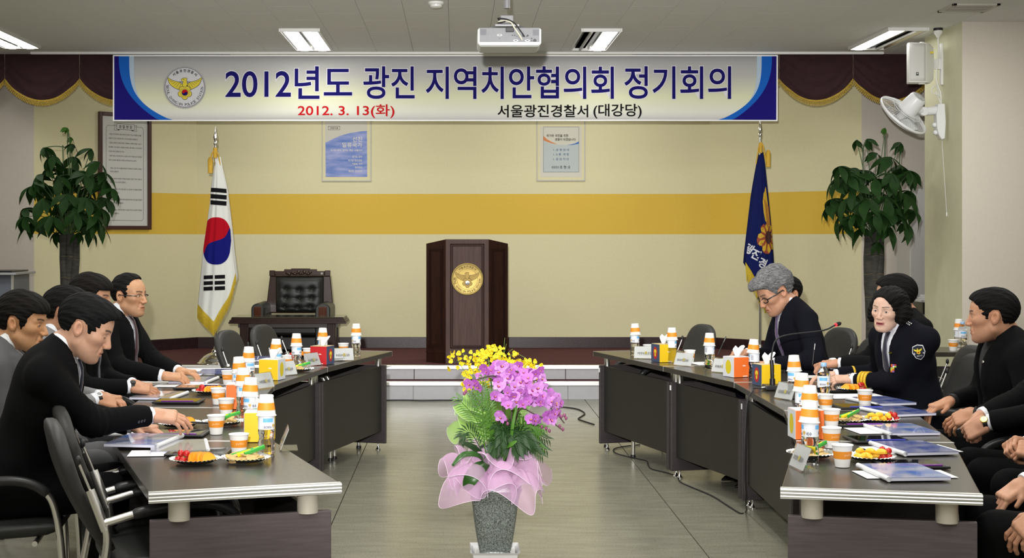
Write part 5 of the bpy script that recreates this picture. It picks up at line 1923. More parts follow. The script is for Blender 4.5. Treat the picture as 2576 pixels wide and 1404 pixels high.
        prof = [(fx(z), z) for z in zs]
        G = []
        for i in range(9):
            y = -0.085 + 0.17 * i / 8
            G.append([tuple(tl((x - 1.6 * y * y - 0.004, y, z))) for x, z in prof])
        mb.grid(G)
        mb.obj('shirt_front', shm, root, smooth=60)
        mb = MB()
    if collar:
        NC = 40
        G = []
        for i in range(NC + 1):
            a = -PI + 2 * PI * i / NC          # 0 = front
            fr = math.cos(a)
            gap = 0.0
            row = []
            for j, (r_, dz) in enumerate(((0.0575, 0.040), (0.0605, 0.042), (0.0650, 0.028), (0.0690, 0.010), (0.071, -0.006))):
                z = cz + dz - 0.030 * fr + 0.006 - 0.010 * max(0, -fr) - (0.026 * max(0, fr) ** 6 if j >= 2 else 0.012 * max(0, fr) ** 2)
                row.append(tuple(tl((-0.012 + r_ * math.cos(a) * 1.0 + kx * (z - cz) * 0.9 + 0.012 * kx, r_ * math.sin(a), z))))
            G.append(row)
        mb.grid(G)
        mb.obj('shirt_collar', shm, root, smooth=60)
    for k, (S, E_, Wr, fd, bd, pose) in arms.items():
        d = (Wr - E_).normalized()
        MB().tube([Wr - d * 0.04, Wr - d * 0.004, Wr + d * 0.006], [0.0345, 0.0345, 0.0335], 18, flat=0.88).obj('shirt_cuff', shm, root, smooth=60)
    if vopen and tie is not None:
        tm = mat('tie_%d_%d_%d' % tuple(int(q * 99) for q in tie), tie, 0.45, noise=0.35, nscale=120, sheen=0.2)
        G = []
        zs = [0.965 * Lt - (0.965 * Lt - zb + 0.015) * j / 14 for j in range(15)]
        for y_ in (-1, -0.5, 0, 0.5, 1):
            row = []
            for j, z in enumerate(zs):
                w_ = (0.019, 0.016, 0.013)[j] if j < 3 else 0.016 + 0.022 * (j - 3) / 11
                row.append(tuple(tl((fx(z) + 0.006 + (0.008 if j < 2 else 0.003) * (1 - y_ * y_), y_ * w_, z))))
            G.append(row)
        mb = MB().grid(G)
        mb.obj('tie', tm, root, smooth=60, solid=0.004)
    # ---- trousers and shoes
    if legs:
        kn = knees or ((0.43, 0.13), (0.43, -0.13))
        lo = [-0.17, -0.32, 0.06]; hi = [0.62, 0.32, hipz + 0.14]
        P2 = axes(lo, hi, 0.013)
        f = None
        for s, (kx, ky) in zip((1, -1), kn):
            c = smin(con(P2, (0.0, s * 0.085, hipz), (kx, ky, hipz + 0.005), 0.098, 0.072), con(P2, (kx, ky, hipz + 0.005), (kx - 0.02, ky, 0.10), 0.072, 0.056), 0.03)
            f = c if f is None else smin(f, c, 0.03)
        f = f + wob(P2, 22, 0.003, 3)
        V, Q = snet(np.ascontiguousarray(f, F32), [float(P2[k].ravel()[0]) for k in range(3)], 0.013)
        tr = sm if suit not in ('lightgrey',) else suit_mat('charcoal', (0.03, 0.03, 0.033))
        np_obj('trousers', V, Q, tr, root)
        shoe = mat('shoe_black', (0.008, 0.008, 0.008), 0.25)
        for s, (kx, ky) in zip((1, -1), kn):
            G = []
            for i in range(13):
                t_ = i / 12
                x = kx - 0.10 + 0.275 * t_
                w_ = 0.042 * math.sin(PI * min(1, 0.16 + t_ * 0.78)) ** 0.5
                h_ = 0.085 - 0.045 * min(1, max(0, (t_ - 0.25) / 0.4)) - 0.022 * max(0, t_ - 0.85) / 0.15
                if i in (0, 12):
                    w_ *= 0.5; h_ *= 0.7
                G.append([(x, ky + w_ * math.cos(2 * PI * k / 14), 0.003 + max(0.0, h_ * (0.5 + 0.5 * math.sin(2 * PI * k / 14)))) for k in range(15)])
            mb = MB().grid(G)
            mb.add(G[0][:14], [list(range(14))]); mb.add(G[-1][:14], [list(range(14))[::-1]])
            mb.obj('shoe', shoe, root, smooth=60)
    # ---- body: head, neck, hands
    F = get_head(fem)
    nb = np.array((N - hc)[:]) @ Rh / hscale      # neck base in the head frame
    nk = con(HP, (-0.022, 0, -0.045), tuple(nb), 0.050 if fem else 0.0555, 0.056 if fem else 0.062)
    f = smin(F, nk, 0.022)
    f[:, :, 0] = 0.01
    f[0] = f[-1] = 0.01
    f[:, 0] = f[:, -1] = 0.01
    V, Q = snet(f.astype(F32), HLO, HH)
    lipc = lip or tuple(np.array(skin) * np.array((0.92, 0.70, 0.68)))
    C = head_colors(V, skin, lipc, brow, stub, fem)
    if fem:
        V[:, 1] *= 0.95
        V[:, 2] = np.where((V[:, 2] < 0) & (V[:, 2] > -0.13), V[:, 2] * (1 - 0.07 * np.clip(-V[:, 2] / 0.05, 0, 1)), V[:, 2])
        V[:, 0] = np.where((V[:, 0] > 0.096) & (V[:, 2] > -0.045), 0.096 + (V[:, 0] - 0.096) * 0.7, V[:, 0])
    allV = [V * hscale @ Rh.T + np.array(hc[:])]
    allQ = [Q]; allC = [C]
    off = len(V)
    wrist_q = []
    for k, (S, E_, Wr, fd, bd, pose) in arms.items():
        hv, hq = hand_mesh(pose)
        hv = hv.copy()
        x0 = hv[:, 0].copy()
        Fr = frame_from(fd, bd)
        d = (Wr - E_).normalized()
        Ff = frame_from(d, bd)
        if k == 'L':      # thumb on the body's inner side: left thumb lies to the right when the palm faces down
            hv[:, 1] *= -1
            hq = hq[:, ::-1]
        hs = 0.92 if fem else 1.0
        wb = np.clip(0.25 - x0 / 0.03, 0, 1)[:, None]     # the wrist follows the forearm
        pv = (hv * hs @ Fr.T) * (1 - wb) + (hv * hs @ Ff.T) * wb
        allV.append(pv + np.array((Wr + d * 0.012)[:]))
        ctr_ = hv[hq].mean(1)
        qi = int(np.argmin(np.linalg.norm(ctr_ - np.array((-0.098, 0, 0)), axis=1)))
        wrist_q.append((hq[qi] + off, S, E_))
        allQ.append(np.delete(hq, qi, 0) + off); off += len(hv)
        cc = np.tile(np.array(skin, F32) * np.array((1.02, 0.97, 0.94), F32), (len(hv), 1))
        tip = np.clip((x0 - 0.10) / 0.05, 0, 1)[:, None] * 0.25
        cc = cc * (1 - tip) + np.array(skin, F32) * np.array((1.05, 0.78, 0.72), F32) * tip
        allC.append(cc)
    # the arms inside the sleeves join hands and neck into one surface
    hq0 = allQ[0]
    cen = allV[0][hq0].mean(1)
    order = np.argsort(np.linalg.norm(cen - np.array((N - Vector((0, 0, 0.05)))[:]), axis=1))
    used, drop = set(), []
    for (wq, S, E_) in wrist_q:
        for qi in order:
            if not (set(hq0[qi].tolist()) & used):
                break
        used |= set(hq0[qi].tolist()); drop.append(int(qi))
        prev = [int(q) for q in hq0[qi]]
        rings = []
        for c_, r_ in ((tl((-0.02, 0, 0.86 * Lt)), 0.02), (S, 0.03), (E_, 0.03)):
            base = off
            ring_ = [Vector(c_) + Vector((0, 0.7 * r_ * a, r_ * b)) for a, b in ((1, 1), (-1, 1), (-1, -1), (1, -1))]
            allV.append(np.array([v[:] for v in ring_])); allC.append(np.tile(np.array(skin, F32), (4, 1)))
            cur = [base, base + 1, base + 2, base + 3]; off += 4
            rings.append(cur)
        chain = [prev] + rings + [[int(q) for q in wq][::-1]]
        for A_, B_ in zip(chain, chain[1:]):
            allQ.append(np.array([[A_[j], A_[(j + 1) % 4], B_[(j + 1) % 4], B_[j]] for j in range(4)]))
    allQ[0] = np.delete(hq0, drop, 0)
    np_obj('body', np.concatenate(allV), np.concatenate(allQ), skin_mat(), root, np.concatenate(allC))
    # ---- eyes
    HM = Matrix(((Rh[0, 0] * hscale, Rh[0, 1] * hscale, Rh[0, 2] * hscale, hc.x), (Rh[1, 0] * hscale, Rh[1, 1] * hscale, Rh[1, 2] * hscale, hc.y), (Rh[2, 0] * hscale, Rh[2, 1] * hscale, Rh[2, 2] * hscale, hc.z), (0, 0, 0, 1)))
    white = mat('eye_white', (0.62, 0.58, 0.55), 0.25)
    iris = mat('eye_iris', (0.012, 0.007, 0.005), 0.12)
    for s in (1, -1):
        ec = Vector((0.0755, s * 0.031, 0.003))
        er = (0.0152, 0.0172, 0.0112)

        def on(yy, zz, up=0.0):
            q_ = max(0.0, 1 - (yy / er[1]) ** 2 - (zz / er[2]) ** 2)
            return ec + Vector((er[0] * math.sqrt(q_) + up, yy, zz))
        mb = MB()
        n = 13
        top, bot = [], []
        for i in range(n):
            f_ = -1 + 2 * i / (n - 1)
            op = {'open': 0.0047 if fem else 0.0042, 'down': 0.0012, 'half': 0.0028}[eyes]
            zc_ = -0.0006 if eyes == 'open' else -0.0026
            top.append((f_ * 0.0125, zc_ + op * (1 - f_ * f_) ** 0.7))
            bot.append((f_ * 0.0125, zc_ - 0.0026 * (1 - f_ * f_) * (1 if eyes == 'open' else 0.3)))
        mb.grid([[on(*bot[i], 0.0003), on((bot[i][0] + top[i][0]) / 2, (bot[i][1] + top[i][1]) / 2, 0.0005), on(*top[i], 0.0003)] for i in range(n)], 0)
        if eyes != 'down':
            g0 = gaze
            mb.grid([[on(max(-0.012, min(0.012, g0 + 0.0046 * math.cos(a) * r_)), max(-0.003, min(0.0036, 0.0002 + 0.0046 * math.sin(a) * r_)), 0.0009) for r_ in (0, 0.5, 1)] for a in [2 * PI * k / 16 for k in range(17)]], 1)
        mb.tube([on(*p, 0.0006) for p in top], [0.0004] + [0.0009] * (n - 2) + [0.0004], 6, 1)
        mb.v = [HM @ v for v in mb.v]
        mb.obj('eye', [white, iris], root, smooth=70)
    # ---- hair
    if hair:
        hair_mesh(hair, root, HM, label)
    # ---- glasses
    if glasses:
        gm = mat('glasses_black', (0.012, 0.012, 0.013), 0.25)
        lens = mat('lens', (1, 1, 1), 0.03, trans=1.0, ior=1.05, alpha=0.25)
        gl = bpy.data.objects.new('glasses', None); COL.objects.link(gl); gl.parent = root
        for s in (1, -1):
            c = (0.099, s * 0.033, -0.002)
            ol = [Vector((c[0] - 0.004 * (abs(y) / 0.02) ** 2 - (0.006 if s * y > 0 else 0), c[1] + y, c[2] + z)) for y, z in
                  [(0.025 * math.cos(t_) * (abs(math.cos(t_)) ** -0.25 if abs(math.cos(t_)) > 0.05 else 1) * 0.96, 0.0145 * math.sin(t_) * (abs(math.sin(t_)) ** -0.25 if abs(math.sin(t_)) > 0.05 else 1)) for t_ in [2 * PI * k / 28 for k in range(28)]]]
            mb = MB()
            if glasses == 'half':
                up = [p for p in ol if p.z > c[2] - 0.001]
                up.sort(key=lambda p: p.y)
                mb.tube([HM @ p for p in up], 0.0016, 6)
            else:
                mb.tube([HM @ p for p in ol], 0.0034, 6, closed=True)
            mb.tube([HM @ Vector(p) for p in ((c[0] - 0.008, s * 0.058, c[2] + 0.006), (0.085, s * 0.073, c[2] + 0.008), (0.03, s * 0.083, c[2] + 0.010), (-0.010, s * 0.085, c[2] + 0.014), (-0.03, s * 0.083, c[2] - 0.004))], 0.0026 if glasses == 'half' else 0.0040, 6, flat=0.6)
            mb.obj('frame', gm, gl, smooth=60)
            mb = MB().add([HM @ p for p in ol], [list(range(28))])
            mb.obj('lens', lens, gl)
        MB().tube([HM @ Vector(p) for p in ((0.099, 0.012, 0.004), (0.103, 0, 0.007), (0.099, -0.012, 0.004))], 0.0018, 6).obj('bridge', gm, gl)
    info = dict(root=root, HM=HM, tl=tl, Lt=Lt, arms=arms, hc=hc, loc=loc, sm=sm, jac=jac, skin=skin)
    if extra:
        extra(info)
    return info


# ------------------------------------------------------------------ hair styles: volumes (ellipsoids), side outline, optional carving
SIDE = [(0.115, 0.20), (0.112, 0.088), (0.080, 0.074), (0.062, 0.052), (0.050, 0.020), (0.040, -0.012), (0.020, -0.014), (0.012, 0.022), (-0.006, 0.036), (-0.030, 0.034), (-0.040, 0.004), (-0.046, -0.050), (-0.075, -0.075), (-0.2, -0.07), (-0.2, 0.2)]
HAIR = {
    'full': dict(vol=[((-0.014, 0, 0.040), (0.108, 0.084, 0.096)), ((0.030, 0, 0.075), (0.072, 0.070, 0.052))], side=SIDE, col=(0.006, 0.0055, 0.0055)),
    'forelock': dict(vol=[((-0.014, 0, 0.040), (0.110, 0.086, 0.098)), ((0.036, 0, 0.080), (0.070, 0.072, 0.048)), ((0.076, 0.0, 0.085), (0.032, 0.052, 0.021))],
                     side=[(0.15, 0.20), (0.122, 0.080), (0.104, 0.081), (0.082, 0.070), (0.066, 0.048), (0.056, 0.0), (0.050, -0.018), (0.030, -0.018), (0.014, 0.024), (-0.008, 0.036), (-0.032, 0.032), (-0.042, 0.0), (-0.046, -0.055), (-0.075, -0.085), (-0.2, -0.08), (-0.2, 0.2)], col=(0.0055, 0.0055, 0.006)),
    'fringe': dict(vol=[((-0.014, 0, 0.042), (0.112, 0.088, 0.104)), ((0.036, 0, 0.070), (0.072, 0.074, 0.058)), ((0.070, 0, 0.062), (0.034, 0.058, 0.028))],
                   side=[(0.13, 0.20), (0.13, 0.062), (0.100, 0.054), (0.066, 0.056), (0.048, 0.030), (0.042, -0.020), (0.020, -0.022), (0.012, 0.022), (-0.006, 0.036), (-0.030, 0.034), (-0.040, 0.004), (-0.046, -0.055), (-0.075, -0.082), (-0.2, -0.08), (-0.2, 0.2)], col=(0.008, 0.0065, 0.0055)),
    'receding': dict(vol=[((-0.016, 0, 0.038), (0.106, 0.083, 0.095)), ((0.00, 0, 0.085), (0.085, 0.056, 0.048))],
                     side=[(0.105, 0.20), (0.090, 0.116), (0.066, 0.106), (0.050, 0.094), (0.046, 0.060), (0.040, 0.020), (0.030, -0.012), (0.014, -0.012), (0.010, 0.022), (-0.006, 0.036), (-0.030, 0.034), (-0.040, 0.004), (-0.046, -0.050), (-0.075, -0.075), (-0.2, -0.07), (-0.2, 0.2)], col=(0.008, 0.007, 0.007)),
    'silver': dict(vol=[((-0.018, 0, 0.048), (0.118, 0.090, 0.106)), ((0.035, 0, 0.090), (0.086, 0.076, 0.050)), ((0.090, 0.0, 0.092), (0.046, 0.060, 0.030)), ((-0.03, 0, 0.120), (0.07, 0.06, 0.036))],
                   side=[(0.16, 0.20), (0.15, 0.070), (0.108, 0.076), (0.078, 0.066), (0.052, 0.040), (0.034, 0.008), (0.022, 0.006), (0.010, 0.026), (-0.008, 0.037), (-0.032, 0.034), (-0.042, 0.0), (-0.050, -0.050), (-0.080, -0.070), (-0.2, -0.06), (-0.2, 0.2)], col=(0.19, 0.19, 0.195), col2=(0.055, 0.055, 0.058), rough=0.6),
    'bob': dict(vol=[((-0.020, 0, 0.040), (0.114, 0.096, 0.092)), ((-0.040, 0, -0.010), (0.104, 0.112, 0.080)), ((0.024, 0.010, 0.070), (0.070, 0.074, 0.046)), ((0.006, 0.094, -0.020), (0.046, 0.026, 0.064)), ((0.006, -0.090, -0.020), (0.042, 0.022, 0.058))], side=None,
                carve=[((0.106, -0.004, -0.018), (0.076, 0.067, 0.100)), ((0.09, 0, -0.13), (0.12, 0.085, 0.075)), ((0.075, -0.022, 0.128), (0.06, 0.0022, 0.03))], col=(0.007, 0.006, 0.006)),
}
_HM = {}


def hair_mesh(style, root, HM, seed):
    st = HAIR[style]
    if style not in _HM:
        h = 0.0034
        lo, hi = (-0.170, -0.140, -0.125), (0.155, 0.140, 0.185)
        P = axes(lo, hi, h)
        f = None
        for c, r_ in st['vol']:
            e = ell(P, c, r_)
            f = e if f is None else smin(f, e, 0.022)
        rd = np.sqrt(P[0] ** 2 + P[1] ** 2 + (P[2] - F32(0.03)) ** 2)
        an = np.arctan2(P[1], P[2] + F32(0.02))
        # combed locks
        f = f + F32(0.0016) * np.sin(an * F32(26) + P[0] * F32(40)) + F32(0.0010) * np.sin(an * F32(61) - P[0] * F32(55))
        if style in ('silver', 'bob'):
            f = f + F32(0.004 if style == 'silver' else 0.0012) * np.sin(an * F32(11) + np.sin(P[0] * F32(60)) * F32(1.6) + P[2] * F32(30))
        if st.get('side'):
            f = smax(f, poly2d(P[0] + 0 * P[1], P[2] + 0 * P[1], st['side']) + F32(0.0012) * np.sin(P[0] * F32(700) + P[2] * F32(240)), 0.006)
        for c, r_ in st.get('carve', []):
            f = smax(f, -ell(P, c, r_), 0.012)
        f = np.broadcast_to(f, (P[0].shape[0], P[1].shape[1], P[2].shape[2])).astype(F32).copy()
        f[0] = f[-1] = 0.01; f[:, 0] = f[:, -1] = 0.01; f[:, :, 0] = f[:, :, -1] = 0.01
        _HM[style] = snet(f, lo, h)
    V, Q = _HM[style]
    M3 = np.array(HM)[:3, :3]; t_ = np.array(HM)[:3, 3]
    m = mat('hair_' + style, st['col'], st.get('rough', 0.7), col2=st.get('col2') or tuple(q * 0.5 for q in st['col']), nscale=60, stretch=(0.6, 3, 3), bump=0.5, bscale=160, spec=0.12)
    np_obj('hair', V @ M3.T + t_, Q, m, root)


from mathutils.bvhtree import BVHTree


def surf(info, p, up=(0, 0, 1)):
    """nearest place on the jacket: matrix with x across, y out of the cloth, z up"""
    if 'bvh' not in info:
        info['bvh'] = BVHTree.FromPolygons([Vector(v) for v in info['jac'][0].tolist()], info['jac'][1].tolist())
    co, n, _, _ = info['bvh'].find_nearest(Vector(p))
    n = -n if n.dot(Vector(p) - co) < 0 else n
    z = Vector(up); z = (z - n * z.dot(n)).normalized()
    x = z.cross(n) * -1
    x = n.cross(z) * -1
    return Matrix(((x.x, -n.x, z.x, co.x), (x.y, -n.y, z.y, co.y), (x.z, -n.z, z.z, co.z), (0, 0, 0, 1)))


def wrap(info, mb, name, mats, lift=0.003, **kw):
    """press a flat drawing (already placed near the jacket) onto the cloth"""
    out = []
    for v in mb.v:
        co, n, _, _ = info['bvh'].find_nearest(v)
        out.append(co + n * (lift + 0.0))
    mb.v = out
    return mb.obj(name, mats, info['root'], **kw)


def band(info, k, t0, t1, r, m, name, out=0.0):
    """ring round the forearm between elbow (0) and wrist (1)"""
    S, E_, Wr = info['arms'][k][:3]
    a, b = E_.lerp(Wr, t0), E_.lerp(Wr, t1)
    mb = MB().tube([a, a.lerp(b, 0.1), a.lerp(b, 0.9), b], [r - 0.002, r, r, r - 0.002], 28)
    return mb.obj(name, m, info['root'], smooth=60)


def watch(info, k, strap, face_m, r=0.0305):
    S, E_, Wr, fd, bd, pose = info['arms'][k]
    d = (Wr - E_).normalized()
    c = Wr + d * 0.016
    w_ = bpy.data.objects.new('wrist_watch', None); COL.objects.link(w_); w_.parent = info['root']
    b_ = Vector(bd); b_ = (b_ - d * b_.dot(d)).normalized()
    s_ = d.cross(b_)
    MB().tube([c - d * 0.009, c + d * 0.009], [r, r], 26).obj('strap', strap, w_, smooth=60)
    M = Matrix(((s_.x, d.x, b_.x, c.x), (s_.y, d.y, b_.y, c.y), (s_.z, d.z, b_.z, c.z), (0, 0, 0, 1)))
    MB().lathe([(0.0155, r - 0.005), (0.0155, r + 0.0015), (0.0135, r + 0.003)], 20, M=M).obj('watch_case', face_m, w_, smooth=20)
    MB().lathe([(0.0125, r + 0.0028), (0.0125, r + 0.0034)], 20, M=M).obj('watch_dial', blk_b if face_m is steel_b else face_m, w_)
# ================================================================== the people
def seat_for(p_hip, face, label):
    fa = math.radians(face)
    chair(p_hip[0] + 0.06 * math.cos(fa), p_hip[1] + 0.06 * math.sin(fa), face, label)


UP = (0, 0, 1)
gold_b, steel_b, blk_b = mat('gold_metal', (0.80, 0.55, 0.12), 0.2, 1.0), mat('steel_metal', (0.7, 0.7, 0.68), 0.2, 1.0), mat('strap_black', (0.008, 0.008, 0.009), 0.35)

# --- left row, near to far
def ex_buttons(i):
    S, E_, Wr = i['arms']['R'][:3]
    for k in range(3):
        p = E_.lerp(Wr, 0.80 + 0.055 * k) + Vector((0, -0.05, -0.012))
        M = surf(i, p)
        MB().lathe([(0.0062, 0.0), (0.006, 0.003), (0.003, 0.0036)], 12, M=M @ Matrix.Rotation(PI / 2, 4, 'X')).obj('cuff_button', mat('button_grey', (0.05, 0.05, 0.055), 0.25), i['root'], smooth=40)


person('man in black suit leaning forward and reaching across the near left table', (-1.80, 5.62), 8, (-1.455, 5.60, 1.195), (-4, 24, 0),
       {'R': ((-1.235, 5.76, 0.835), (0.95, 0.16, -0.12), (0.05, -0.45, 0.9), 'reach', (-0.3, -0.35, -1)), 'L': ((-1.36, 5.98, 0.765), (0.9, -0.2, -0.1), UP, 'rest', (-0.3, 0.6, -0.6))},
       hair='forelock', eyes='down', skin=(0.50, 0.285, 0.19), tie=(0.012, 0.012, 0.035), stub=0.2, extra=ex_buttons, neck=0.068, width=1.07, chub=1.1)
seat_for((-1.84, 5.60), 8, 'black chair under the man who reaches across the table')
person('man in dark grey suit with olive tie at the far left edge', (-2.00, 6.22), 8, (-1.885, 6.2, 1.180), (-12, 8, 0), {},
       suit='grey', hair='fringe', eyes='half', skin=(0.45, 0.235, 0.115), tie=(0.055, 0.06, 0.035), stub=0.3, shirt=(0.78, 0.80, 0.82))
seat_for((-2.0, 6.22), 8, 'black chair under the man in the dark grey suit')
person('man in light grey suit with pink tie, head hidden behind the reaching man', (-2.02, 6.93), 5, (-1.885, 6.9, 1.185), (0, 6, 0),
       {'R': ((-1.73, 6.84, 0.775), (0.8, 0.5, -0.30), (0.3, -0.5, 0.8), 'rest', (-0.2, -0.5, -0.8)), 'L': ((-1.74, 6.98, 0.775), (0.85, -0.3, -0.1), UP, 'rest', (-0.2, 0.5, -0.8))},
       suit='lightgrey', hair='full', tie=(0.50, 0.14, 0.24), skin=(0.42, 0.22, 0.13), extra=lambda i: watch(i, 'R', blk_b, steel_b))
seat_for((-2.02, 6.93), 5, 'black chair under the man with the pink tie')
person('man in black suit with a dark wristwatch, face half hidden, hair over the forehead', (-2.07, 7.62), 0, (-1.945, 7.6, 1.222), (-6, 4, 0),
       {'R': ((-1.70, 7.42, 0.775), (0.95, 0.2, -0.15), (0.2, -0.4, 0.9), 'rest', (-0.2, -0.5, -0.8)), 'L': ((-1.72, 7.58, 0.775), (0.9, -0.2, -0.1), UP, 'rest', (-0.2, 0.5, -0.8))},
       hair='fringe', skin=(0.42, 0.22, 0.13), extra=lambda i: watch(i, 'R', blk_b, blk_b))
seat_for((-2.07, 7.62), 0, 'black chair under the man with the dark wristwatch')
person('man in black suit wearing thin glasses, sitting upright farthest in the left row', (-2.05, 8.42), -8, (-1.925, 8.4, 1.206), (-14, 0, 0),
       {'R': ((-1.66, 8.05, 0.775), (0.95, 0.25, -0.1), (0, -0.3, 1), 'rest', (-0.2, -0.6, -0.7)), 'L': ((-1.62, 8.32, 0.775), (0.9, -0.4, -0.05), UP, 'rest', (-0.2, 0.6, -0.7))},
       hair='receding', glasses='half', skin=(0.46, 0.25, 0.14), tie=(0.05, 0.012, 0.02), gaze=0.002)
seat_for((-2.05, 8.42), -8, 'black chair under the man with thin glasses')

# --- right row, far to near
person('dark haired person mostly hidden behind the grey haired man', (2.40, 10.02), 195, (2.305, 10.0, 1.150), (10, 6, 0), {}, hair='full', skin=(0.44, 0.22, 0.13))
seat_for((2.40, 10.02), 195, 'black chair under the person hidden behind the grey haired man')
person('grey haired man in navy suit and glasses bending over to write', (2.30, 9.06), 188, (2.005, 9.02, 1.205), (6, 28, 0),
       {'R': ((1.845, 9.10, 0.815), (-0.95, 0.05, -0.1), (0.1, 0.3, 0.9), 'pinch', (0.3, 0.6, -0.7)), 'L': ((1.95, 8.82, 0.775), (-0.9, 0.4, -0.05), UP, 'rest', (0.3, -0.6, -0.7))},
       suit='navy', hair='silver', glasses='full', eyes='down', skin=(0.46, 0.245, 0.155), tie=(0.09, 0.05, 0.14), shirt=(0.62, 0.62, 0.68), hscale=1.08, brow=(0.05, 0.04, 0.035), stub=0.15, chub=1.15, width=1.1, neck=0.066)
seat_for((2.34, 9.06), 188, 'black chair under the grey haired man')
person('person in black suit with folded hands hidden behind the policewoman', (2.72, 8.42), 184, (2.58, 8.42, 1.195), (-20, 4, 0),
       {'L': ((2.235, 8.36, 0.815), (-0.9, 0.35, -0.1), (0.1, -0.3, 1), 'curl', (0.3, -0.6, -0.8)), 'R': ((2.23, 8.52, 0.800), (-0.9, -0.3, -0.1), (0, 0.3, 1), 'curl', (0.3, 0.6, -0.8))},
       hair='full', skin=(0.46, 0.25, 0.16), tie=(0.10, 0.13, 0.16), hscale=1.06)
seat_for((2.72, 8.42), 184, 'black chair under the person hidden behind the policewoman')


def ex_police(i):
    gy = mat('sleeve_gold', (0.75, 0.46, 0.02), 0.5, noise=0.2, nscale=200)
    for k in ('L', 'R'):
        for q in range(3):
            t = 0.60 + q * 0.075
            band(i, k, t, t + 0.05, 0.0505 - 0.0135 * (t - 0.3) + 0.0028, gy, 'sleeve_stripe')
    watch(i, 'L', steel_b, steel_b, 0.0285)
    S, E_, Wr = i['arms']['L'][:3]
    rt = i['root']
    # shield patch on the upper arm
    M = surf(i, S.lerp(E_, 0.30) + i['loc']((2.5, 7.0, 0)) * 0 + Vector(i['loc']((rt.location.x - 0.35, rt.location.y - 1.0, 0))).normalized() * 0.12, up=(0.35, 0, 1))
    sh = [(-0.033, 0.036), (0.0, 0.043), (0.033, 0.036), (0.035, 0.0), (0.022, -0.030), (0.0, -0.046), (-0.022, -0.030), (-0.035, 0.0)]
    mb = MB()

    def fan_poly(pts, sc, mi, y):
        n = len(pts)
        P = [(0, y, 0)] + [(x * sc * 0.5, y, z * sc * 0.5) for x, z in pts] + [(x * sc, y, z * sc) for x, z in pts]
        mb.add(P, [(0, 1 + k, 1 + (k + 1) % n) for k in range(n)] + [(1 + k, 1 + n + k, 1 + n + (k + 1) % n, 1 + (k + 1) % n) for k in range(n)], mi, M)
    fan_poly(sh, 1.0, 0, 0); wrap(i, mb, 'shoulder_patch', [MATS['white_print']], 0.0035)
    mb = MB(); fan_poly(sh, 0.90, 0, 0); wrap(i, mb, 'patch_field', [mat('patch_navy', (0.012, 0.014, 0.03), 0.7)], 0.0045)
    mb = MB()
    for P in (WING, [(-x, z) for x, z in WING], HEAD):
        mb.add([(x * 0.030, 0, z * 0.030 + 0.008) for x, z in P], [list(range(len(P)))], 0, M)
    wrap(i, mb, 'patch_eagle', [gold_p], 0.0056)
    mb = MB(); mb.add([(x * 0.03, 0, z * 0.03 + 0.008) for x, z in flower(0.34, 0.24, 5, U(695, 858))], [list(range(60))], 0, M); wrap(i, mb, 'patch_crest', [gold_p], 0.0062)
    mb = MB(); mb.add([(x, 0, z + 0.0005) for x, z in disc_pts((0, 0), 0.0042, 14)], [list(range(14))], 0, M); wrap(i, mb, 'patch_crest_centre', [MATS['red_print']], 0.0068)
    mb = text_mb('POLICE', -0.013, 0.013, -0.0215, -0.0155, 0.01, M=M); wrap(i, mb, 'patch_lettering', [MATS['white_print']], 0.0056)
    for ch_, x in (('경', -0.024), ('찰', 0.024)):
        mb = text_mb(ch_, x - 0.0045, x + 0.0045, -0.010, -0.001, 0.01, M=M); wrap(i, mb, 'patch_lettering', [MATS['white_print']], 0.0056)
    # rank pins on the shoulder strap
    ux = i['tl']((0.035, 0.10, 0.955 * i['Lt']))
    Mr = surf(i, ux + Vector((0.02, 0.02, 0.08)), up=(0.3, 1, 0.2))
    for q in range(4):
        for e_ in (0, 1):
            MB().ball((-0.006 + e_ * 0.012, -0.004, -0.018 + q * 0.012), (0.005, 0.004, 0.005), M=Mr, su=8, sv=5).obj('rank_pin', steel_b, rt, smooth=60)
    # ribbon bars, lapel badge
    Mb = surf(i, i['tl']((0.17, 0.085, 0.66 * i['Lt'])), up=tuple(i['tl']((0, 0, 1)) - i['tl']((0, 0, 0))))
    cols = [(0.6, 0.12, 0.02), (0.62, 0.50, 0.05), (0.30, 0.55, 0.10), (0.65, 0.65, 0.65), (0.45, 0.03, 0.05), (0.25, 0.10, 0.40)]
    nn = 0
    for rrow in range(5):
        for cc_ in range(3 if rrow < 2 else 2):
            mb = MB().box((-0.018 + cc_ * 0.0135 + (0.0 if rrow < 2 else -0.002), -0.003, 0.016 - rrow * 0.0088), (0.0125, 0.004, 0.0078), M=Mb)
            c_ = cols[(nn * 5 + rrow) % 6]; nn += 1
            mb.obj('ribbon_bar', mat('ribbon_%d' % ((nn * 5 + rrow) % 6), c_, 0.6), rt)
    Ml = surf(i, i['tl']((0.17, 0.070, 0.80 * i['Lt'])), up=tuple(i['tl']((0, 0, 1)) - i['tl']((0, 0, 0))))
    mb = MB()
    for P in (WING, [(-x, z) for x, z in WING], HEAD):
        mb.add([(x * 0.016, -0.004, z * 0.016) for x, z in P], [list(range(len(P)))], 0, Ml)
    mb.obj('lapel_badge', gold_b, rt, solid=0.002)


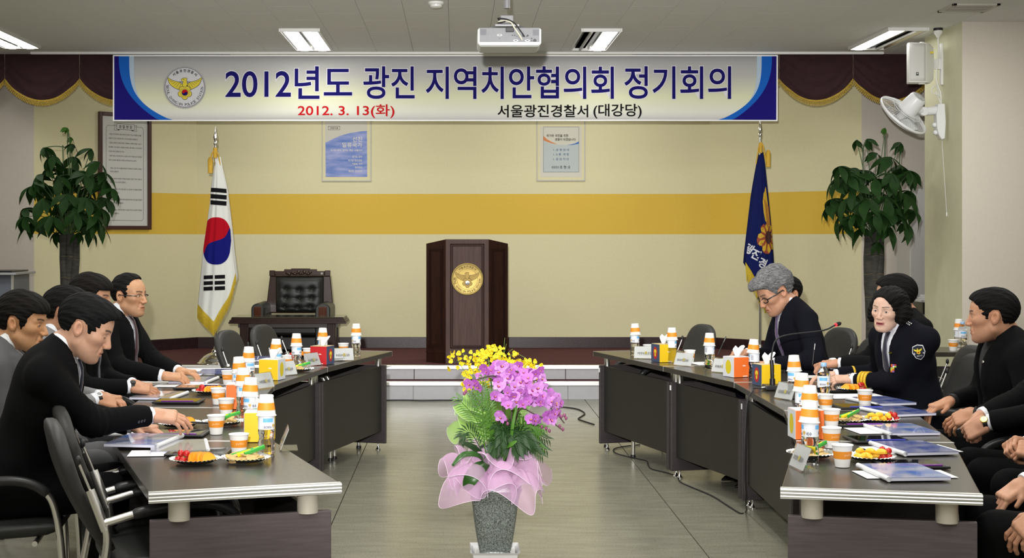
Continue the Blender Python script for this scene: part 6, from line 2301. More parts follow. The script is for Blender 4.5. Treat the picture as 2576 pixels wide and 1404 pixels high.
person('policewoman in dark uniform with gold sleeve stripes turning towards the viewer', (2.52, 7.74), 200, (2.315, 7.68, 1.160), (26, 4, -5),
       {'L': ((2.17, 7.84, 0.775), (-1, 0.15, -0.02), (0, -0.35, 1), 'rest', (0.2, -0.4, -1)), 'R': ((2.13, 8.06, 0.775), (-1, -0.1, 0), UP, 'rest', (0.4, 0.6, -0.7))},
       suit='uniform', hair='bob', fem=True, eyes='open', skin=(0.58, 0.38, 0.29), lip=(0.22, 0.008, 0.028), stub=0, tie=(0.015, 0.02, 0.04), hscale=0.99, extra=ex_police, gaze=0.002, width=1.12, neck=0.076, chub=1.08)
seat_for((2.54, 7.76), 192, 'black chair under the policewoman')
person('man in black coat leaning back, seen in profile at the right edge', (2.64, 6.68), 174, (2.470, 6.60, 1.185), (-16, 2, 0),
       {'L': ((2.36, 6.50, 0.750), (-0.85, 0.30, -0.40), (0.2, -0.6, 0.8), 'rest', (0.3, -0.6, -0.8)), 'R': ((2.325, 6.74, 0.780), (-0.9, -0.2, -0.30), UP, 'rest', (0.3, 0.6, -0.7))},
       hair='full', skin=(0.45, 0.235, 0.14), tie=None, shirt=(0.012, 0.012, 0.013), chub=1.15, width=1.08, neck=0.070,
       extra=lambda i: MB().ball((0, -0.003, 0), (0.007, 0.004, 0.007), M=surf(i, i['tl']((0.2, 0.085, 0.86 * i['Lt']))), su=8, sv=5).obj('lapel_pin', steel_b, i['root']))
seat_for((2.66, 6.68), 174, 'black chair under the man in the black coat')
person('black suited arm with clasped hands and a gold watch at the right edge', (2.64, 6.02), 172, (2.62, 6.02, 1.215), (0, 4, 0),
       {'L': ((2.205, 5.93, 0.785), (-0.75, 0.45, -0.55), (-0.4, -0.6, 0.5), 'curl', (0.3, -0.7, -0.7)), 'R': ((2.19, 6.07, 0.775), (-0.8, -0.3, -0.5), (-0.3, 0.4, 0.8), 'curl', (0.3, 0.7, -0.7))},
       hair='full', skin=(0.46, 0.25, 0.165), extra=lambda i: watch(i, 'L', blk_b, gold_b))
seat_for((2.66, 6.02), 172, 'black chair with curved chrome arms under the man with a gold watch')
person('black suited sitter with interlaced fingers at the right edge', (2.58, 5.42), 168, (2.58, 5.42, 1.215), (0, 4, 0),
       {'L': ((2.225, 5.40, 0.740), (-0.8, 0.4, 0.1), (-0.3, -0.5, 0.8), 'curl', (0.3, -0.7, -0.7)), 'R': ((2.215, 5.55, 0.750), (-0.8, -0.4, 0.15), (-0.3, 0.5, 0.8), 'curl', (0.3, 0.7, -0.7))},
       hair='full', skin=(0.48, 0.26, 0.165))
seat_for((2.60, 5.42), 168, 'black chair with curved chrome arms under the sitter with interlaced fingers')
person('nearest black suited sitter at right with hands resting on the knees', (2.26, 4.82), 166, (2.28, 4.84, 1.215), (0, 4, 0),
       {'L': ((1.895, 4.66, 0.635), (-0.75, 0.15, -0.65), (-0.6, -0.5, 0.6), 'rest', (0.3, -0.7, -0.7)), 'R': ((1.985, 5.00, 0.695), (-0.8, -0.1, -0.55), (-0.5, -0.2, 0.8), 'rest', (0.3, 0.7, -0.7))},
       hair='full', skin=(0.48, 0.265, 0.17))
seat_for((2.28, 4.82), 166, 'black chair with curved chrome arms nearest at the right edge')
# ================================================================== flags
def flag_surface(H_, prof, folds, seed=0):
    """prof: rows of (t, left, right, depth); returns S(u, t): u -1..1 across the draped front, t 0 top .. 1 bottom"""
    def S(u, t):
        for a, b in zip(prof, prof[1:]):
            if a[0] <= t <= b[0] + 1e-6:
                f = (t - a[0]) / (b[0] - a[0])
                l, r_, d = (a[k] + (b[k] - a[k]) * f for k in (1, 2, 3))
                break
        else:
            l, r_, d = prof[-1][1:]
        x = l + (r_ - l) * (u + 1) / 2
        y = -d * (1 - abs(u) ** 2.4) - folds * min(1, t * 2.5) * (0.5 * math.sin(u * 7.5 + 1.3 + seed) + 0.5 * math.cos(u * 13 + 2.0 * t + seed)) * (1 - 0.3 * u * u)
        return Vector((x, y, -H_ * t))
    return S


def flag_decal(S, pts_rows, lift, m, nm, parent):
    """pts_rows: grid of (u, t) -> patch lying on the cloth"""
    mb = MB().grid([[S(u, t) + Vector((0, -lift, 0)) for u, t in row] for row in pts_rows])
    return mb.obj(nm, m, parent, smooth=70)


def pole_and_base(root, ztop, base=True):
    MB().lathe([(0.0125, 0.0), (0.0125, ztop)], 14, M=Matrix.Translation((0, 0, 0.02))).obj('pole', MATS['chrome'], root, smooth=40)
    mb = MB().lathe([(0.013, 0), (0.020, 0.01), (0.020, 0.03), (0.012, 0.045), (0.020, 0.06), (0.022, 0.075), (0.008, 0.15), (0.001, 0.21)], 16, M=Matrix.Translation((0, 0, ztop)))
    mb.obj('spear_finial', MATS['chrome'], root, smooth=50)
    mb = MB().lathe([(0.178, 0.0), (0.182, 0.006), (0.176, 0.014), (0.165, 0.018), (0.150, 0.04), (0.112, 0.075), (0.070, 0.098), (0.045, 0.106), (0.038, 0.112), (0.034, 0.135), (0.020, 0.142), (0.016, 0.17)], 40)
    mb.obj('dome_base', MATS['chrome'], root, smooth=50)


cloth_w = mat('flag_white', (0.72, 0.73, 0.70), 0.7, bump=0.08, bscale=300)
fringe_y = mat('flag_fringe', (0.62, 0.44, 0.03), 0.75, noise=0.3, nscale=180)
YF = 14.22
sf = FPX / YF
fo = thing('national_flag', 'draped white South Korean flag with gold fringe on a chrome stand', 'flag', ((542 - CX) / sf, YF, STAGE))
ztop = EYE - (366 - CY) / sf - STAGE          # top of the pole under the spear
pole_and_base(fo, ztop)
fz0 = EYE - (395 - CY) / sf - STAGE
HF = (790 - 395) / sf


def fx_(zx):     # zoom column of the traced flag -> local x
    return (470 + zx * 0.4416 - 542) / sf


rows_ = [(0.0, 165, 190, 0.012), (0.10, 150, 206, 0.035), (0.20, 138, 226, 0.05), (0.30, 131, 233, 0.055), (0.45, 112, 249, 0.065), (0.60, 92, 262, 0.07), (0.75, 80, 280, 0.075), (0.86, 70, 284, 0.08), (0.95, 62, 275, 0.08), (1.0, 60, 270, 0.08)]
S = flag_surface(HF, [(t, fx_(l), fx_(r_), d) for t, l, r_, d in rows_], 0.010)


def tz_(zy):     # zoom row -> t
    return (320 + zy * 0.4416 - 395) / 395.0


def lower(u):    # pointed lower hem: left corner, dip to the middle, rising to the right
    x = 60 + (u + 1) / 2 * 215
    pts = [(60, 1030), (165, 1128), (235, 990), (275, 850)]
    for a, b in zip(pts, pts[1:]):
        if x <= b[0] + 1e-6:
            return tz_(a[1] + (b[1] - a[1]) * (x - a[0]) / (b[0] - a[0]))
    return tz_(850)


NU = 44
MB().grid([[S(u, lower(u) * j / 48) for j in range(49)] for u in [-1 + 2 * i / NU for i in range(NU + 1)]]).obj('cloth', cloth_w, fo, smooth=70, solid=0.003)
P = [[S(u, lower(u) * j / 10) + Vector((0, 0.10 * min(1, j / 4) + 0.02, 0)) for j in range(11)] for u in [-1 + 2 * i / 12 for i in range(13)]]
MB().grid(P).obj('cloth_back_fold', cloth_w, fo, smooth=70, solid=0.003)
mb = MB()
NF = 110
for i in range(NF):
    u = -1 + 2 * (i + 0.5) / NF
    t0 = lower(u)
    p = S(u, t0) + Vector((0, -0.004, 0.004))
    L = 0.105 if u < 0.45 else 0.105 - 0.06 * (u - 0.45)
    sl = random.uniform(-0.006, 0.006)
    mb.tube([p, p + Vector((sl * 0.4, -0.004, -L * 0.5)), p + Vector((sl, 0.002, -L))], [0.0035, 0.003, 0.0022], 4)
o = mb.obj('fringe', fringe_y, fo)
mb = MB().grid([[S(u, lower(u) - 0.004 + dz) + Vector((0, -0.006, 0)) for dz in (-0.022, 0.0, 0.02)] for u in [-1 + 2 * i / 60 for i in range(61)]])
mb.obj('fringe_band', fringe_y, fo, smooth=60)


def uv_box(x0, x1, y0, y1, nu=10, nv=6, slant=0.0):
    out = []
    for i in range(nu + 1):
        row = []
        for j in range(nv + 1):
            zy = y0 + (y1 - y0) * j / nv + slant * (i / nu)
            t = tz_(zy)
            a, b = S(-1, t).x, S(1, t).x
            x = fx_(x0 + (x1 - x0) * i / nu)
            row.append((max(-0.99, min(0.99, (x - a) / (b - a) * 2 - 1)), t))
        out.append(row)
    return out


blk = mat('flag_black', (0.008, 0.008, 0.009), 0.85, spec=0.1)
for a, b in ((345, 369), (381, 406), (416, 441)):
    flag_decal(S, uv_box(137, 228, a, b, slant=7), 0.005, blk, 'trigram_bar', fo)
for a, b in ((845, 866), (878, 899), (909, 931)):
    flag_decal(S, uv_box(100, 156, a, b, slant=-3), 0.005, blk, 'trigram_bar', fo)
    flag_decal(S, uv_box(167, 224, a - 3, b - 3, slant=-2), 0.005, blk, 'trigram_bar', fo)
# taegeuk squeezed by the drape
cxz, cyz, rx, ry = 172, 648, 82, 134


def tg(upper):
    rows = []
    for i in range(33):
        f = -1 + 2 * i / 32
        x = cxz + rx * f
        hh = ry * (1 - abs(f) ** 2.6) ** (1 / 2.6)
        wave = -(25 * f + 100 * f ** 5)
        wave = max(-hh, min(hh, wave))
        y0, y1 = (-hh, wave) if upper else (wave, hh)
        row = []
        for j in range(13):
            zy = cyz + y0 + (y1 - y0) * j / 12
            t = tz_(zy)
            a, b = S(-1, t).x, S(1, t).x
            row.append((max(-0.995, min(0.995, (fx_(x) - a) / (b - a) * 2 - 1)), t))
        rows.append(row)
    return rows


flag_decal(S, tg(True), 0.006, mat('flag_red', (0.42, 0.006, 0.016), 0.85, spec=0.1), 'taegeuk_red', fo)
flag_decal(S, tg(False), 0.006, mat('flag_blue', (0.008, 0.010, 0.16), 0.85, spec=0.1), 'taegeuk_blue', fo)
# cord and tassel at the top
mb = MB().tube(bez([(0.0, -0.03, fz0 + 0.07), (-0.03, -0.03, fz0 + 0.03), (-0.045, -0.02, fz0 - 0.03), (-0.05, -0.01, fz0 - 0.10)], 6), 0.007, 8)
mb.tube(bez([(0.0, -0.03, fz0 + 0.06), (0.03, -0.03, fz0 + 0.03), (0.04, -0.02, fz0 - 0.02), (0.05, -0.01, fz0 - 0.09)], 6), 0.006, 8)
mb.tube([(0, -0.02, fz0 + 0.09), (0.0, -0.02, fz0 - 0.01)], 0.02, 10)
mb.obj('gold_cord', mat('cord_gold', (0.60, 0.36, 0.03), 0.6), fo, smooth=60)
mb = MB().lathe([(0.012, 0.0), (0.026, -0.03), (0.024, -0.15), (0.028, -0.16)], 12, M=Matrix.Translation((-0.052, 0.005, fz0 - 0.0)))
mb.obj('tassel', MATS['cord_gold'], fo, smooth=50)
for c in fo.children:
    if c.name.split('.')[0] in ('cloth', 'cloth_back_fold', 'fringe', 'fringe_band', 'trigram_bar', 'taegeuk_red', 'taegeuk_blue'):
        c.location = (0, 0, fz0)

# police flag
YG = 14.45
sg = FPX / YG
pf = thing('police_flag', 'draped navy flag with golden emblem and white Korean letters on a pole', 'flag', ((1912 - CX) / sg, YG, STAGE))
zt2_ = EYE - (345 - CY) / sg - STAGE
pole_and_base(pf, zt2_)
gz0 = EYE - (383 - CY) / sg - STAGE
HG = (690 - 383) / sg


def gx(zx):
    return (1820 + zx * 0.3991 - 1912) / sg


def gt(zy):
    return (300 + zy * 0.3991 - 383) / 307.0


rows_ = [(0.0, 226, 250, 0.012), (0.10, 212, 262, 0.03), (0.25, 196, 274, 0.045), (0.45, 178, 290, 0.055), (0.65, 160, 305, 0.065), (0.85, 142, 316, 0.07), (1.0, 135, 322, 0.075), (1.25, 132, 326, 0.08), (1.45, 150, 330, 0.08)]
S2 = flag_surface(HG, [(t, gx(l), gx(r_), d) for t, l, r_, d in rows_], 0.009, 0.7)


def low2(u):
    x = 135 + (u + 1) / 2 * 187
    pts = [(135, 905), (190, 1000), (250, 1130), (322, 1130)]
    for a, b in zip(pts, pts[1:]):
        if x <= b[0] + 1e-6:
            return gt(a[1] + (b[1] - a[1]) * (x - a[0]) / (b[0] - a[0]))
    return gt(1130)


navy = mat('flag_navy', (0.007, 0.012, 0.085), 0.85, spec=0.1, bump=0.08, bscale=300)
prt = []
prt.append(MB().grid([[S2(u, low2(u) * j / 40) for j in range(41)] for u in [-1 + 2 * i / 40 for i in range(41)]]).obj('cloth', navy, pf, smooth=70, solid=0.003))
prt.append(MB().grid([[S2(u, low2(u) * j / 10) + Vector((0, 0.10 * min(1, j / 4) + 0.02, 0)) for j in range(11)] for u in [-1 + 2 * i / 12 for i in range(13)]]).obj('cloth_back_fold', navy, pf, smooth=70, solid=0.003))
mb = MB()
for i in range(110):
    u = -1 + 2 * (i + 0.5) / 110
    p = S2(u, low2(u)) + Vector((0, -0.004, 0.004))
    L = 0.17 if u < 0 else 0.15
    mb.tube([p, p + Vector((0.002, -0.004, -L * 0.5)), p + Vector((random.uniform(-0.006, 0.012), 0.002, -L))], [0.0045, 0.0035, 0.0025], 4)
prt.append(mb.obj('fringe', fringe_y, pf))


def on2(zx, zy, lift):
    t = gt(zy)
    a, b = S2(-1, t).x, S2(1, t).x
    u = (gx(zx) - a) / (b - a) * 2 - 1
    return S2(max(-0.99, min(0.99, u)), t) + Vector((0, -lift, 0))


gold_c, brown_c = mat('flag_gold', (0.55, 0.34, 0.02), 0.7), mat('flag_brown', (0.05, 0.015, 0.012), 0.7)
red_c = mat('flag_rust', (0.28, 0.05, 0.02), 0.7)


def patch(pts, m, nm, lift, nring=5):
    cx = sum(p[0] for p in pts) / len(pts); cy = sum(p[1] for p in pts) / len(pts)
    G = [[on2(cx + (p[0] - cx) * k / nring, cy + (p[1] - cy) * k / nring, lift) for k in range(nring + 1)] for p in pts + [pts[0]]]
    prt.append(MB().grid(G).obj(nm, m, pf, smooth=70))


fl_pts = [(272 + (72 if k % 4 < 2 else 66) * 0.98 * math.cos(2 * PI * k / 20 + 0.2) * (0.78 if k % 4 == 3 else 1), 752 + 98 * math.sin(2 * PI * k / 20 + 0.2) * (0.80 if k % 4 == 3 else 1)) for k in range(20)]
patch([(p[0] * 1.0, p[1]) for p in fl_pts], red_c, 'flower_edge', 0.005)
for k in range(10):
    a0 = 2 * PI * k / 10 + 0.2
    pet = [(272 + 20 * math.cos(a0), 745 + 32 * math.sin(a0)), (272 + 52 * math.cos(a0 - 0.24), 750 + 76 * math.sin(a0 - 0.24)), (272 + 64 * math.cos(a0 - 0.10), 752 + 90 * math.sin(a0 - 0.10)), (272 + 64 * math.cos(a0 + 0.10), 752 + 90 * math.sin(a0 + 0.10)), (272 + 52 * math.cos(a0 + 0.24), 750 + 76 * math.sin(a0 + 0.24))]
    patch(pet, gold_c, 'flower_petal', 0.0065, 3)
patch([(276 + 21 * math.cos(2 * PI * k / 16), 745 + 42 * math.sin(2 * PI * k / 16)) for k in range(16)], brown_c, 'flower_centre', 0.008)
patch([(262, 425), (268, 480), (278, 560), (288, 640), (294, 690), (275, 668), (255, 640), (246, 590), (240, 520), (246, 470)], gold_c, 'emblem_wing', 0.0055)
for k in range(5):
    patch([(246 + k * 8, 500 + k * 12), (249 + k * 8, 500 + k * 12), (272 + k * 5, 668), (269 + k * 5, 668)], red_c, 'feather_line', 0.007, 2)
silver_t = mat('flag_letters', (0.62, 0.63, 0.68), 0.5)
for ch_, zx, zy, rot_ in (('광', 160, 818, 0.95), ('진', 196, 852, 0.85), ('경', 236, 905, 0.75), ('찰', 282, 960, 0.65)):
    mb = text_mb(ch_, -24, 24, -30, 30, 0.03)
    ca, sa_ = math.cos(rot_ * 0.6), math.sin(rot_ * 0.6)
    mb.v = [on2(zx + v.x * ca + v.z * sa_, zy + v.x * sa_ - v.z * ca, 0.006) for v in mb.v]
    prt.append(mb.obj('lettering', silver_t, pf))
for c in prt:
    c.location = (0, 0, gz0)
mb = MB().tube(bez([(0.0, -0.03, gz0 + 0.10), (0.025, -0.03, gz0 + 0.06), (0.035, -0.03, gz0 + 0.0), (0.055, -0.03, gz0 - 0.10)], 6), 0.008, 8)
mb.tube(bez([(0.0, -0.03, gz0 + 0.10), (-0.02, -0.03, gz0 + 0.05), (-0.03, -0.02, gz0 - 0.03), (-0.045, -0.02, gz0 - 0.12)], 6), 0.006, 8).tube([(0, -0.02, gz0 + 0.09), (0.0, -0.02, gz0 - 0.01)], 0.018, 10)
mb.obj('gold_cord', MATS['cord_gold'], pf, smooth=60)
MB().lathe([(0.012, 0.0), (0.026, -0.03), (0.024, -0.15), (0.028, -0.17)], 12, M=Matrix.Translation((0.075, -0.03, gz0 + 0.02))).obj('tassel', MATS['cord_gold'], pf, smooth=50)

# ================================================================== potted money trees
leaf_g = mat('tree_leaf', (0.013, 0.042, 0.007), 0.6, col2=(0.007, 0.024, 0.005), nscale=12, spec=0.15)
leaf_g2 = mat('tree_leaf_young', (0.032, 0.095, 0.012), 0.6, spec=0.15)
bark = mat('tree_bark', (0.045, 0.042, 0.034), 0.85, col2=(0.022, 0.021, 0.018), nscale=10, stretch=(1, 1, 5), bump=0.5, bscale=30)


def leaflet_mesh(L, w_, m):
    """drooping pointed leaflet along +x, bending down"""
    P = []
    n = 9
    for i in range(n + 1):
        f = i / n
        x = L * (f - 0.10 * f * f)
        z = -0.34 * L * f * f
        ww = w_ * (math.sin(PI * min(1, f * 0.97 + 0.02)) ** 0.8) * (1.0 if f < 0.6 else 1.0 - 0.55 * (f - 0.6) / 0.4) + 0.001
        P.append([(x, -ww, z + 0.16 * ww), (x, 0, z - 0.05 * ww), (x, ww, z + 0.16 * ww)])
    return MB().grid(P).mesh('leaf', m, 80)


LM = [leaflet_mesh(0.185, 0.036, leaf_g), leaflet_mesh(0.215, 0.043, leaf_g), leaflet_mesh(0.13, 0.028, leaf_g2), leaflet_mesh(0.23, 0.040, leaf_g)]


def money_tree(label, cx, Y, trunk_px, top_px, clusters, seed, shoots):
    rnd = random.Random(seed)
    s = FPX / Y
    bx_ = (cx - CX) / s
    t = thing('potted_tree', label, 'plant', (bx_, Y, 0))
    MB().lathe([(0.13, 0.0), (0.15, 0.01), (0.19, 0.36), (0.20, 0.37), (0.20, 0.40), (0.185, 0.40), (0.18, 0.36), (0.0, 0.355)], 36, cap=False).obj('pot', mat('pot_black', (0.02, 0.02, 0.022), 0.3), t, smooth=40)
    MB().lathe([(0.178, 0.352), (0.1, 0.362), (0.0, 0.366)], 24, cap=False).obj('soil', mat('soil', (0.02, 0.014, 0.01), 0.95), t)
    ztop_ = EYE - (top_px - CY) / s
    offs = [(a - cx) / s for a in trunk_px[0]]
    for (dx, r0, r1) in trunk_px[1]:
        pts = []
        for k in range(12):
            f = k / 11
            z = 0.34 + (ztop_ - 0.34) * f
            pts.append((dx * (0.6 + 0.4 * f) + 0.008 * math.sin(f * 7 + dx * 40), 0.02 * math.sin(f * 4 + dx * 60), z))
        rs = [r0 + (r1 - r0) * (k / 11) + 0.0022 * (k % 2) for k in range(12)]
        tr = MB().tube(pts, rs, 14).obj('trunk', bark, t, smooth=60)
        for k in range(5):
            f = (k + 1.3 + rnd.random() * 0.4) / 6.6
            z = 0.34 + (ztop_ - 0.34) * f
            rr = r0 + (r1 - r0) * f + 0.0016
            cc = (dx * (0.6 + 0.4 * f) + 0.008 * math.sin(f * 7 + dx * 40), 0.02 * math.sin(f * 4 + dx * 60), z)
            MB().tube([(cc[0] + rr * math.cos(a), cc[1] + rr * math.sin(a), z + 0.004 * math.sin(3 * a)) for a in [PI * 1.05 + PI * 0.9 * q / 8 for q in range(9)]], 0.0022, 5).obj(
                'bark_scar', mat('bark_scar', (0.13, 0.10, 0.06), 0.9), t)
    crown = Vector((0, 0, ztop_))
    stems = MB()
    cxm = sum(c[0] for c in clusters) / len(clusters)
    extra_ = [(cxm + rnd.uniform(-95, 95), top_px - 30 - rnd.uniform(0, 140), rnd.uniform(-0.3, 0.25), 1.0) for _ in range(17)]
    for ci, (px, py, dep, size) in enumerate(clusters + extra_):
        p = W(px, py, Y + dep) - Vector((bx_, Y, 0))
        mid = crown.lerp(p, 0.5) + Vector((0, 0, 0.07))
        stems.tube(bez([crown + Vector((rnd.uniform(-0.03, 0.03), rnd.uniform(-0.03, 0.03), -0.03)), mid, p], 5), 0.0035, 5)
        n = 5 if size < 0.9 else rnd.choice((5, 6, 6))
        out = Vector((p.x, p.y, 0)); ang0 = math.atan2(out.y, out.x) if out.length > 0.05 else rnd.uniform(0, 6.28)
        tilt = 0.35 + 0.35 * rnd.random()
        up = py < top_px - 235
        for k in range(n):
            a = 2 * PI * k / n + rnd.uniform(-0.2, 0.2) + ang0
            me = LM[2] if (up and size < 0.8) else LM[rnd.choice((0, 0, 1, 3))]
            o = bpy.data.objects.new('leaf', me); COL.objects.link(o); o.parent = t
            sc = size * rnd.uniform(0.8, 1.1)
            droop = rnd.uniform(0.25, 0.75) + (0.25 if size < 0.9 else 0)
            M = Matrix.Translation(p) @ Matrix.Rotation(ang0, 4, 'Z') @ Matrix.Rotation(tilt * 0.8, 4, 'Y') @ Matrix.Rotation(a - ang0, 4, 'Z') @ Matrix.Rotation(droop, 4, 'Y') @ Matrix.Rotation(rnd.uniform(-0.5, 0.5), 4, 'X')
            o.matrix_local = M @ Matrix.Scale(sc, 4)
    for pts in shoots:
        stems.tube(bez([W(px, py, Y + d) - Vector((bx_, Y, 0)) for px, py, d in pts], 5), 0.005, 6)
    stems.obj('stems', mat('stem_green', (0.05, 0.09, 0.03), 0.6), t, smooth=60)
    return t


rn = random.Random(11)
cl = []
base_l = [(170, 322, 0, 0.62), (178, 345, 0.05, 0.6), (182, 362, -0.05, 0.6), (108, 372, 0.0, 0.8), (130, 392, -0.1, 0.9), (230, 374, 0.05, 0.8), (250, 408, -0.1, 1.05), (185, 395, 0.1, 0.8), (95, 440, 0, 1.0), (75, 470, 0.1, 1.05), (150, 445, -0.2, 1.0),
          (215, 440, -0.2, 1.05), (265, 455, 0.0, 1.0), (285, 475, -0.05, 0.95), (60, 525, 0.05, 1.0), (110, 500, -0.25, 1.1), (165, 490, -0.3, 1.1), (220, 500, -0.25, 1.1), (255, 525, -0.1, 1.1), (80, 560, -0.1, 1.05), (130, 545, -0.3, 1.1), (190, 535, -0.32, 1.15),
          (245, 560, -0.15, 1.05), (225, 575, 0.1, 0.95), (160, 520, 0.25, 1.0), (110, 470, 0.25, 1.0), (220, 470, 0.25, 1.0), (175, 430, 0.2, 1.0), (200, 585, -0.1, 0.8), (60, 545, -0.2, 0.9), (270, 500, 0.15, 1.0), (140, 585, 0.15, 0.8)]
money_tree('bushy money tree with braided dark trunk before the framed charter', 174, 12.9, ([174], [(-0.036, 0.052, 0.048), (0.052, 0.040, 0.036), (0.01, 0.04, 0.035)]), 590, base_l, 3,
           [[(160, 470, 0), (158, 365, 0)], [(174, 470, 0), (176, 370, 0), (170, 324, 0)], [(176, 380, 0), (182, 362, -0.03)], [(230, 440, 0), (229, 375, 0.05)], [(176, 372, 0), (140, 368, 0), (108, 372, 0)]])
base_r = [(2227, 322, 0, 0.6), (2155, 352, 0, 0.55), (2180, 350, 0.02, 0.65), (2265, 358, 0.02, 0.65), (2205, 385, 0, 0.9), (2240, 395, -0.1, 1.0), (2135, 432, 0, 0.9), (2170, 430, 0.1, 0.9), (2265, 415, 0.05, 1.0), (2105, 445, 0.05, 1.0), (2290, 430, 0.1, 1.0),
          (2150, 465, -0.2, 1.05), (2200, 450, -0.25, 1.05), (2250, 455, -0.2, 1.05), (2095, 500, 0, 1.0), (2080, 520, -0.05, 0.9), (2130, 500, -0.25, 1.1), (2180, 500, -0.32, 1.1), (2230, 495, -0.3, 1.1), (2280, 490, -0.15, 1.1), (2110, 545, -0.1, 1.0),
          (2150, 540, -0.3, 1.05), (2205, 530, -0.35, 1.1), (2255, 540, -0.25, 1.1), (2300, 530, -0.05, 1.0), (2125, 560, -0.1, 1.0), (2165, 575, -0.1, 0.9), (2235, 570, -0.2, 0.95), (2285, 565, -0.1, 1.05), (2200, 480, 0.2, 1.0), (2150, 500, 0.22, 1.0), (2255, 490, 0.22, 1.0), (2210, 610, -0.08, 0.6)]
money_tree('bushy money tree with thick dark trunk under the wall fan', 2198, 12.6, ([2198], [(-0.02, 0.062, 0.055), (0.045, 0.045, 0.04), (0.01, 0.05, 0.04)]), 585, base_r, 5,
           [[(2227, 440, 0), (2226, 322, 0)], [(2171, 440, 0), (2170, 378, 0), (2155, 352, 0)], [(2170, 380, 0), (2178, 352, 0)], [(2262, 430, 0), (2265, 360, 0.02)]])
# ================================================================== things on the tables
ZT = TOPZ + 0.002     # objects stand on the boards and their thin edge strips


def link(nm, me, parent):
    o = bpy.data.objects.new(nm, me)
    COL.objects.link(o)
    o.parent = parent
    return o


# paper cups (upright and turned over on the bottles)
def cup_r(z):
    return 0.0255 + 0.0115 * z / 0.08


CUPM = []
prof = [(0.0, 0.003), (0.024, 0.003), (0.0255, 0.0)] + [(cup_r(z), z) for z in (0.02, 0.04, 0.06, 0.076)] + [(0.0385, 0.0765), (0.0395, 0.0785), (0.0385, 0.0805), (0.0365, 0.0800)] + [(cup_r(z) - 0.0012, z) for z in (0.074, 0.04, 0.006)] + [(0.0, 0.005)]
CUPM.append(('body', MB().lathe(prof, 28, cap=False).mesh('cup_body', MATS['white_cup'], 40)))
CUPM.append(('orange_band', MB().lathe([(cup_r(z) + 0.0004, z) for z in (0.030, 0.042, 0.058)], 28, cap=False).mesh('cup_band', MATS['orange_band'], 60)))
mb = text_mb('pullio', -0.015, 0.015, 0.039, 0.051, 0.0)
mb.v = [Vector(((cup_r(v.z) + 0.0010) * math.sin(v.x / 0.032), -(cup_r(v.z) + 0.0010) * math.cos(v.x / 0.032), v.z)) for v in mb.v]
CUPM.append(('lettering', mb.mesh('cup_lettering', mat('pale_orange_print', (0.92, 0.60, 0.32), 0.6))))


def cup(p, label, inverted=False, group='upright paper cups', rz=0.0, tilt=(0, 0)):
    t = thing('paper_cup', label, 'cup', p, 0, group)
    t.rotation_euler = Euler(((PI if inverted else 0) + tilt[0], tilt[1], rz))
    for nm, me in CUPM:
        link(nm, me, t)
    return t


# water bottles
water = mat('bottle_water', (0.97, 0.98, 1.0), 0.02, trans=1.0, ior=1.30)
lab_w = mat('bottle_label', (0.72, 0.75, 0.80), 0.45)
lab_b = mat('bottle_label_blue', (0.16, 0.45, 0.78), 0.45)
lab_k = mat('bottle_label_ink', (0.03, 0.03, 0.10), 0.5)
lab_g = mat('bottle_label_gold', (0.55, 0.36, 0.10), 0.5)
bprof = [(0.0, 0.003), (0.020, 0.002), (0.028, 0.0), (0.0315, 0.004), (0.0318, 0.018), (0.0300, 0.024), (0.0318, 0.030), (0.0312, 0.045), (0.0275, 0.058), (0.0285, 0.068), (0.0318, 0.080), (0.0320, 0.092), (0.0308, 0.095), (0.0308, 0.148), (0.0320, 0.151), (0.0300, 0.160), (0.0240, 0.176), (0.0160, 0.188), (0.0125, 0.193), (0.0125, 0.203)]
mb = MB().lathe(bprof, 32)
for i, v in enumerate(mb.v):        # crimped flutes in the lower half
    if 0.03 < v.z < 0.09:
        a = math.atan2(v.y, v.x)
        k = 1 + 0.045 * math.cos(6 * a + v.z * 60)
        mb.v[i] = Vector((v.x * k, v.y * k, v.z))
BOT = [('body', mb.mesh('bottle_body', water, 50)),
       ('label_wrap', MB().lathe([(0.0314, 0.0965), (0.0314, 0.1465)], 32, cap=False).mesh('bottle_label', lab_w, 60)),
       ('cap', MB().lathe([(0.0145, 0.193), (0.0150, 0.195), (0.0150, 0.209), (0.0140, 0.2105), (0.0, 0.2105)], 24, cap=False).mesh('bottle_cap', mat('cap_blue', (0.30, 0.48, 0.72), 0.4), 40))]


def on_label(mb, r_=0.0318):
    mb.v = [Vector(((r_ - v.y) * math.sin(v.x / 0.0314), -(r_ - v.y) * math.cos(v.x / 0.0314), v.z)) for v in mb.v]
    return mb


mb = MB()
for a0 in (-0.055, 0.03):
    for k in range(8):
        flat_poly(mb, [(a0 + k * 0.005, 0.124), (a0 + k * 0.005 + 0.005, 0.124), (a0 + k * 0.005 + 0.005, 0.139), (a0 + k * 0.005, 0.139)])
BOT.append(('label_blue', on_label(mb).mesh('label_blue', lab_b)))
mb = text_mb('SEOKSU', -0.052, -0.022, 0.102, 0.110, 0.02)
text_mb('석수', 0.045, 0.068, 0.102, 0.116, 0.02, mb=mb)
text_mb('석수', -0.004, 0.016, 0.100, 0.115, 0.02, mb=mb)
for k in range(7):
    flat_poly(mb, [(0.080, 0.108 + k * 0.004), (0.094, 0.108 + k * 0.004), (0.094, 0.110 + k * 0.004), (0.080, 0.110 + k * 0.004)])
BOT.append(('label_lettering', on_label(mb, 0.0321).mesh('label_lettering', lab_k)))
mb = MB(); flat_poly(mb, disc_pts((-0.0125, 0.112), 0.0062, 14)); flat_poly(mb, [(-0.015, 0.101), (-0.010, 0.101), (-0.0115, 0.110), (-0.0135, 0.110)])
BOT.append(('label_trophy', on_label(mb, 0.0324).mesh('label_trophy', lab_g)))


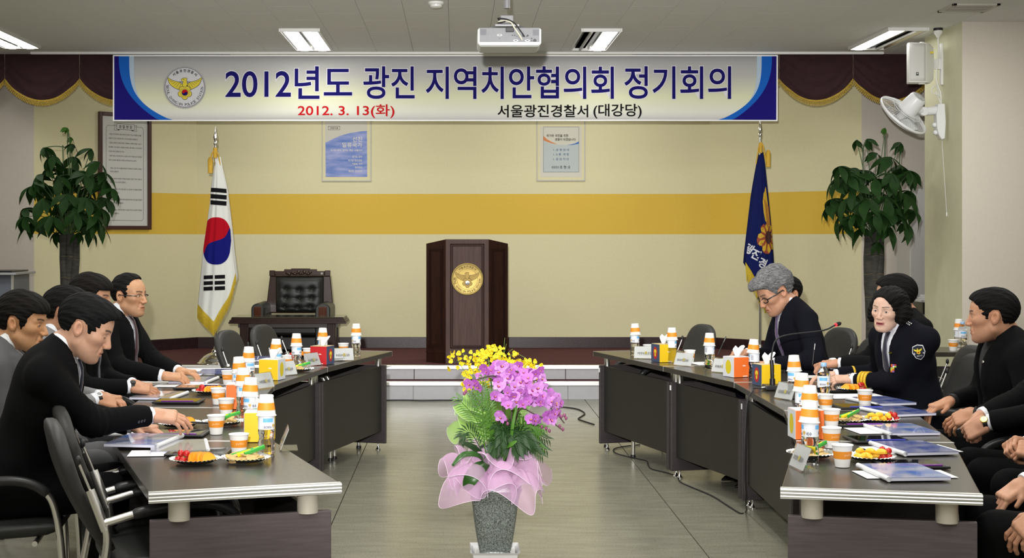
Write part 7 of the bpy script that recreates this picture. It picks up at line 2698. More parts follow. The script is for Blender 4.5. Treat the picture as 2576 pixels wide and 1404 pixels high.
def bottle(p, label, rz=0.0, group='water bottles'):
    t = thing('water_bottle', label, 'bottle', p, rz, group)
    for nm, me in BOT:
        link(nm, me, t)
    return t


rb = random.Random(4)
CUP_TOP = 0.227


def bottle_with_cup(px, top, where, rz=None, z=ZT):
    by_ = CY + (EYE - z) / (EYE - z - CUP_TOP) * (top - CY)
    p = T(px, by_, z)
    bottle(p, 'water bottle wearing an upturned cup, ' + where, rb.uniform(0, 6.28) if rz is None else rz, 'water bottles with upturned cups')
    tl_ = (rb.uniform(-0.04, 0.04), rb.uniform(-0.07, 0.07))
    cup(p + Vector((0, 0, CUP_TOP)), 'upturned paper cup covering the bottle ' + where, True, 'upturned paper cups', rb.uniform(-0.6, 0.6), tl_)


OR = ['first', 'second', 'third', 'fourth', 'fifth', 'sixth', 'seventh', 'eighth', 'ninth']
for k, (px, top) in enumerate(((670, 993), (631, 950), (612, 926), (600, 898), (626, 873), (695, 853), (746, 839), (812, 825), (896, 815))):
    bottle_with_cup(px, top, '%s from the near end of the left row' % OR[k])
for k, (px, top) in enumerate(((2038, 1008), (2037, 970), (2018, 939), (1997, 894), (1897, 854), (1785, 838), (1690, 825), (1597, 814))):
    bottle_with_cup(px, top, '%s from the near end of the right row' % OR[k])
bottle(T(2072, 1020, ZT), 'capped water bottle with pale blue cap before the policewoman', 0.8)
zz = TOPZ
for px, top, nm in ((2412, 803, 'front'), (2420, 806, 'rear')):
    p = T(px, CY + (EYE - zz) / (EYE - zz - CUP_TOP) * (top - CY), zz)
    if nm == 'front':
        bottle(p, 'water bottle wearing a cup on the side table by the pier', 2.0, 'water bottles with upturned cups')
        cup(p + Vector((0, 0, CUP_TOP)), 'upturned cup on the bottle at the side table', True, 'upturned paper cups', 0.3)
    else:
        bottle(p + Vector((0.04, 0.10, 0)), 'second water bottle at the back of the side table', 1.0)
cup(T(2398, 882, TOPZ), 'upright paper cup on the side table by the pier')
for k, (px, by_, w_) in enumerate(((601, 1144, 'beside the yellow tissue box on the nearest left table'), (544, 1092, 'in the open on the second left table'), (569, 1046, 'behind the cracker plate of the left row'), (549, 1017, 'beside the orange tissue box of the left row'),
                                   (574, 968, 'behind the orange tissue box of the left row'), (607, 946, 'half hidden left of the far yellow tissue box'), (722, 926, 'behind a name plate on the fourth left table'), (775, 906, 'just left of the red tissue box'), (864, 892, 'behind the farthest left name plate'))):
    cup(T(px, by_, ZT), 'upright paper cup ' + w_, rz=rb.uniform(-0.5, 0.5))
for k, (px, by_, w_) in enumerate(((2119, 1174, 'nearest on the right table beside the fruit plate'), (2092, 1126, 'second on the right table behind the nearest cup'), (2092, 1075, 'third on the right table behind the orange box'), (2077, 1034, 'before the capped bottle on the right table'),
                                   (2176, 1022, 'beside the booklet before the policewoman'), (1735, 911, 'before the writing man on the right table'), (1631, 896, 'behind the farthest right name plate'))):
    cup(T(px, by_, ZT), 'upright paper cup ' + w_, rz=rb.uniform(-0.5, 0.5))

# tissue boxes
tis = mat('tissue', (0.85, 0.85, 0.86), 0.85)
yel, orr, redb = mat('box_yellow', (0.74, 0.48, 0.006), 0.55), mat('box_orange', (0.78, 0.15, 0.02), 0.55), mat('box_red', (0.45, 0.010, 0.014), 0.5)
box_g, box_n, box_t = mat('box_pale', (0.62, 0.64, 0.68), 0.5), mat('box_navy', (0.05, 0.075, 0.14), 0.5), mat('box_tan', (0.50, 0.40, 0.22), 0.6)
BS = 0.118


def tissue_box(px0, base, face, sidem, yaw, label, side=-1, tuft=True):
    """px0, base: the near lower corner between front and side; side -1: the other face lies to the left"""
    c = T(px0, base, ZT)
    t = thing('tissue_box', label, 'tissue box', c, math.radians(yaw), 'cube tissue boxes')
    x0 = 0 if side < 0 else -BS      # box extends right of the corner when the side face is at the left
    cx_ = x0 + BS / 2
    MB().box((cx_, BS / 2, BS / 2), (BS, BS, BS)).obj('carton', face, t, bevel=0.0015)
    sx = x0 - 0.0006 if side < 0 else x0 + BS + 0.0006
    MB().box((sx, BS / 2, BS / 2), (0.0012, BS - 0.001, BS - 0.001)).obj('side_print', sidem, t)
    sgn = -1 if side < 0 else 1
    pts = [(0.5 * BS + 0.030 * math.cos(a), 0.5 * BS + 0.042 * math.sin(a)) for a in [2 * PI * k / 24 for k in range(24)]]
    mb = MB()
    vs = [(sx + sgn * 0.0010, y, z) for y, z in pts]
    mb.add(vs, [list(range(24)) if sgn > 0 else list(range(24))[::-1]])
    navy_side = sidem is box_n
    mb.obj('round_print', mat('side_red', (0.42, 0.02, 0.03), 0.5) if navy_side else mat('side_yellow', (0.62, 0.50, 0.02), 0.5), t)
    if navy_side:
        mb = MB()
        for (y0, z0, ry, rz_) in ((0.5, 0.58, 0.018, 0.016), (0.5, 0.42, 0.010, 0.016)):
            vs = [(sx + sgn * 0.0016, y0 * BS + ry * math.cos(a), z0 * BS + rz_ * math.sin(a)) for a in [2 * PI * k / 16 for k in range(16)]]
            mb.add(vs, [list(range(16))])
        mb.obj('yellow_motif', mat('motif_yellow', (0.75, 0.55, 0.03), 0.5), t)
    MB().box((cx_, BS / 2, BS + 0.0008), (BS - 0.002, BS - 0.002, 0.0016)).obj('lid_print', box_t if navy_side else box_g, t)
    mb = MB().box((cx_ + 0.018, -0.0006, 0.006), (0.03, 0.001, 0.004))
    mb.box((cx_ + 0.010, -0.0006, 0.070), (0.018, 0.0008, 0.002)).box((cx_ + 0.012, -0.0006, 0.066), (0.02, 0.0008, 0.002))
    mb.obj('small_print', MATS['white_print'], t)
    if tuft:
        P = []
        n = 18
        for i in range(n + 1):
            a = 2 * PI * i / n
            row = []
            for j in range(7):
                f = j / 6
                rr = 0.010 + 0.030 * f + 0.010 * math.sin(3 * a + 1.0) * f
                row.append((cx_ + rr * math.cos(a) * 0.9 + 0.012 * f, BS / 2 + rr * math.sin(a) * 0.45, BS - 0.004 + 0.055 * f + 0.016 * math.sin(2 * a + 0.6) * f))
            P.append(row)
        MB().grid(P).obj('tissue', tis, t, smooth=70, solid=0.0008)
    return t


tissue_box(614.5, 1113, yel, box_g, 4, 'yellow tissue box behind the nearest bottle of the left row')
tissue_box(569, 1030, orr, box_g, 4, 'orange tissue box of the left row')
tissue_box(699, 957, yel, box_g, -14, 'yellow tissue box with white side at the bend of the left row', side=1)
tissue_box(821.5, 918, redb, box_n, -20, 'red tissue box with navy side far along the left row', side=1)
tissue_box(2001.5, 1106, orr, box_g, 2, 'orange tissue box between bottles on the near right table')
tissue_box(1916, 972, yel, box_n, 14, 'yellow tissue box behind the microphone')
tissue_box(1846.5, 950, orr, box_g, 22, 'orange tissue box with white side before the writing man')
tissue_box(1659.5, 912, yel, box_n, 20, 'yellow tissue box with navy side at the far right table')

# acrylic name plates
acr = mat('acrylic', (0.95, 0.97, 0.97), 0.04, trans=1.0, ior=1.25, alpha=0.35)
card = mat('name_card', (0.52, 0.53, 0.53), 0.5)


def name_plate(px, by_, yaw, label, marks=4):
    p = T(px, by_, ZT)
    t = thing('name_plate', label, 'name plate', p, math.radians(yaw), 'acrylic name plates')
    w_, h_ = 0.150, 0.090
    M = Matrix.Translation((0, 0, 0.002)) @ Matrix.Rotation(math.radians(-22), 4, 'X')
    MB().box((0, 0, h_ / 2), (w_, 0.003, h_), M=M).obj('panel', acr, t)
    MB().box((0, 0.0025, h_ / 2), (w_ - 0.006, 0.0012, h_ - 0.006), M=M).obj('card', card, t)
    MB().box((0, 0.035, 0.0015), (w_, 0.07, 0.003)).obj('foot', acr, t)
    mb = MB()
    r_ = random.Random(px)
    for k in range(marks + 4):
        x = -0.045 + k * 0.012
        mb.box((x, -0.0022, h_ * 0.42), (0.0055, 0.0006, 0.016 + r_.uniform(-0.005, 0.004)), M=M)
        mb.box((x + 0.002, -0.0022, h_ * 0.42 + r_.uniform(-0.006, 0.006)), (0.008, 0.0006, 0.003), M=M)
    mb.obj('name_marks', mat('card_ink', (0.16, 0.16, 0.16), 0.6), t)
    mb = MB()
    mb.add([(x * 0.010 + 0.008, -0.0032, h_ * 0.45 + z * 0.012) for x, z in flower(1.0, 0.6, 5)], [list(range(60))], 0, M)
    mb.obj('gold_crest', mat('crest_gold', (0.33, 0.28, 0.06), 0.6), t)
    return t


name_plate(864, 908, 16, 'white card name plate beside the farthest bottle of the left row')
name_plate(792, 921, 58, 'slanted name plate left of the red tissue box')
name_plate(728, 945, 52, 'slanted name plate right of the yellow box at the left bend')
name_plate(672, 977, 60, 'slanted name plate before the yellow box at the left bend')
name_plate(703, 1128, -82, 'name plate seen edge-on beside the nearest left bottle')
name_plate(1621, 903, -16, 'name plate beside the farthest bottle of the right row')
name_plate(1715, 921, -50, 'slanted name plate behind a bottle on the far right table')
name_plate(1812, 938, -48, 'slanted name plate left of the orange box on the right row')
name_plate(1968, 1005, -66, 'slanted name plate beside the microphone base')
name_plate(2000, 1180, -84, 'name plate seen edge-on at the near right corner')

# booklets, tablets, sheets
cov_m = mat('booklet_cover', (0.10, 0.20, 0.60), 0.12, col2=(0.55, 0.56, 0.66), nscale=9, coat=0.6)
cov_d = mat('booklet_cover_dark', (0.025, 0.065, 0.30), 0.15, col2=(0.26, 0.27, 0.42), nscale=11, coat=0.4)
cov_g = mat('booklet_cover_grey', (0.33, 0.33, 0.35), 0.12, col2=(0.26, 0.27, 0.32), nscale=8, coat=0.6)
page_m = mat('booklet_pages', (0.74, 0.75, 0.90), 0.7)
bind_m = mat('booklet_binder', (0.72, 0.73, 0.75), 0.3)


def booklet(px, py, yaw, label, cov, binder_side, dz=0.0, w_=0.215, h_=0.300):
    p = T(px, py, ZT + dz)
    t = thing('booklet', label, 'booklet', p, math.radians(yaw), 'printed booklets in slide binders')
    MB().box((0, 0, 0.006), (w_, h_, 0.011)).obj('pages', page_m, t, bevel=0.001)
    MB().box((0, 0, 0.0125), (w_ + 0.002, h_ + 0.002, 0.0012)).obj('cover', cov, t)
    s = binder_side
    MB().tube([(s * w_ / 2, -h_ / 2, 0.007), (s * w_ / 2, h_ / 2, 0.007)], 0.0095, 10).obj('slide_binder', bind_m, t, smooth=50)
    return t


def tablet(px, py, yaw, label, dz=0.0, pen=None):
    p = T(px, py, ZT + dz)
    t = thing('tablet', label, 'tablet', p, math.radians(yaw), 'black tablets on the tables')
    o = MB().box((0, 0, 0.006), (0.235, 0.17, 0.010)).obj('case', MATS['black_plastic'], t, bevel=0.004, bseg=3)
    MB().box((0, 0, 0.0114), (0.205, 0.145, 0.0008)).obj('screen', mat('screen_gloss', (0.008, 0.007, 0.012), 0.05, coat=1.0), t)
    if pen:
        MB().tube([(-0.07, -0.078, 0.0135), (0.09, -0.074, 0.0135)], 0.0035, 8).obj('stylus', pen, t, smooth=50)
    return t


violet = mat('stylus_violet', (0.16, 0.03, 0.25), 0.25)
blue_p = mat('stylus_blue', (0.03, 0.04, 0.35), 0.25)


def sheet(px, py, yaw, label, w_=0.297, h_=0.21, dz=0.0):
    p = T(px, py, ZT + dz)
    t = thing('paper_sheet', label, 'paper', p, math.radians(yaw), 'white paper sheets on the tables')
    MB().box((0, 0, 0.0010), (w_, h_, 0.0016)).obj('paper', MATS['white_paper'], t)
    return t


sheet(2275, 1194, 3, 'white sheet under the nearest booklet of the right row', 0.32, 0.16)
booklet(2272, 1192, 4, 'blue picture booklet nearest on the right table', cov_m, -1, 0.003)
tablet(2290, 1172, 2, 'black tablet with violet stylus above the nearest right booklet', pen=violet)
sheet(2290, 1131, 10, 'white sheet under the second booklet of the right row', 0.34, 0.19)
booklet(2298, 1131, 9, 'blue globe booklet second on the right table', cov_d, -1, 0.003)
tablet(2207, 1109, 4, 'black tablet at the joint of the near right tables', pen=blue_p)
sheet(2185, 1084, 6, 'small white sheet left of the third right booklet', 0.15, 0.19)
booklet(2266, 1084, 6, 'blue picture booklet third on the right table', cov_m, -1, 0.0)
tablet(2155, 1069, 3, 'black tablet beside the cracker plate of the right row', pen=violet)
booklet(2258, 1038, 16, 'blue booklet fourth on the right table beside the pale hands', cov_d, -1, 0.0)
tablet(2160, 1026, 4, 'black tablet with blue stylus behind the right cups', pen=blue_p)
booklet(2216, 1012, 14, 'dark blue booklet before the policewoman', cov_d, -1, 0.0)
sheet(2150, 997, 6, 'printed sheet under the cup before the policewoman', 0.30, 0.21)
tablet(2120, 983, 5, 'black tablet under the fruit plate of the policewoman')
sheet(1795, 914, 14, 'white sheet under the hand of the writing man', 0.30, 0.21)
booklet(2012, 925, 14, 'booklet before the folded hands on the right row', cov_d, -1)
sheet(2045, 948, 8, 'white paper propped beside the policewoman hands', 0.2, 0.14)

booklet(362, 1112, -8, 'bright blue booklet overhanging the near left table', cov_m, 1, 0.012)
tablet(450, 1094, -2, 'black tablet before the reaching man', pen=violet)
sheet(395, 1090, -4, 'large white sheet under the reaching arm', 0.36, 0.2)
booklet(450, 1128, 12, 'grey pink booklet under the blue booklet on the near left table', cov_g, 1)
sheet(372, 1141, 6, 'white sheet at the outer edge of the near left table', 0.14, 0.15)
tablet(500, 1141, 0, 'black tablet behind the nearest fruit plate at left')
booklet(400, 998, -6, 'grey covered booklet before the man with the pink tie', cov_g, 1)
tablet(450, 1012, -2, 'long black tablet beside the grey booklet of the left row', pen=violet)
booklet(487, 959, -4, 'grey covered booklet before the man with thin glasses', cov_g, 1)
sheet(470, 970, -2, 'white sheet before the man with the dark wristwatch', 0.34, 0.17)
tablet(496, 977, -2, 'black tablet beside the left fruit plate with oranges')
booklet(548, 939, 4, 'dark blue booklet near the empty left chairs', cov_d, 1)
sheet(512, 931, 2, 'white sheet beyond the hands of the man with thin glasses', 0.32, 0.21)
tablet(558, 946, 2, 'black tablet behind the left row bottles')
sheet(660, 922, 8, 'white sheet before the empty chairs of the left row', 0.30, 0.21)
booklet(675, 905, 8, 'blue booklet before the farthest empty left chair', cov_d, 1)

# foil plates with fruit and crackers
foil = mat('foil', (0.80, 0.79, 0.76), 0.22, 1.0, bump=0.4, bscale=180)
mb = MB()
P = []
NP = 72
for i in range(NP):
    a = 2 * PI * i / NP
    row = []
    for j, (r_, z) in enumerate(((0.0, 0.003), (0.03, 0.003), (0.058, 0.003), (0.066, 0.006), (0.078, 0.017), (0.090, 0.0195), (0.094, 0.0190))):
        rip = 0.0018 * (1 if i % 2 else -1) if j >= 3 else 0
        row.append(((r_ + rip * 0.4) * math.cos(a), (r_ + rip * 0.4) * math.sin(a), z + rip))
    P.append(row)
mb.grid(P, close_u=True)
PLATE = mb.mesh('foil_dish', foil, 30)
org, org_s, tomato, mango = mat('orange_flesh', (0.85, 0.36, 0.012), 0.35), mat('orange_peel', (0.80, 0.25, 0.01), 0.45), mat('tomato_red', (0.50, 0.012, 0.010), 0.15, coat=0.4), mat('mango', (0.86, 0.50, 0.03), 0.4)
crk, grn, ylw = mat('cracker', (0.62, 0.42, 0.16), 0.7, noise=0.3, nscale=90), mat('wrap_green', (0.05, 0.34, 0.05), 0.2), mat('wrap_yellow', (0.85, 0.68, 0.02), 0.25)
# meshes
mb = MB()
n = 14
outer = [(0.034 * math.cos(PI * k / n), 0.034 * math.sin(PI * k / n)) for k in range(n + 1)]
mb.prism(outer, -0.004, 0.004, 0)
mb2 = MB()
for k in range(n):
    a, b = outer[k], outer[k + 1]
    mb2.add([(a[0] * 1.0, a[1], -0.0042), (b[0], b[1], -0.0042), (b[0], b[1], 0.0042), (a[0], a[1], 0.0042), (a[0] * 1.08, a[1] * 1.08, -0.0036), (b[0] * 1.08, b[1] * 1.08, -0.0036), (b[0] * 1.08, b[1] * 1.08, 0.0036), (a[0] * 1.08, a[1] * 1.08, 0.0036)],
            [(4, 5, 6, 7), (0, 1, 5, 4), (3, 7, 6, 2)])
SL_F, SL_P = mb.mesh('flesh', org), mb2.mesh('peel', org_s)
mb = MB().ball((0, 0, 0.0135), (0.0125, 0.0125, 0.0135), su=16, sv=10)
TOM = mb.mesh('tomato_body', tomato, 60)
mb = MB()
for k in range(5):
    a = 2 * PI * k / 5
    mb.add([(0, 0, 0.0272), (0.004 * math.cos(a - 0.4), 0.004 * math.sin(a - 0.4), 0.0270), (0.009 * math.cos(a), 0.009 * math.sin(a), 0.0262), (0.004 * math.cos(a + 0.4), 0.004 * math.sin(a + 0.4), 0.0270)], [(0, 1, 2, 3)])
CAL = mb.mesh('calyx', mat('calyx_green', (0.05, 0.13, 0.02), 0.6))
mb = MB()
G = []
for i in range(7):
    f = -1 + 2 * i / 6
    G.append([(f * 0.020, 0.012 * math.cos(a) * (1 - 0.35 * f * f), 0.010 + 0.011 * math.sin(a) * (1 - 0.35 * f * f) + 0.004 * (1 - f * f)) for a in [2 * PI * k / 12 for k in range(13)]])
mb.grid(G); mb.add(G[0][:12], [list(range(12))]); mb.add(G[-1][:12], [list(range(12))[::-1]])
MAN = mb.mesh('mango_flesh', mango, 50)
mb = MB().lathe([(0.0, 0.0), (0.020, 0.0005), (0.023, 0.003), (0.0225, 0.006), (0.015, 0.0085), (0.0, 0.009)], 18, cap=False)
CRK = mb.mesh('cracker_body', crk, 50)
ST = {}
for nm, m_ in (('green', grn), ('yellow', ylw)):
    mb = MB().tube([(-0.045, 0, 0.010), (-0.040, 0, 0.010), (0.040, 0, 0.010), (0.045, 0, 0.010)], [0.009, 0.0085, 0.0085, 0.009], 10, flat=0.5)
    ST[nm] = mb.mesh('wrapper', m_, 50)
rf = random.Random(21)


def piece(nm, label, cat, p, rot_, meshes, group):
    t = thing(nm, label, cat, p, 0, group)
    t.rotation_euler = Euler(rot_)
    for n_, me in meshes:
        link(n_, me, t)


def plate(px, py, where, content, rz=0.0):
    c = T(px, py, ZT + 0.010) - Vector((0, 0, 0.010))
    t = thing('foil_plate', 'silver foil plate with %s %s' % ({'fruit': 'oranges and cherry tomatoes', 'mango': 'mango pieces and cherry tomatoes', 'snack': 'crackers and wrapped sticks'}[content], where), 'plate', c, rz, 'foil plates')
    link('foil_dish', PLATE, t)
    z = c.z + 0.0045
    if content in ('fruit', 'mango'):
        sgn = 1 if rz >= 0 else -1
        if content == 'fruit':
            for k in range(6):
                piece('orange_slice', OR[k] + ' orange slice from the tomatoes on the foil plate ' + where, 'orange', (c.x + sgn * (0.008 + 0.0105 * k - 0.006), c.y + rf.uniform(-0.012, 0.012) - 0.01, z + 0.002), (PI / 2 - 0.35 + rf.uniform(-0.1, 0.1), 0.0, sgn * (1.15 + rf.uniform(-0.2, 0.2))), (('flesh', SL_F), ('peel', SL_P)), 'orange slices ' + where)
        else:
            for k in range(8):
                piece('mango_piece', OR[k] + ' mango piece towards the tomatoes on the foil plate ' + where, 'mango', (c.x - sgn * 0.050 + sgn * 0.0125 * k, c.y + rf.uniform(-0.022, 0.022), z + (0.016 if k % 3 == 1 else 0.0)), (rf.uniform(-0.2, 0.2), rf.uniform(-0.3, 0.3), rf.uniform(0, 3)), (('flesh', MAN),), 'mango pieces ' + where)
        for k in range(6):
            lay = k >= 4
            xx = (-0.058 + 0.014 * (k % 4)) if content == 'fruit' else (0.034 + 0.011 * (k % 4))
            piece('cherry_tomato', 'cherry tomato on the foil plate ' + where, 'tomato', (c.x + sgn * (xx + (0.012 if lay else 0)), c.y + (-0.014 if k % 2 else 0.012), z + (0.019 if lay else 0.0)), (rf.uniform(-0.6, 0.6), rf.uniform(-0.6, 0.6), rf.uniform(0, 6)), (('skin', TOM), ('calyx', CAL)), 'cherry tomatoes ' + where)
    else:
        for k in range(9):
            piece('cracker', 'round cracker on the foil plate ' + where, 'cracker', (c.x + rf.uniform(-0.05, 0.05), c.y + rf.uniform(-0.045, 0.045), z + 0.003 + 0.0055 * (k % 4)), (rf.uniform(-0.35, 0.35), rf.uniform(-0.35, 0.35), 0), (('biscuit', CRK),), 'crackers ' + where)
        for k, nm in enumerate(('green', 'yellow', 'green')):
            piece('wrapped_stick', '%s wrapped snack stick on the foil plate %s' % (nm, where), 'snack', (c.x - 0.01 + 0.022 * k, c.y + 0.006 * k, z + 0.018 + 0.004 * k), (0.0, -0.22, 0.35 + 0.2 * k), (('wrapper', ST[nm]),), '%s sticks %s' % (nm, where))


plate(491, 1158, 'nearest on the left table', 'fruit', 0.1)
plate(617, 1155, 'beside the nearest left bottle', 'snack')
plate(563, 1063, 'second along the left row', 'snack')
plate(452, 1067, 'under the reaching hand', 'fruit', 0.1)
plate(527, 985, 'before the man with thin glasses', 'fruit', 0.1)
plate(752, 930, 'behind the slanted left name plates', 'snack')
plate(752, 895, 'before the farthest empty left chair', 'fruit', 0.1)
plate(843, 902, 'behind the red tissue box', 'snack')
plate(2148, 980, 'before the policewoman', 'fruit', -0.1)
plate(2212, 1057, 'beside the third right booklet', 'mango', 0.1)
plate(2130, 1058, 'behind the orange box of the right row', 'snack')
plate(2190, 1151, 'nearest on the right table', 'mango', 0.1)
plate(2042, 1143, 'behind the nearest right bottle', 'snack')
plate(1806, 918, 'before the writing man', 'snack')

# pens
def pen(a, b, label):
    t = thing('pen', label, 'pen', a)
    d = Vector(b) - Vector(a)
    MB().tube([(0, 0, 0), d * 0.08, d * 0.9, d], [0.0008, 0.0042, 0.0045, 0.0040], 8).obj('barrel', MATS['black_plastic'], t, smooth=50)
    MB().tube([d * 0.72 + Vector((0, -0.0055, 0)), d * 0.97 + Vector((0, -0.0055, 0))], 0.0012, 5).obj('clip', MATS['satin_chrome'], t)


pen(T(1806, 893, 0.735), T(1806, 893, 0.735) + Vector((0.062, 0.03, 0.125)), 'black pen held by the grey haired man')
pen(Vector((2.085, 8.40, 0.795)), Vector((2.105, 8.42, 0.93)), 'black pen held by the hidden person behind the policewoman')
pen(T(478, 1062, 0.755), T(478, 1062, 0.755) + Vector((0.10, 0.05, -0.012)), 'dark pen lying beyond the reaching hand')

# microphone
m0 = T(1950, 983, ZT)
mic = thing('gooseneck_microphone', 'black gooseneck conference microphone with red light ring', 'microphone', m0)
MB().box((0, 0.05, 0.014), (0.10, 0.12, 0.026)).obj('base', MATS['black_plastic'], mic, bevel=0.006)
tip = W(2112, 814, m0.y + 0.25) - m0
neck = bez([(-0.004, 0.05, 0.026), (-0.006, 0.05, 0.12), (-0.004, 0.06, 0.20), (0.05, 0.09, 0.285), (tip.x - 0.12, tip.y - 0.08, tip.z - 0.035), (tip.x - 0.03, tip.y - 0.02, tip.z - 0.008)], 8)
MB().tube(neck[:13], 0.0105, 10).obj('stem', MATS['black_plastic'], mic, smooth=50)
MB().tube(neck, 0.0045, 8).obj('gooseneck', MATS['black_rubber'], mic, smooth=60)
MB().tube([(-0.004, 0.05, 0.026), (-0.004, 0.05, 0.06)], 0.015, 12).obj('collar', MATS['black_plastic'], mic, smooth=40)
d_ = (tip - neck[-1]).normalized()
MB().tube([tip - d_ * 0.035, tip - d_ * 0.028], 0.0095, 14).obj('light_ring', mat('red_ring', (0.8, 0.02, 0.03), 0.4, emit=(1.0, 0.03, 0.05), estr=1.2), mic)
MB().tube([tip - d_ * 0.028, tip - d_ * 0.02, tip, tip + d_ * 0.012], [0.008, 0.0115, 0.011, 0.004], 14).obj('windscreen', mat('foam_black', (0.01, 0.01, 0.01), 0.95, bump=0.5, bscale=500), mic, smooth=60)
plug = T(1936, 974, ZT + 0.012) - m0
MB().tube([(-0.05, 0.02, 0.013), (-0.075, 0.01, 0.013)], 0.008, 10).obj('plug', MATS['satin_chrome'], mic, smooth=40)
cb_pts = [m0 + Vector((-0.075, 0.01, 0.013)), m0 + Vector((-0.12, 0.0, 0.012)), T(1893, 985, TOPZ + 0.008), W(1880, 1010, 7.60), W(1874, 1100, 7.50), W(1872, 1200, 7.45), W(1877, 1270, 7.45)]
cb_pts += [T(px, py, 0.006) for px, py in ((1876, 1288), (1862, 1291), (1830, 1272), (1790, 1247), (1740, 1226), (1712, 1213), (1703, 1200), (1680, 1190), (1640, 1180), (1630, 1170), (1627, 1160), (1608, 1155), (1560, 1144), (1544, 1136), (1548, 1128), (1580, 1122), (1610, 1119))]
t = thing('microphone_cable', 'thin black microphone cable running down the table and across the floor', 'cable', (0, 0, 0))
MB().tube(bez(cb_pts, 6), 0.0042, 7).obj('cable', MATS['black_rubber'], t, smooth=60)
t = thing('floor_cable', 'short black cable curling on the floor right of the flowers', 'cable', (0, 0, 0))
MB().tube(bez([T(px, py, 0.006) for px, py in ((1400, 1024), (1425, 1025), (1455, 1030), (1471, 1040), (1462, 1048), (1455, 1054), (1470, 1060), (1495, 1068))], 6), 0.0055, 7).obj('cable', MATS['black_rubber'], t, smooth=60)
t = thing('step_cable', 'thin black cable lying along the foot of the stage step', 'cable', (0, 0, 0))
MB().tube(bez([T(px, py, 0.006) for px, py in ((960, 1008), (1000, 1006.8), (1030, 1007), (1060, 1008), (1110, 1007.2), (1180, 1007.2))], 6), 0.0055, 7).obj('cable', MATS['black_rubber'], t, smooth=60)

# ================================================================== orchid planters
mesh_p = mat('organza_pink', (0.74, 0.46, 0.70), 0.7, alpha=0.38)
mesh_g = mat('organza_green', (0.33, 0.55, 0.12), 0.7, alpha=0.6)
pot_m = mat('pot_speckle', (0.33, 0.37, 0.35), 0.35, col2=(0.055, 0.065, 0.06), nscale=190, metal=0.4)
tray_m = mat('tray_white', (0.80, 0.80, 0.80), 0.3)


def planter(x, y, label, z0=0.105):
    t = thing('orchid_planter', label, 'plant', (x, y, 0))
    # white caster tray
    tr = MB()
    for (w0, w1, za, zb_) in ((0.098, 0.104, 0.045, 0.085), (0.104, 0.116, 0.085, 0.098)):
        tr.add([(sx * w0, sy * w0, za) for sx, sy in ((-1, -1), (1, -1), (1, 1), (-1, 1))] + [(sx * w1, sy * w1, zb_) for sx, sy in ((-1, -1), (1, -1), (1, 1), (-1, 1))],
               [(0, 1, 5, 4), (1, 2, 6, 5), (2, 3, 7, 6), (3, 0, 4, 7)] + ([(3, 2, 1, 0)] if za < 0.05 else []))
    tr.box((0, 0, 0.066), (0.19, 0.19, 0.03))
    tro = tr.obj('caster_tray', tray_m, t, bevel=0.004)
    mb = MB()
    for k in range(9):
        mb.box((-0.04 + k * 0.01, -0.1035, 0.062), (0.006, 0.006, 0.016))
    mb.obj('tray_grip', mat('grip_black', (0.02, 0.02, 0.02), 0.5), tro)
    for sx in (-1, 1):
        for sy in (-1, 1):
            MB().lathe([(0.016, -0.008), (0.018, 0), (0.016, 0.008)], 14, M=Matrix.Translation((sx * 0.075, sy * 0.075, 0.018)) @ Matrix.Rotation(PI / 2, 4, 'X')).obj('caster', MATS['black_plastic'], tro, smooth=40)
            MB().box((sx * 0.075, sy * 0.075, 0.038), (0.02, 0.02, 0.02)).obj('caster_fork', tray_m, tro)
    # square pot flaring upward
    mb = MB()
    prof = [(0.072, 0.083), (0.070, 0.094), (0.074, 0.096), (0.086, 0.16), (0.098, 0.24), (0.106, 0.31), (0.110, 0.336), (0.112, 0.338), (0.116, 0.36), (0.122, 0.376), (0.126, 0.378), (0.118, 0.378), (0.106, 0.33)]
    sq = []
    for a in range(32):
        th = 2 * PI * a / 32
        c, s = math.cos(th), math.sin(th)
        k = 1 / max(abs(c), abs(s)) * (1 - 0.10 * (min(abs(c), abs(s)) / max(abs(c), abs(s))) ** 6)
        sq.append((c * k, s * k))
    G = [[(cx * r_, cy * r_, z) for r_, z in prof] for cx, cy in sq]
    mb.grid(G, close_u=True)
    mb.add([(cx * 0.072, cy * 0.072, 0.083) for cx, cy in sq], [list(range(32))[::-1]])
    mb.obj('pot', pot_m, t, smooth=40)
    MB().add([(cx * 0.108, cy * 0.108, 0.335) for cx, cy in sq], [list(range(32))]).obj('moss', mat('moss', (0.03, 0.035, 0.015), 0.95), t)
    return t


def ruffle(t, R0, R1, z0, amp, n, m, nm, seed, a0=0.0, a1=2 * PI, droop=0.05):
    r_ = random.Random(seed)
    ph = [r_.uniform(0, 6.28) for _ in range(4)]
    P = []
    N = 140
    for i in range(N + 1):
        a = a0 + (a1 - a0) * i / N
        row = []
        for j in range(13):
            f = j / 12
            w_ = math.sin(n * a + ph[0]) * 0.6 + math.sin(n * 1.7 * a + ph[1]) * 0.4
            R = R0 + (R1 - R0) * f + amp * 0.6 * f * math.sin(n * 0.8 * a + ph[2])
            z = z0 + amp * f * (1.15 * w_) + 0.085 * math.sin(PI * f * 0.75) - droop * f * f
            tw = 0.16 * f * math.sin(n * a * 1.3 + ph[3])
            row.append((R * math.cos(a + tw), R * math.sin(a + tw), z))
        P.append(row)
    o = MB().grid(P).obj(nm, m, t, smooth=80)
    MB().tube([P[i][12] for i in range(N + 1)], 0.0012, 4).obj('organza_edge', mat(m.name + '_edge', (0.75, 0.62, 0.75) if 'pink' in m.name else (0.5, 0.65, 0.4), 0.6), o)
    return o


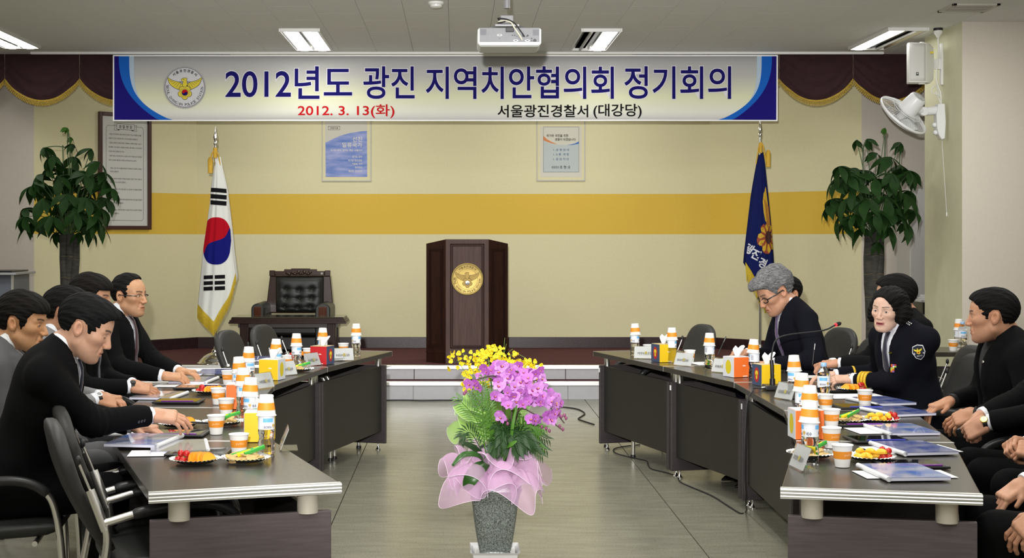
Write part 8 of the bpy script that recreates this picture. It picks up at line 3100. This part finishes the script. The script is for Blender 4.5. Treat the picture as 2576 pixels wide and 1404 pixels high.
# blossoms: five tepals and a dark lip, facing -y
def petal_pts(L, w_, cup_, n=6):
    P = []
    for i in range(n + 1):
        f = i / n
        ww = w_ * math.sin(PI * (0.06 + 0.88 * f)) ** 0.7
        P.append([(-ww, -0.25 * ww * cup_ * 0 - cup_ * 0.3 * L * f * f, L * f), (0, -cup_ * 0.3 * L * f * f - 0.10 * ww, L * f), (ww, -cup_ * 0.3 * L * f * f, L * f)])
    return P


def bloom_mesh(name, size, m_pet, m_lip, m_eye, wide=1.0):
    mb = MB()
    for ang, L, w_ in ((0, 0.030, 0.011), (1.15, 0.033, 0.019 * wide), (-1.15, 0.033, 0.019 * wide), (2.45, 0.030, 0.011), (-2.45, 0.030, 0.011)):
        M = Matrix.Rotation(ang, 4, 'Y')
        P = [[M @ Vector(q) for q in row] for row in petal_pts(L * size, w_ * size, 0.5)]
        mb.grid(P, 0)
    for ang in (PI, PI - 0.7, PI + 0.7):
        M = Matrix.Translation((0, -0.004 * size, 0)) @ Matrix.Rotation(ang, 4, 'Y')
        mb.grid([[M @ Vector(q) for q in row] for row in petal_pts(0.014 * size, 0.006 * size, -1.6, 4)], 1)
    mb.ball((0, -0.006 * size, -0.001 * size), 0.0035 * size, 2, su=8, sv=5)
    return mb.mesh(name, [m_pet, m_lip, m_eye], 80)


pk = mat('orchid_pink', (0.42, 0.145, 0.46), 0.6, col2=(0.33, 0.075, 0.36), nscale=40)
pk_lip, pk_eye = mat('orchid_lip', (0.26, 0.02, 0.17), 0.5), mat('orchid_eye', (0.65, 0.32, 0.05), 0.5)
ye = mat('oncidium_yellow', (0.74, 0.60, 0.008), 0.6, col2=(0.68, 0.48, 0.006), nscale=60)
ye_lip, ye_eye = mat('oncidium_lip', (0.88, 0.70, 0.02), 0.5), mat('oncidium_red', (0.32, 0.07, 0.01), 0.5)
pk2 = mat('orchid_pale', (0.52, 0.26, 0.56), 0.6, col2=(0.40, 0.12, 0.44), nscale=30)
pk3 = mat('orchid_deep', (0.34, 0.09, 0.38), 0.6, col2=(0.26, 0.05, 0.28), nscale=40)
BL_P = [bloom_mesh('orchid_blossom', s, m_, pk_lip, pk_eye, w_) for s, w_, m_ in ((1.0, 1.0, pk), (0.86, 0.95, pk3), (1.1, 1.05, pk2))]
mb = MB()


def onc_mesh(size):
    mb = MB()
    for ang, L, w_ in ((PI - 0.42, 0.022, 0.0105), (PI + 0.42, 0.022, 0.0105), (PI - 1.35, 0.012, 0.005), (PI + 1.35, 0.012, 0.005), (0, 0.011, 0.004), (0.8, 0.011, 0.004), (-0.8, 0.011, 0.004)):
        M = Matrix.Rotation(ang, 4, 'Y')
        mb.grid([[M @ Vector(q) for q in row] for row in petal_pts(L * size, w_ * size, 0.4, 4)], 0)
    mb.ball((0, -0.002 * size, 0.0), 0.0028 * size, 1, su=8, sv=5)
    return mb.mesh('oncidium_blossom', [ye, ye_eye], 80)


BL_Y = [onc_mesh(s) for s in (1.0, 0.85, 1.15)]
stem_d = mat('orchid_stem', (0.055, 0.035, 0.028), 0.6)
gr_l, gr_d = mat('fern_light', (0.055, 0.155, 0.012), 0.55), mat('fern_dark', (0.014, 0.048, 0.008), 0.55)
rp = random.Random(33)


def put(nm, me, parent, p, yaw, pitch, roll=0.0, sc=1.0):
    o = link(nm, me, parent)
    o.matrix_local = Matrix.Translation(p) @ Matrix.Rotation(yaw, 4, 'Z') @ Matrix.Rotation(pitch, 4, 'X') @ Matrix.Rotation(roll, 4, 'Y') @ Matrix.Scale(sc, 4)
    return o


# front planter: pink moth orchids
FY = 6.70
fp = planter(0.176, FY, 'speckled square pot with pink moth orchids wrapped in pink organza')
s1 = FPX / FY


def fl_(px, py, dep=0.0):
    return W(px, py, FY + dep) - Vector((0.176, FY, 0))


ruffle(fp, 0.10, 0.255, 0.40, 0.058, 5.0, mesh_p, 'organza_wrap', 5, droop=0.10)
ruffle(fp, 0.085, 0.235, 0.43, 0.062, 6.0, mesh_p, 'organza_wrap', 9, droop=0.05)
ruffle(fp, 0.08, 0.17, 0.45, 0.045, 6.0, mesh_p, 'organza_wrap', 14, droop=-0.03)
ruffle(fp, 0.10, 0.20, 0.39, 0.05, 7.0, mesh_p, 'organza_wrap', 23, droop=0.06)
sprays = [[(1272, 1170, 0.0), (1268, 1080, 0.0), (1262, 1000, -0.02), (1250, 950, -0.06), (1215, 950, -0.08), (1180, 965, -0.08)],
          [(1275, 1170, 0.0), (1270, 1060, 0.02), (1272, 980, 0.0), (1290, 935, -0.04), (1330, 950, -0.08), (1365, 980, -0.1)],
          [(1290, 1170, 0.02), (1300, 1050, 0.04), (1320, 1000, 0.02), (1360, 1010, -0.02), (1395, 1035, -0.05), (1420, 1065, -0.06)],
          [(1285, 1170, -0.02), (1290, 1080, -0.05), (1310, 1030, -0.10), (1350, 1045, -0.14), (1385, 1060, -0.15), (1412, 1080, -0.15)],
          [(1270, 1170, -0.02), (1258, 1090, -0.06), (1250, 1045, -0.10), (1252, 1040, -0.12)],
          [(1280, 1170, 0.03), (1288, 1030, 0.06), (1300, 955, 0.05), (1345, 945, 0.03), (1385, 985, 0.0), (1408, 1020, -0.02)]]
mb = MB()
for sp_ in sprays:
    mb.tube(bez([fl_(*q) for q in sp_], 6), 0.0032, 6)
mb.obj('flower_stems', stem_d, fp, smooth=60)
spots = []
for (x0, x1, y0, y1, n_, d0) in ((1195, 1240, 925, 960, 6, -0.06), (1172, 1205, 960, 985, 4, -0.08), (1250, 1320, 915, 960, 13, -0.03), (1245, 1345, 950, 1000, 18, -0.08), (1310, 1370, 930, 985, 12, -0.04), (1330, 1395, 970, 1020, 15, -0.08), (1260, 1330, 985, 1020, 10, -0.11), (1375, 1412, 1000, 1045, 9, -0.08), (1240, 1262, 1035, 1055, 2, -0.14),
                                 (1330, 1355, 1040, 1060, 3, -0.16), (1370, 1402, 1040, 1062, 5, -0.16)):
    for k in range(int(n_ * 1.4)):
        spots.append((rp.uniform(x0, x1), rp.uniform(y0, y1), d0 + rp.uniform(-0.06, 0.05)))
for px, py, d in spots:
    yaw = (px - 1290) / 140 * 0.9 + rp.uniform(-0.5, 0.5)
    put('orchid_blossom', rp.choice(BL_P), fp, fl_(px, py, d), yaw, rp.uniform(-0.45, 0.5), rp.uniform(-0.5, 0.5), rp.uniform(0.66, 0.92))
bud = MB().ball((0, 0, 0), (0.007, 0.007, 0.010), su=8, sv=6).mesh('orchid_bud', mat('bud_purple', (0.22, 0.06, 0.13), 0.5), 60)
for px, py in ((1405, 1040), (1412, 1048), (1420, 1045), (1424, 1052), (1363, 1074), (1374, 1078), (1382, 1084), (1408, 1072), (1416, 1080), (1274, 1056), (1277, 1066), (1172, 985), (1168, 990)):
    put('orchid_bud', bud, fp, fl_(px, py, -0.15), 0, 0.3)
# strap leaves of the orchid and fern fronds
def strap(pts, w_, m, parent):
    pts = [Vector(p) for p in pts]
    c = bez(pts, 6)
    P = []
    for i, p in enumerate(c):
        f = i / (len(c) - 1)
        t_ = (c[min(i + 1, len(c) - 1)] - c[max(i - 1, 0)]).normalized()
        sd = t_.cross(Vector((0, -0.8, 0.6))).normalized()
        ww = w_ * math.sin(PI * (0.08 + 0.86 * f)) ** 0.6
        up = sd.cross(t_).normalized()
        P.append([p - sd * ww + up * ww * 0.25, p, p + sd * ww + up * ww * 0.25])
    return MB().grid(P).obj('orchid_leaf', m, parent, smooth=80, solid=0.0015)


gl_ = mat('orchid_leaf', (0.030, 0.105, 0.016), 0.35, col2=(0.018, 0.065, 0.010), nscale=14)
strap([fl_(1225, 1165, -0.08), fl_(1205, 1180, -0.16), fl_(1185, 1205, -0.19), fl_(1172, 1232, -0.18)], 0.036, gl_, fp)
strap([fl_(1222, 1168, -0.06), fl_(1200, 1145, -0.13), fl_(1165, 1145, -0.17), fl_(1138, 1172, -0.18)], 0.014, gl_, fp)
strap([fl_(1225, 1165, -0.05), fl_(1195, 1130, -0.09), fl_(1160, 1112, -0.12)], 0.016, mat('orchid_leaf_dark', (0.012, 0.035, 0.008), 0.4), fp)
strap([fl_(1262, 1130, -0.08), fl_(1280, 1122, -0.14), fl_(1300, 1110, -0.16)], 0.012, gr_l, fp)
strap([fl_(1285, 1115, -0.1), fl_(1290, 1070, -0.12), fl_(1300, 1020, -0.12)], 0.008, gr_l, fp)


def frond(a, b, c, m, n, L, parent, dark=False):
    """palm frond from a over b to c with narrow leaflets"""
    cu = bez([a, b, c], 10)
    mb = MB().tube(cu, 0.0022, 5)
    for i in range(4, len(cu)):
        t_ = (cu[i] - cu[i - 1]).normalized()
        f = i / (len(cu) - 1)
        for s in (-1, 1):
            sd = t_.cross(Vector((0.1, -1, 0.25))).normalized() * s
            d = (t_ * 0.75 + sd * 0.65 + Vector((0, -0.1, -0.10))).normalized()
            l_ = L * (0.55 + 0.45 * math.sin(PI * f))
            p = cu[i]
            w_ = d.cross(Vector((0, -1, 0.3))).normalized() * 0.0038
            q = p + d * l_ * 0.5
            e = p + d * l_ + Vector((0, 0, -0.012))
            mb.add([p, q + w_, e, q - w_], [(0, 1, 2, 3)])
    return mb.obj('palm_frond', m, parent)


for a, b, c, m, L in ((fl_(1230, 1150, 0), fl_(1215, 1040, -0.02), fl_(1188, 985, -0.03), gr_l, 0.06), (fl_(1225, 1150, 0), fl_(1200, 1060, 0), fl_(1150, 1000, 0.0), gr_l, 0.07), (fl_(1222, 1150, 0), fl_(1212, 1030, -0.05), fl_(1215, 950, -0.05), gr_l, 0.06),
                      (fl_(1235, 1150, 0), fl_(1235, 1060, -0.05), fl_(1228, 985, -0.06), gr_l, 0.055), (fl_(1220, 1150, 0.0), fl_(1185, 1090, -0.03), fl_(1160, 1100, -0.05), gr_d, 0.07)):
    frond(a, b, c, m, 10, L, fp)
for k in range(40):
    a = rp.uniform(0, 1)
    x = 1235 + 130 * a
    y_ = 1050 + 75 * rp.random()
    dp_ = rp.uniform(-0.12, 0.1)
    frond(fl_(1275, 1160, 0), fl_((1275 + x) / 2, (1120 + y_) / 2 - 15, dp_), fl_(x + 22 * (a - 0.3), y_ + 22, dp_ - 0.04), gr_d if k % 4 else gr_l, 10, 0.06, fp)

# rear planter: yellow oncidium with green organza
RY_ = 8.00
rp_ = planter(0.20, RY_, 'second planter behind with a cloud of small yellow orchids and green organza')


def rl(px, py, dep=0.0):
    return W(px, py, RY_ + dep) - Vector((0.20, RY_, 0))


ruffle(rp_, 0.09, 0.24, 0.44, 0.07, 2.5, mesh_g, 'organza_wrap', 15, droop=0.02)
ruffle(rp_, 0.085, 0.20, 0.52, 0.06, 3.2, mesh_g, 'organza_wrap', 19, droop=-0.04)
ruffle(rp_, 0.08, 0.235, 0.50, 0.035, 4.5, mesh_g, 'organza_bow', 27, 2.3, 4.3, droop=-0.02)
ruffle(rp_, 0.08, 0.245, 0.44, 0.035, 5.0, mesh_g, 'organza_bow', 31, 2.4, 4.4, droop=0.05)
mb = MB()
tips = [(1150, 905), (1175, 935), (1190, 960), (1165, 890), (1205, 890), (1225, 878), (1245, 872), (1262, 885), (1285, 895), (1300, 905), (1325, 915), (1355, 920), (1340, 935), (1200, 920), (1230, 905), (1260, 915), (1290, 925), (1215, 945)]
for k, (px, py) in enumerate(tips):
    d = rp.uniform(-0.12, 0.12)
    mb.tube(bez([Vector((rp.uniform(-0.03, 0.03), rp.uniform(-0.03, 0.03), 0.36)), rl(1245 + (px - 1245) * 0.35, 1010, d * 0.6), rl(px, py, d)], 6), 0.002, 5)
for px, py in ((1270, 850), (1274, 865), (1290, 878), (1322, 900)):
    mb.tube(bez([rl(1262, 920), rl((1262 + px) / 2, 890, 0), rl(px, py, 0)], 5), 0.0014, 5)
mb.obj('flower_stems', mat('onc_stem', (0.12, 0.20, 0.04), 0.6), rp_, smooth=60)
for k in range(270):
    px, py = tips[k % len(tips)]
    px += rp.gauss(0, 11); py += rp.gauss(7, 11)
    py = max(868 + abs(px - 1245) * 0.16, py)
    yaw = (px - 1245) / 110 * 0.8 + rp.uniform(-0.6, 0.6)
    put('oncidium_blossom', rp.choice(BL_Y), rp_, rl(px, py, rp.uniform(-0.16, 0.10)), yaw, rp.uniform(-0.7, 0.6), rp.uniform(-0.8, 0.8), rp.uniform(0.55, 0.95))
for k in range(10):
    x = rp.uniform(1170, 1330)
    frond(Vector((0, 0, 0.38)), rl((1245 + x) / 2, 1060, rp.uniform(-0.1, 0.1)), rl(x, rp.uniform(985, 1040), rp.uniform(-0.15, 0.1)), gr_d if k % 2 else gr_l, 10, 0.09, rp_)
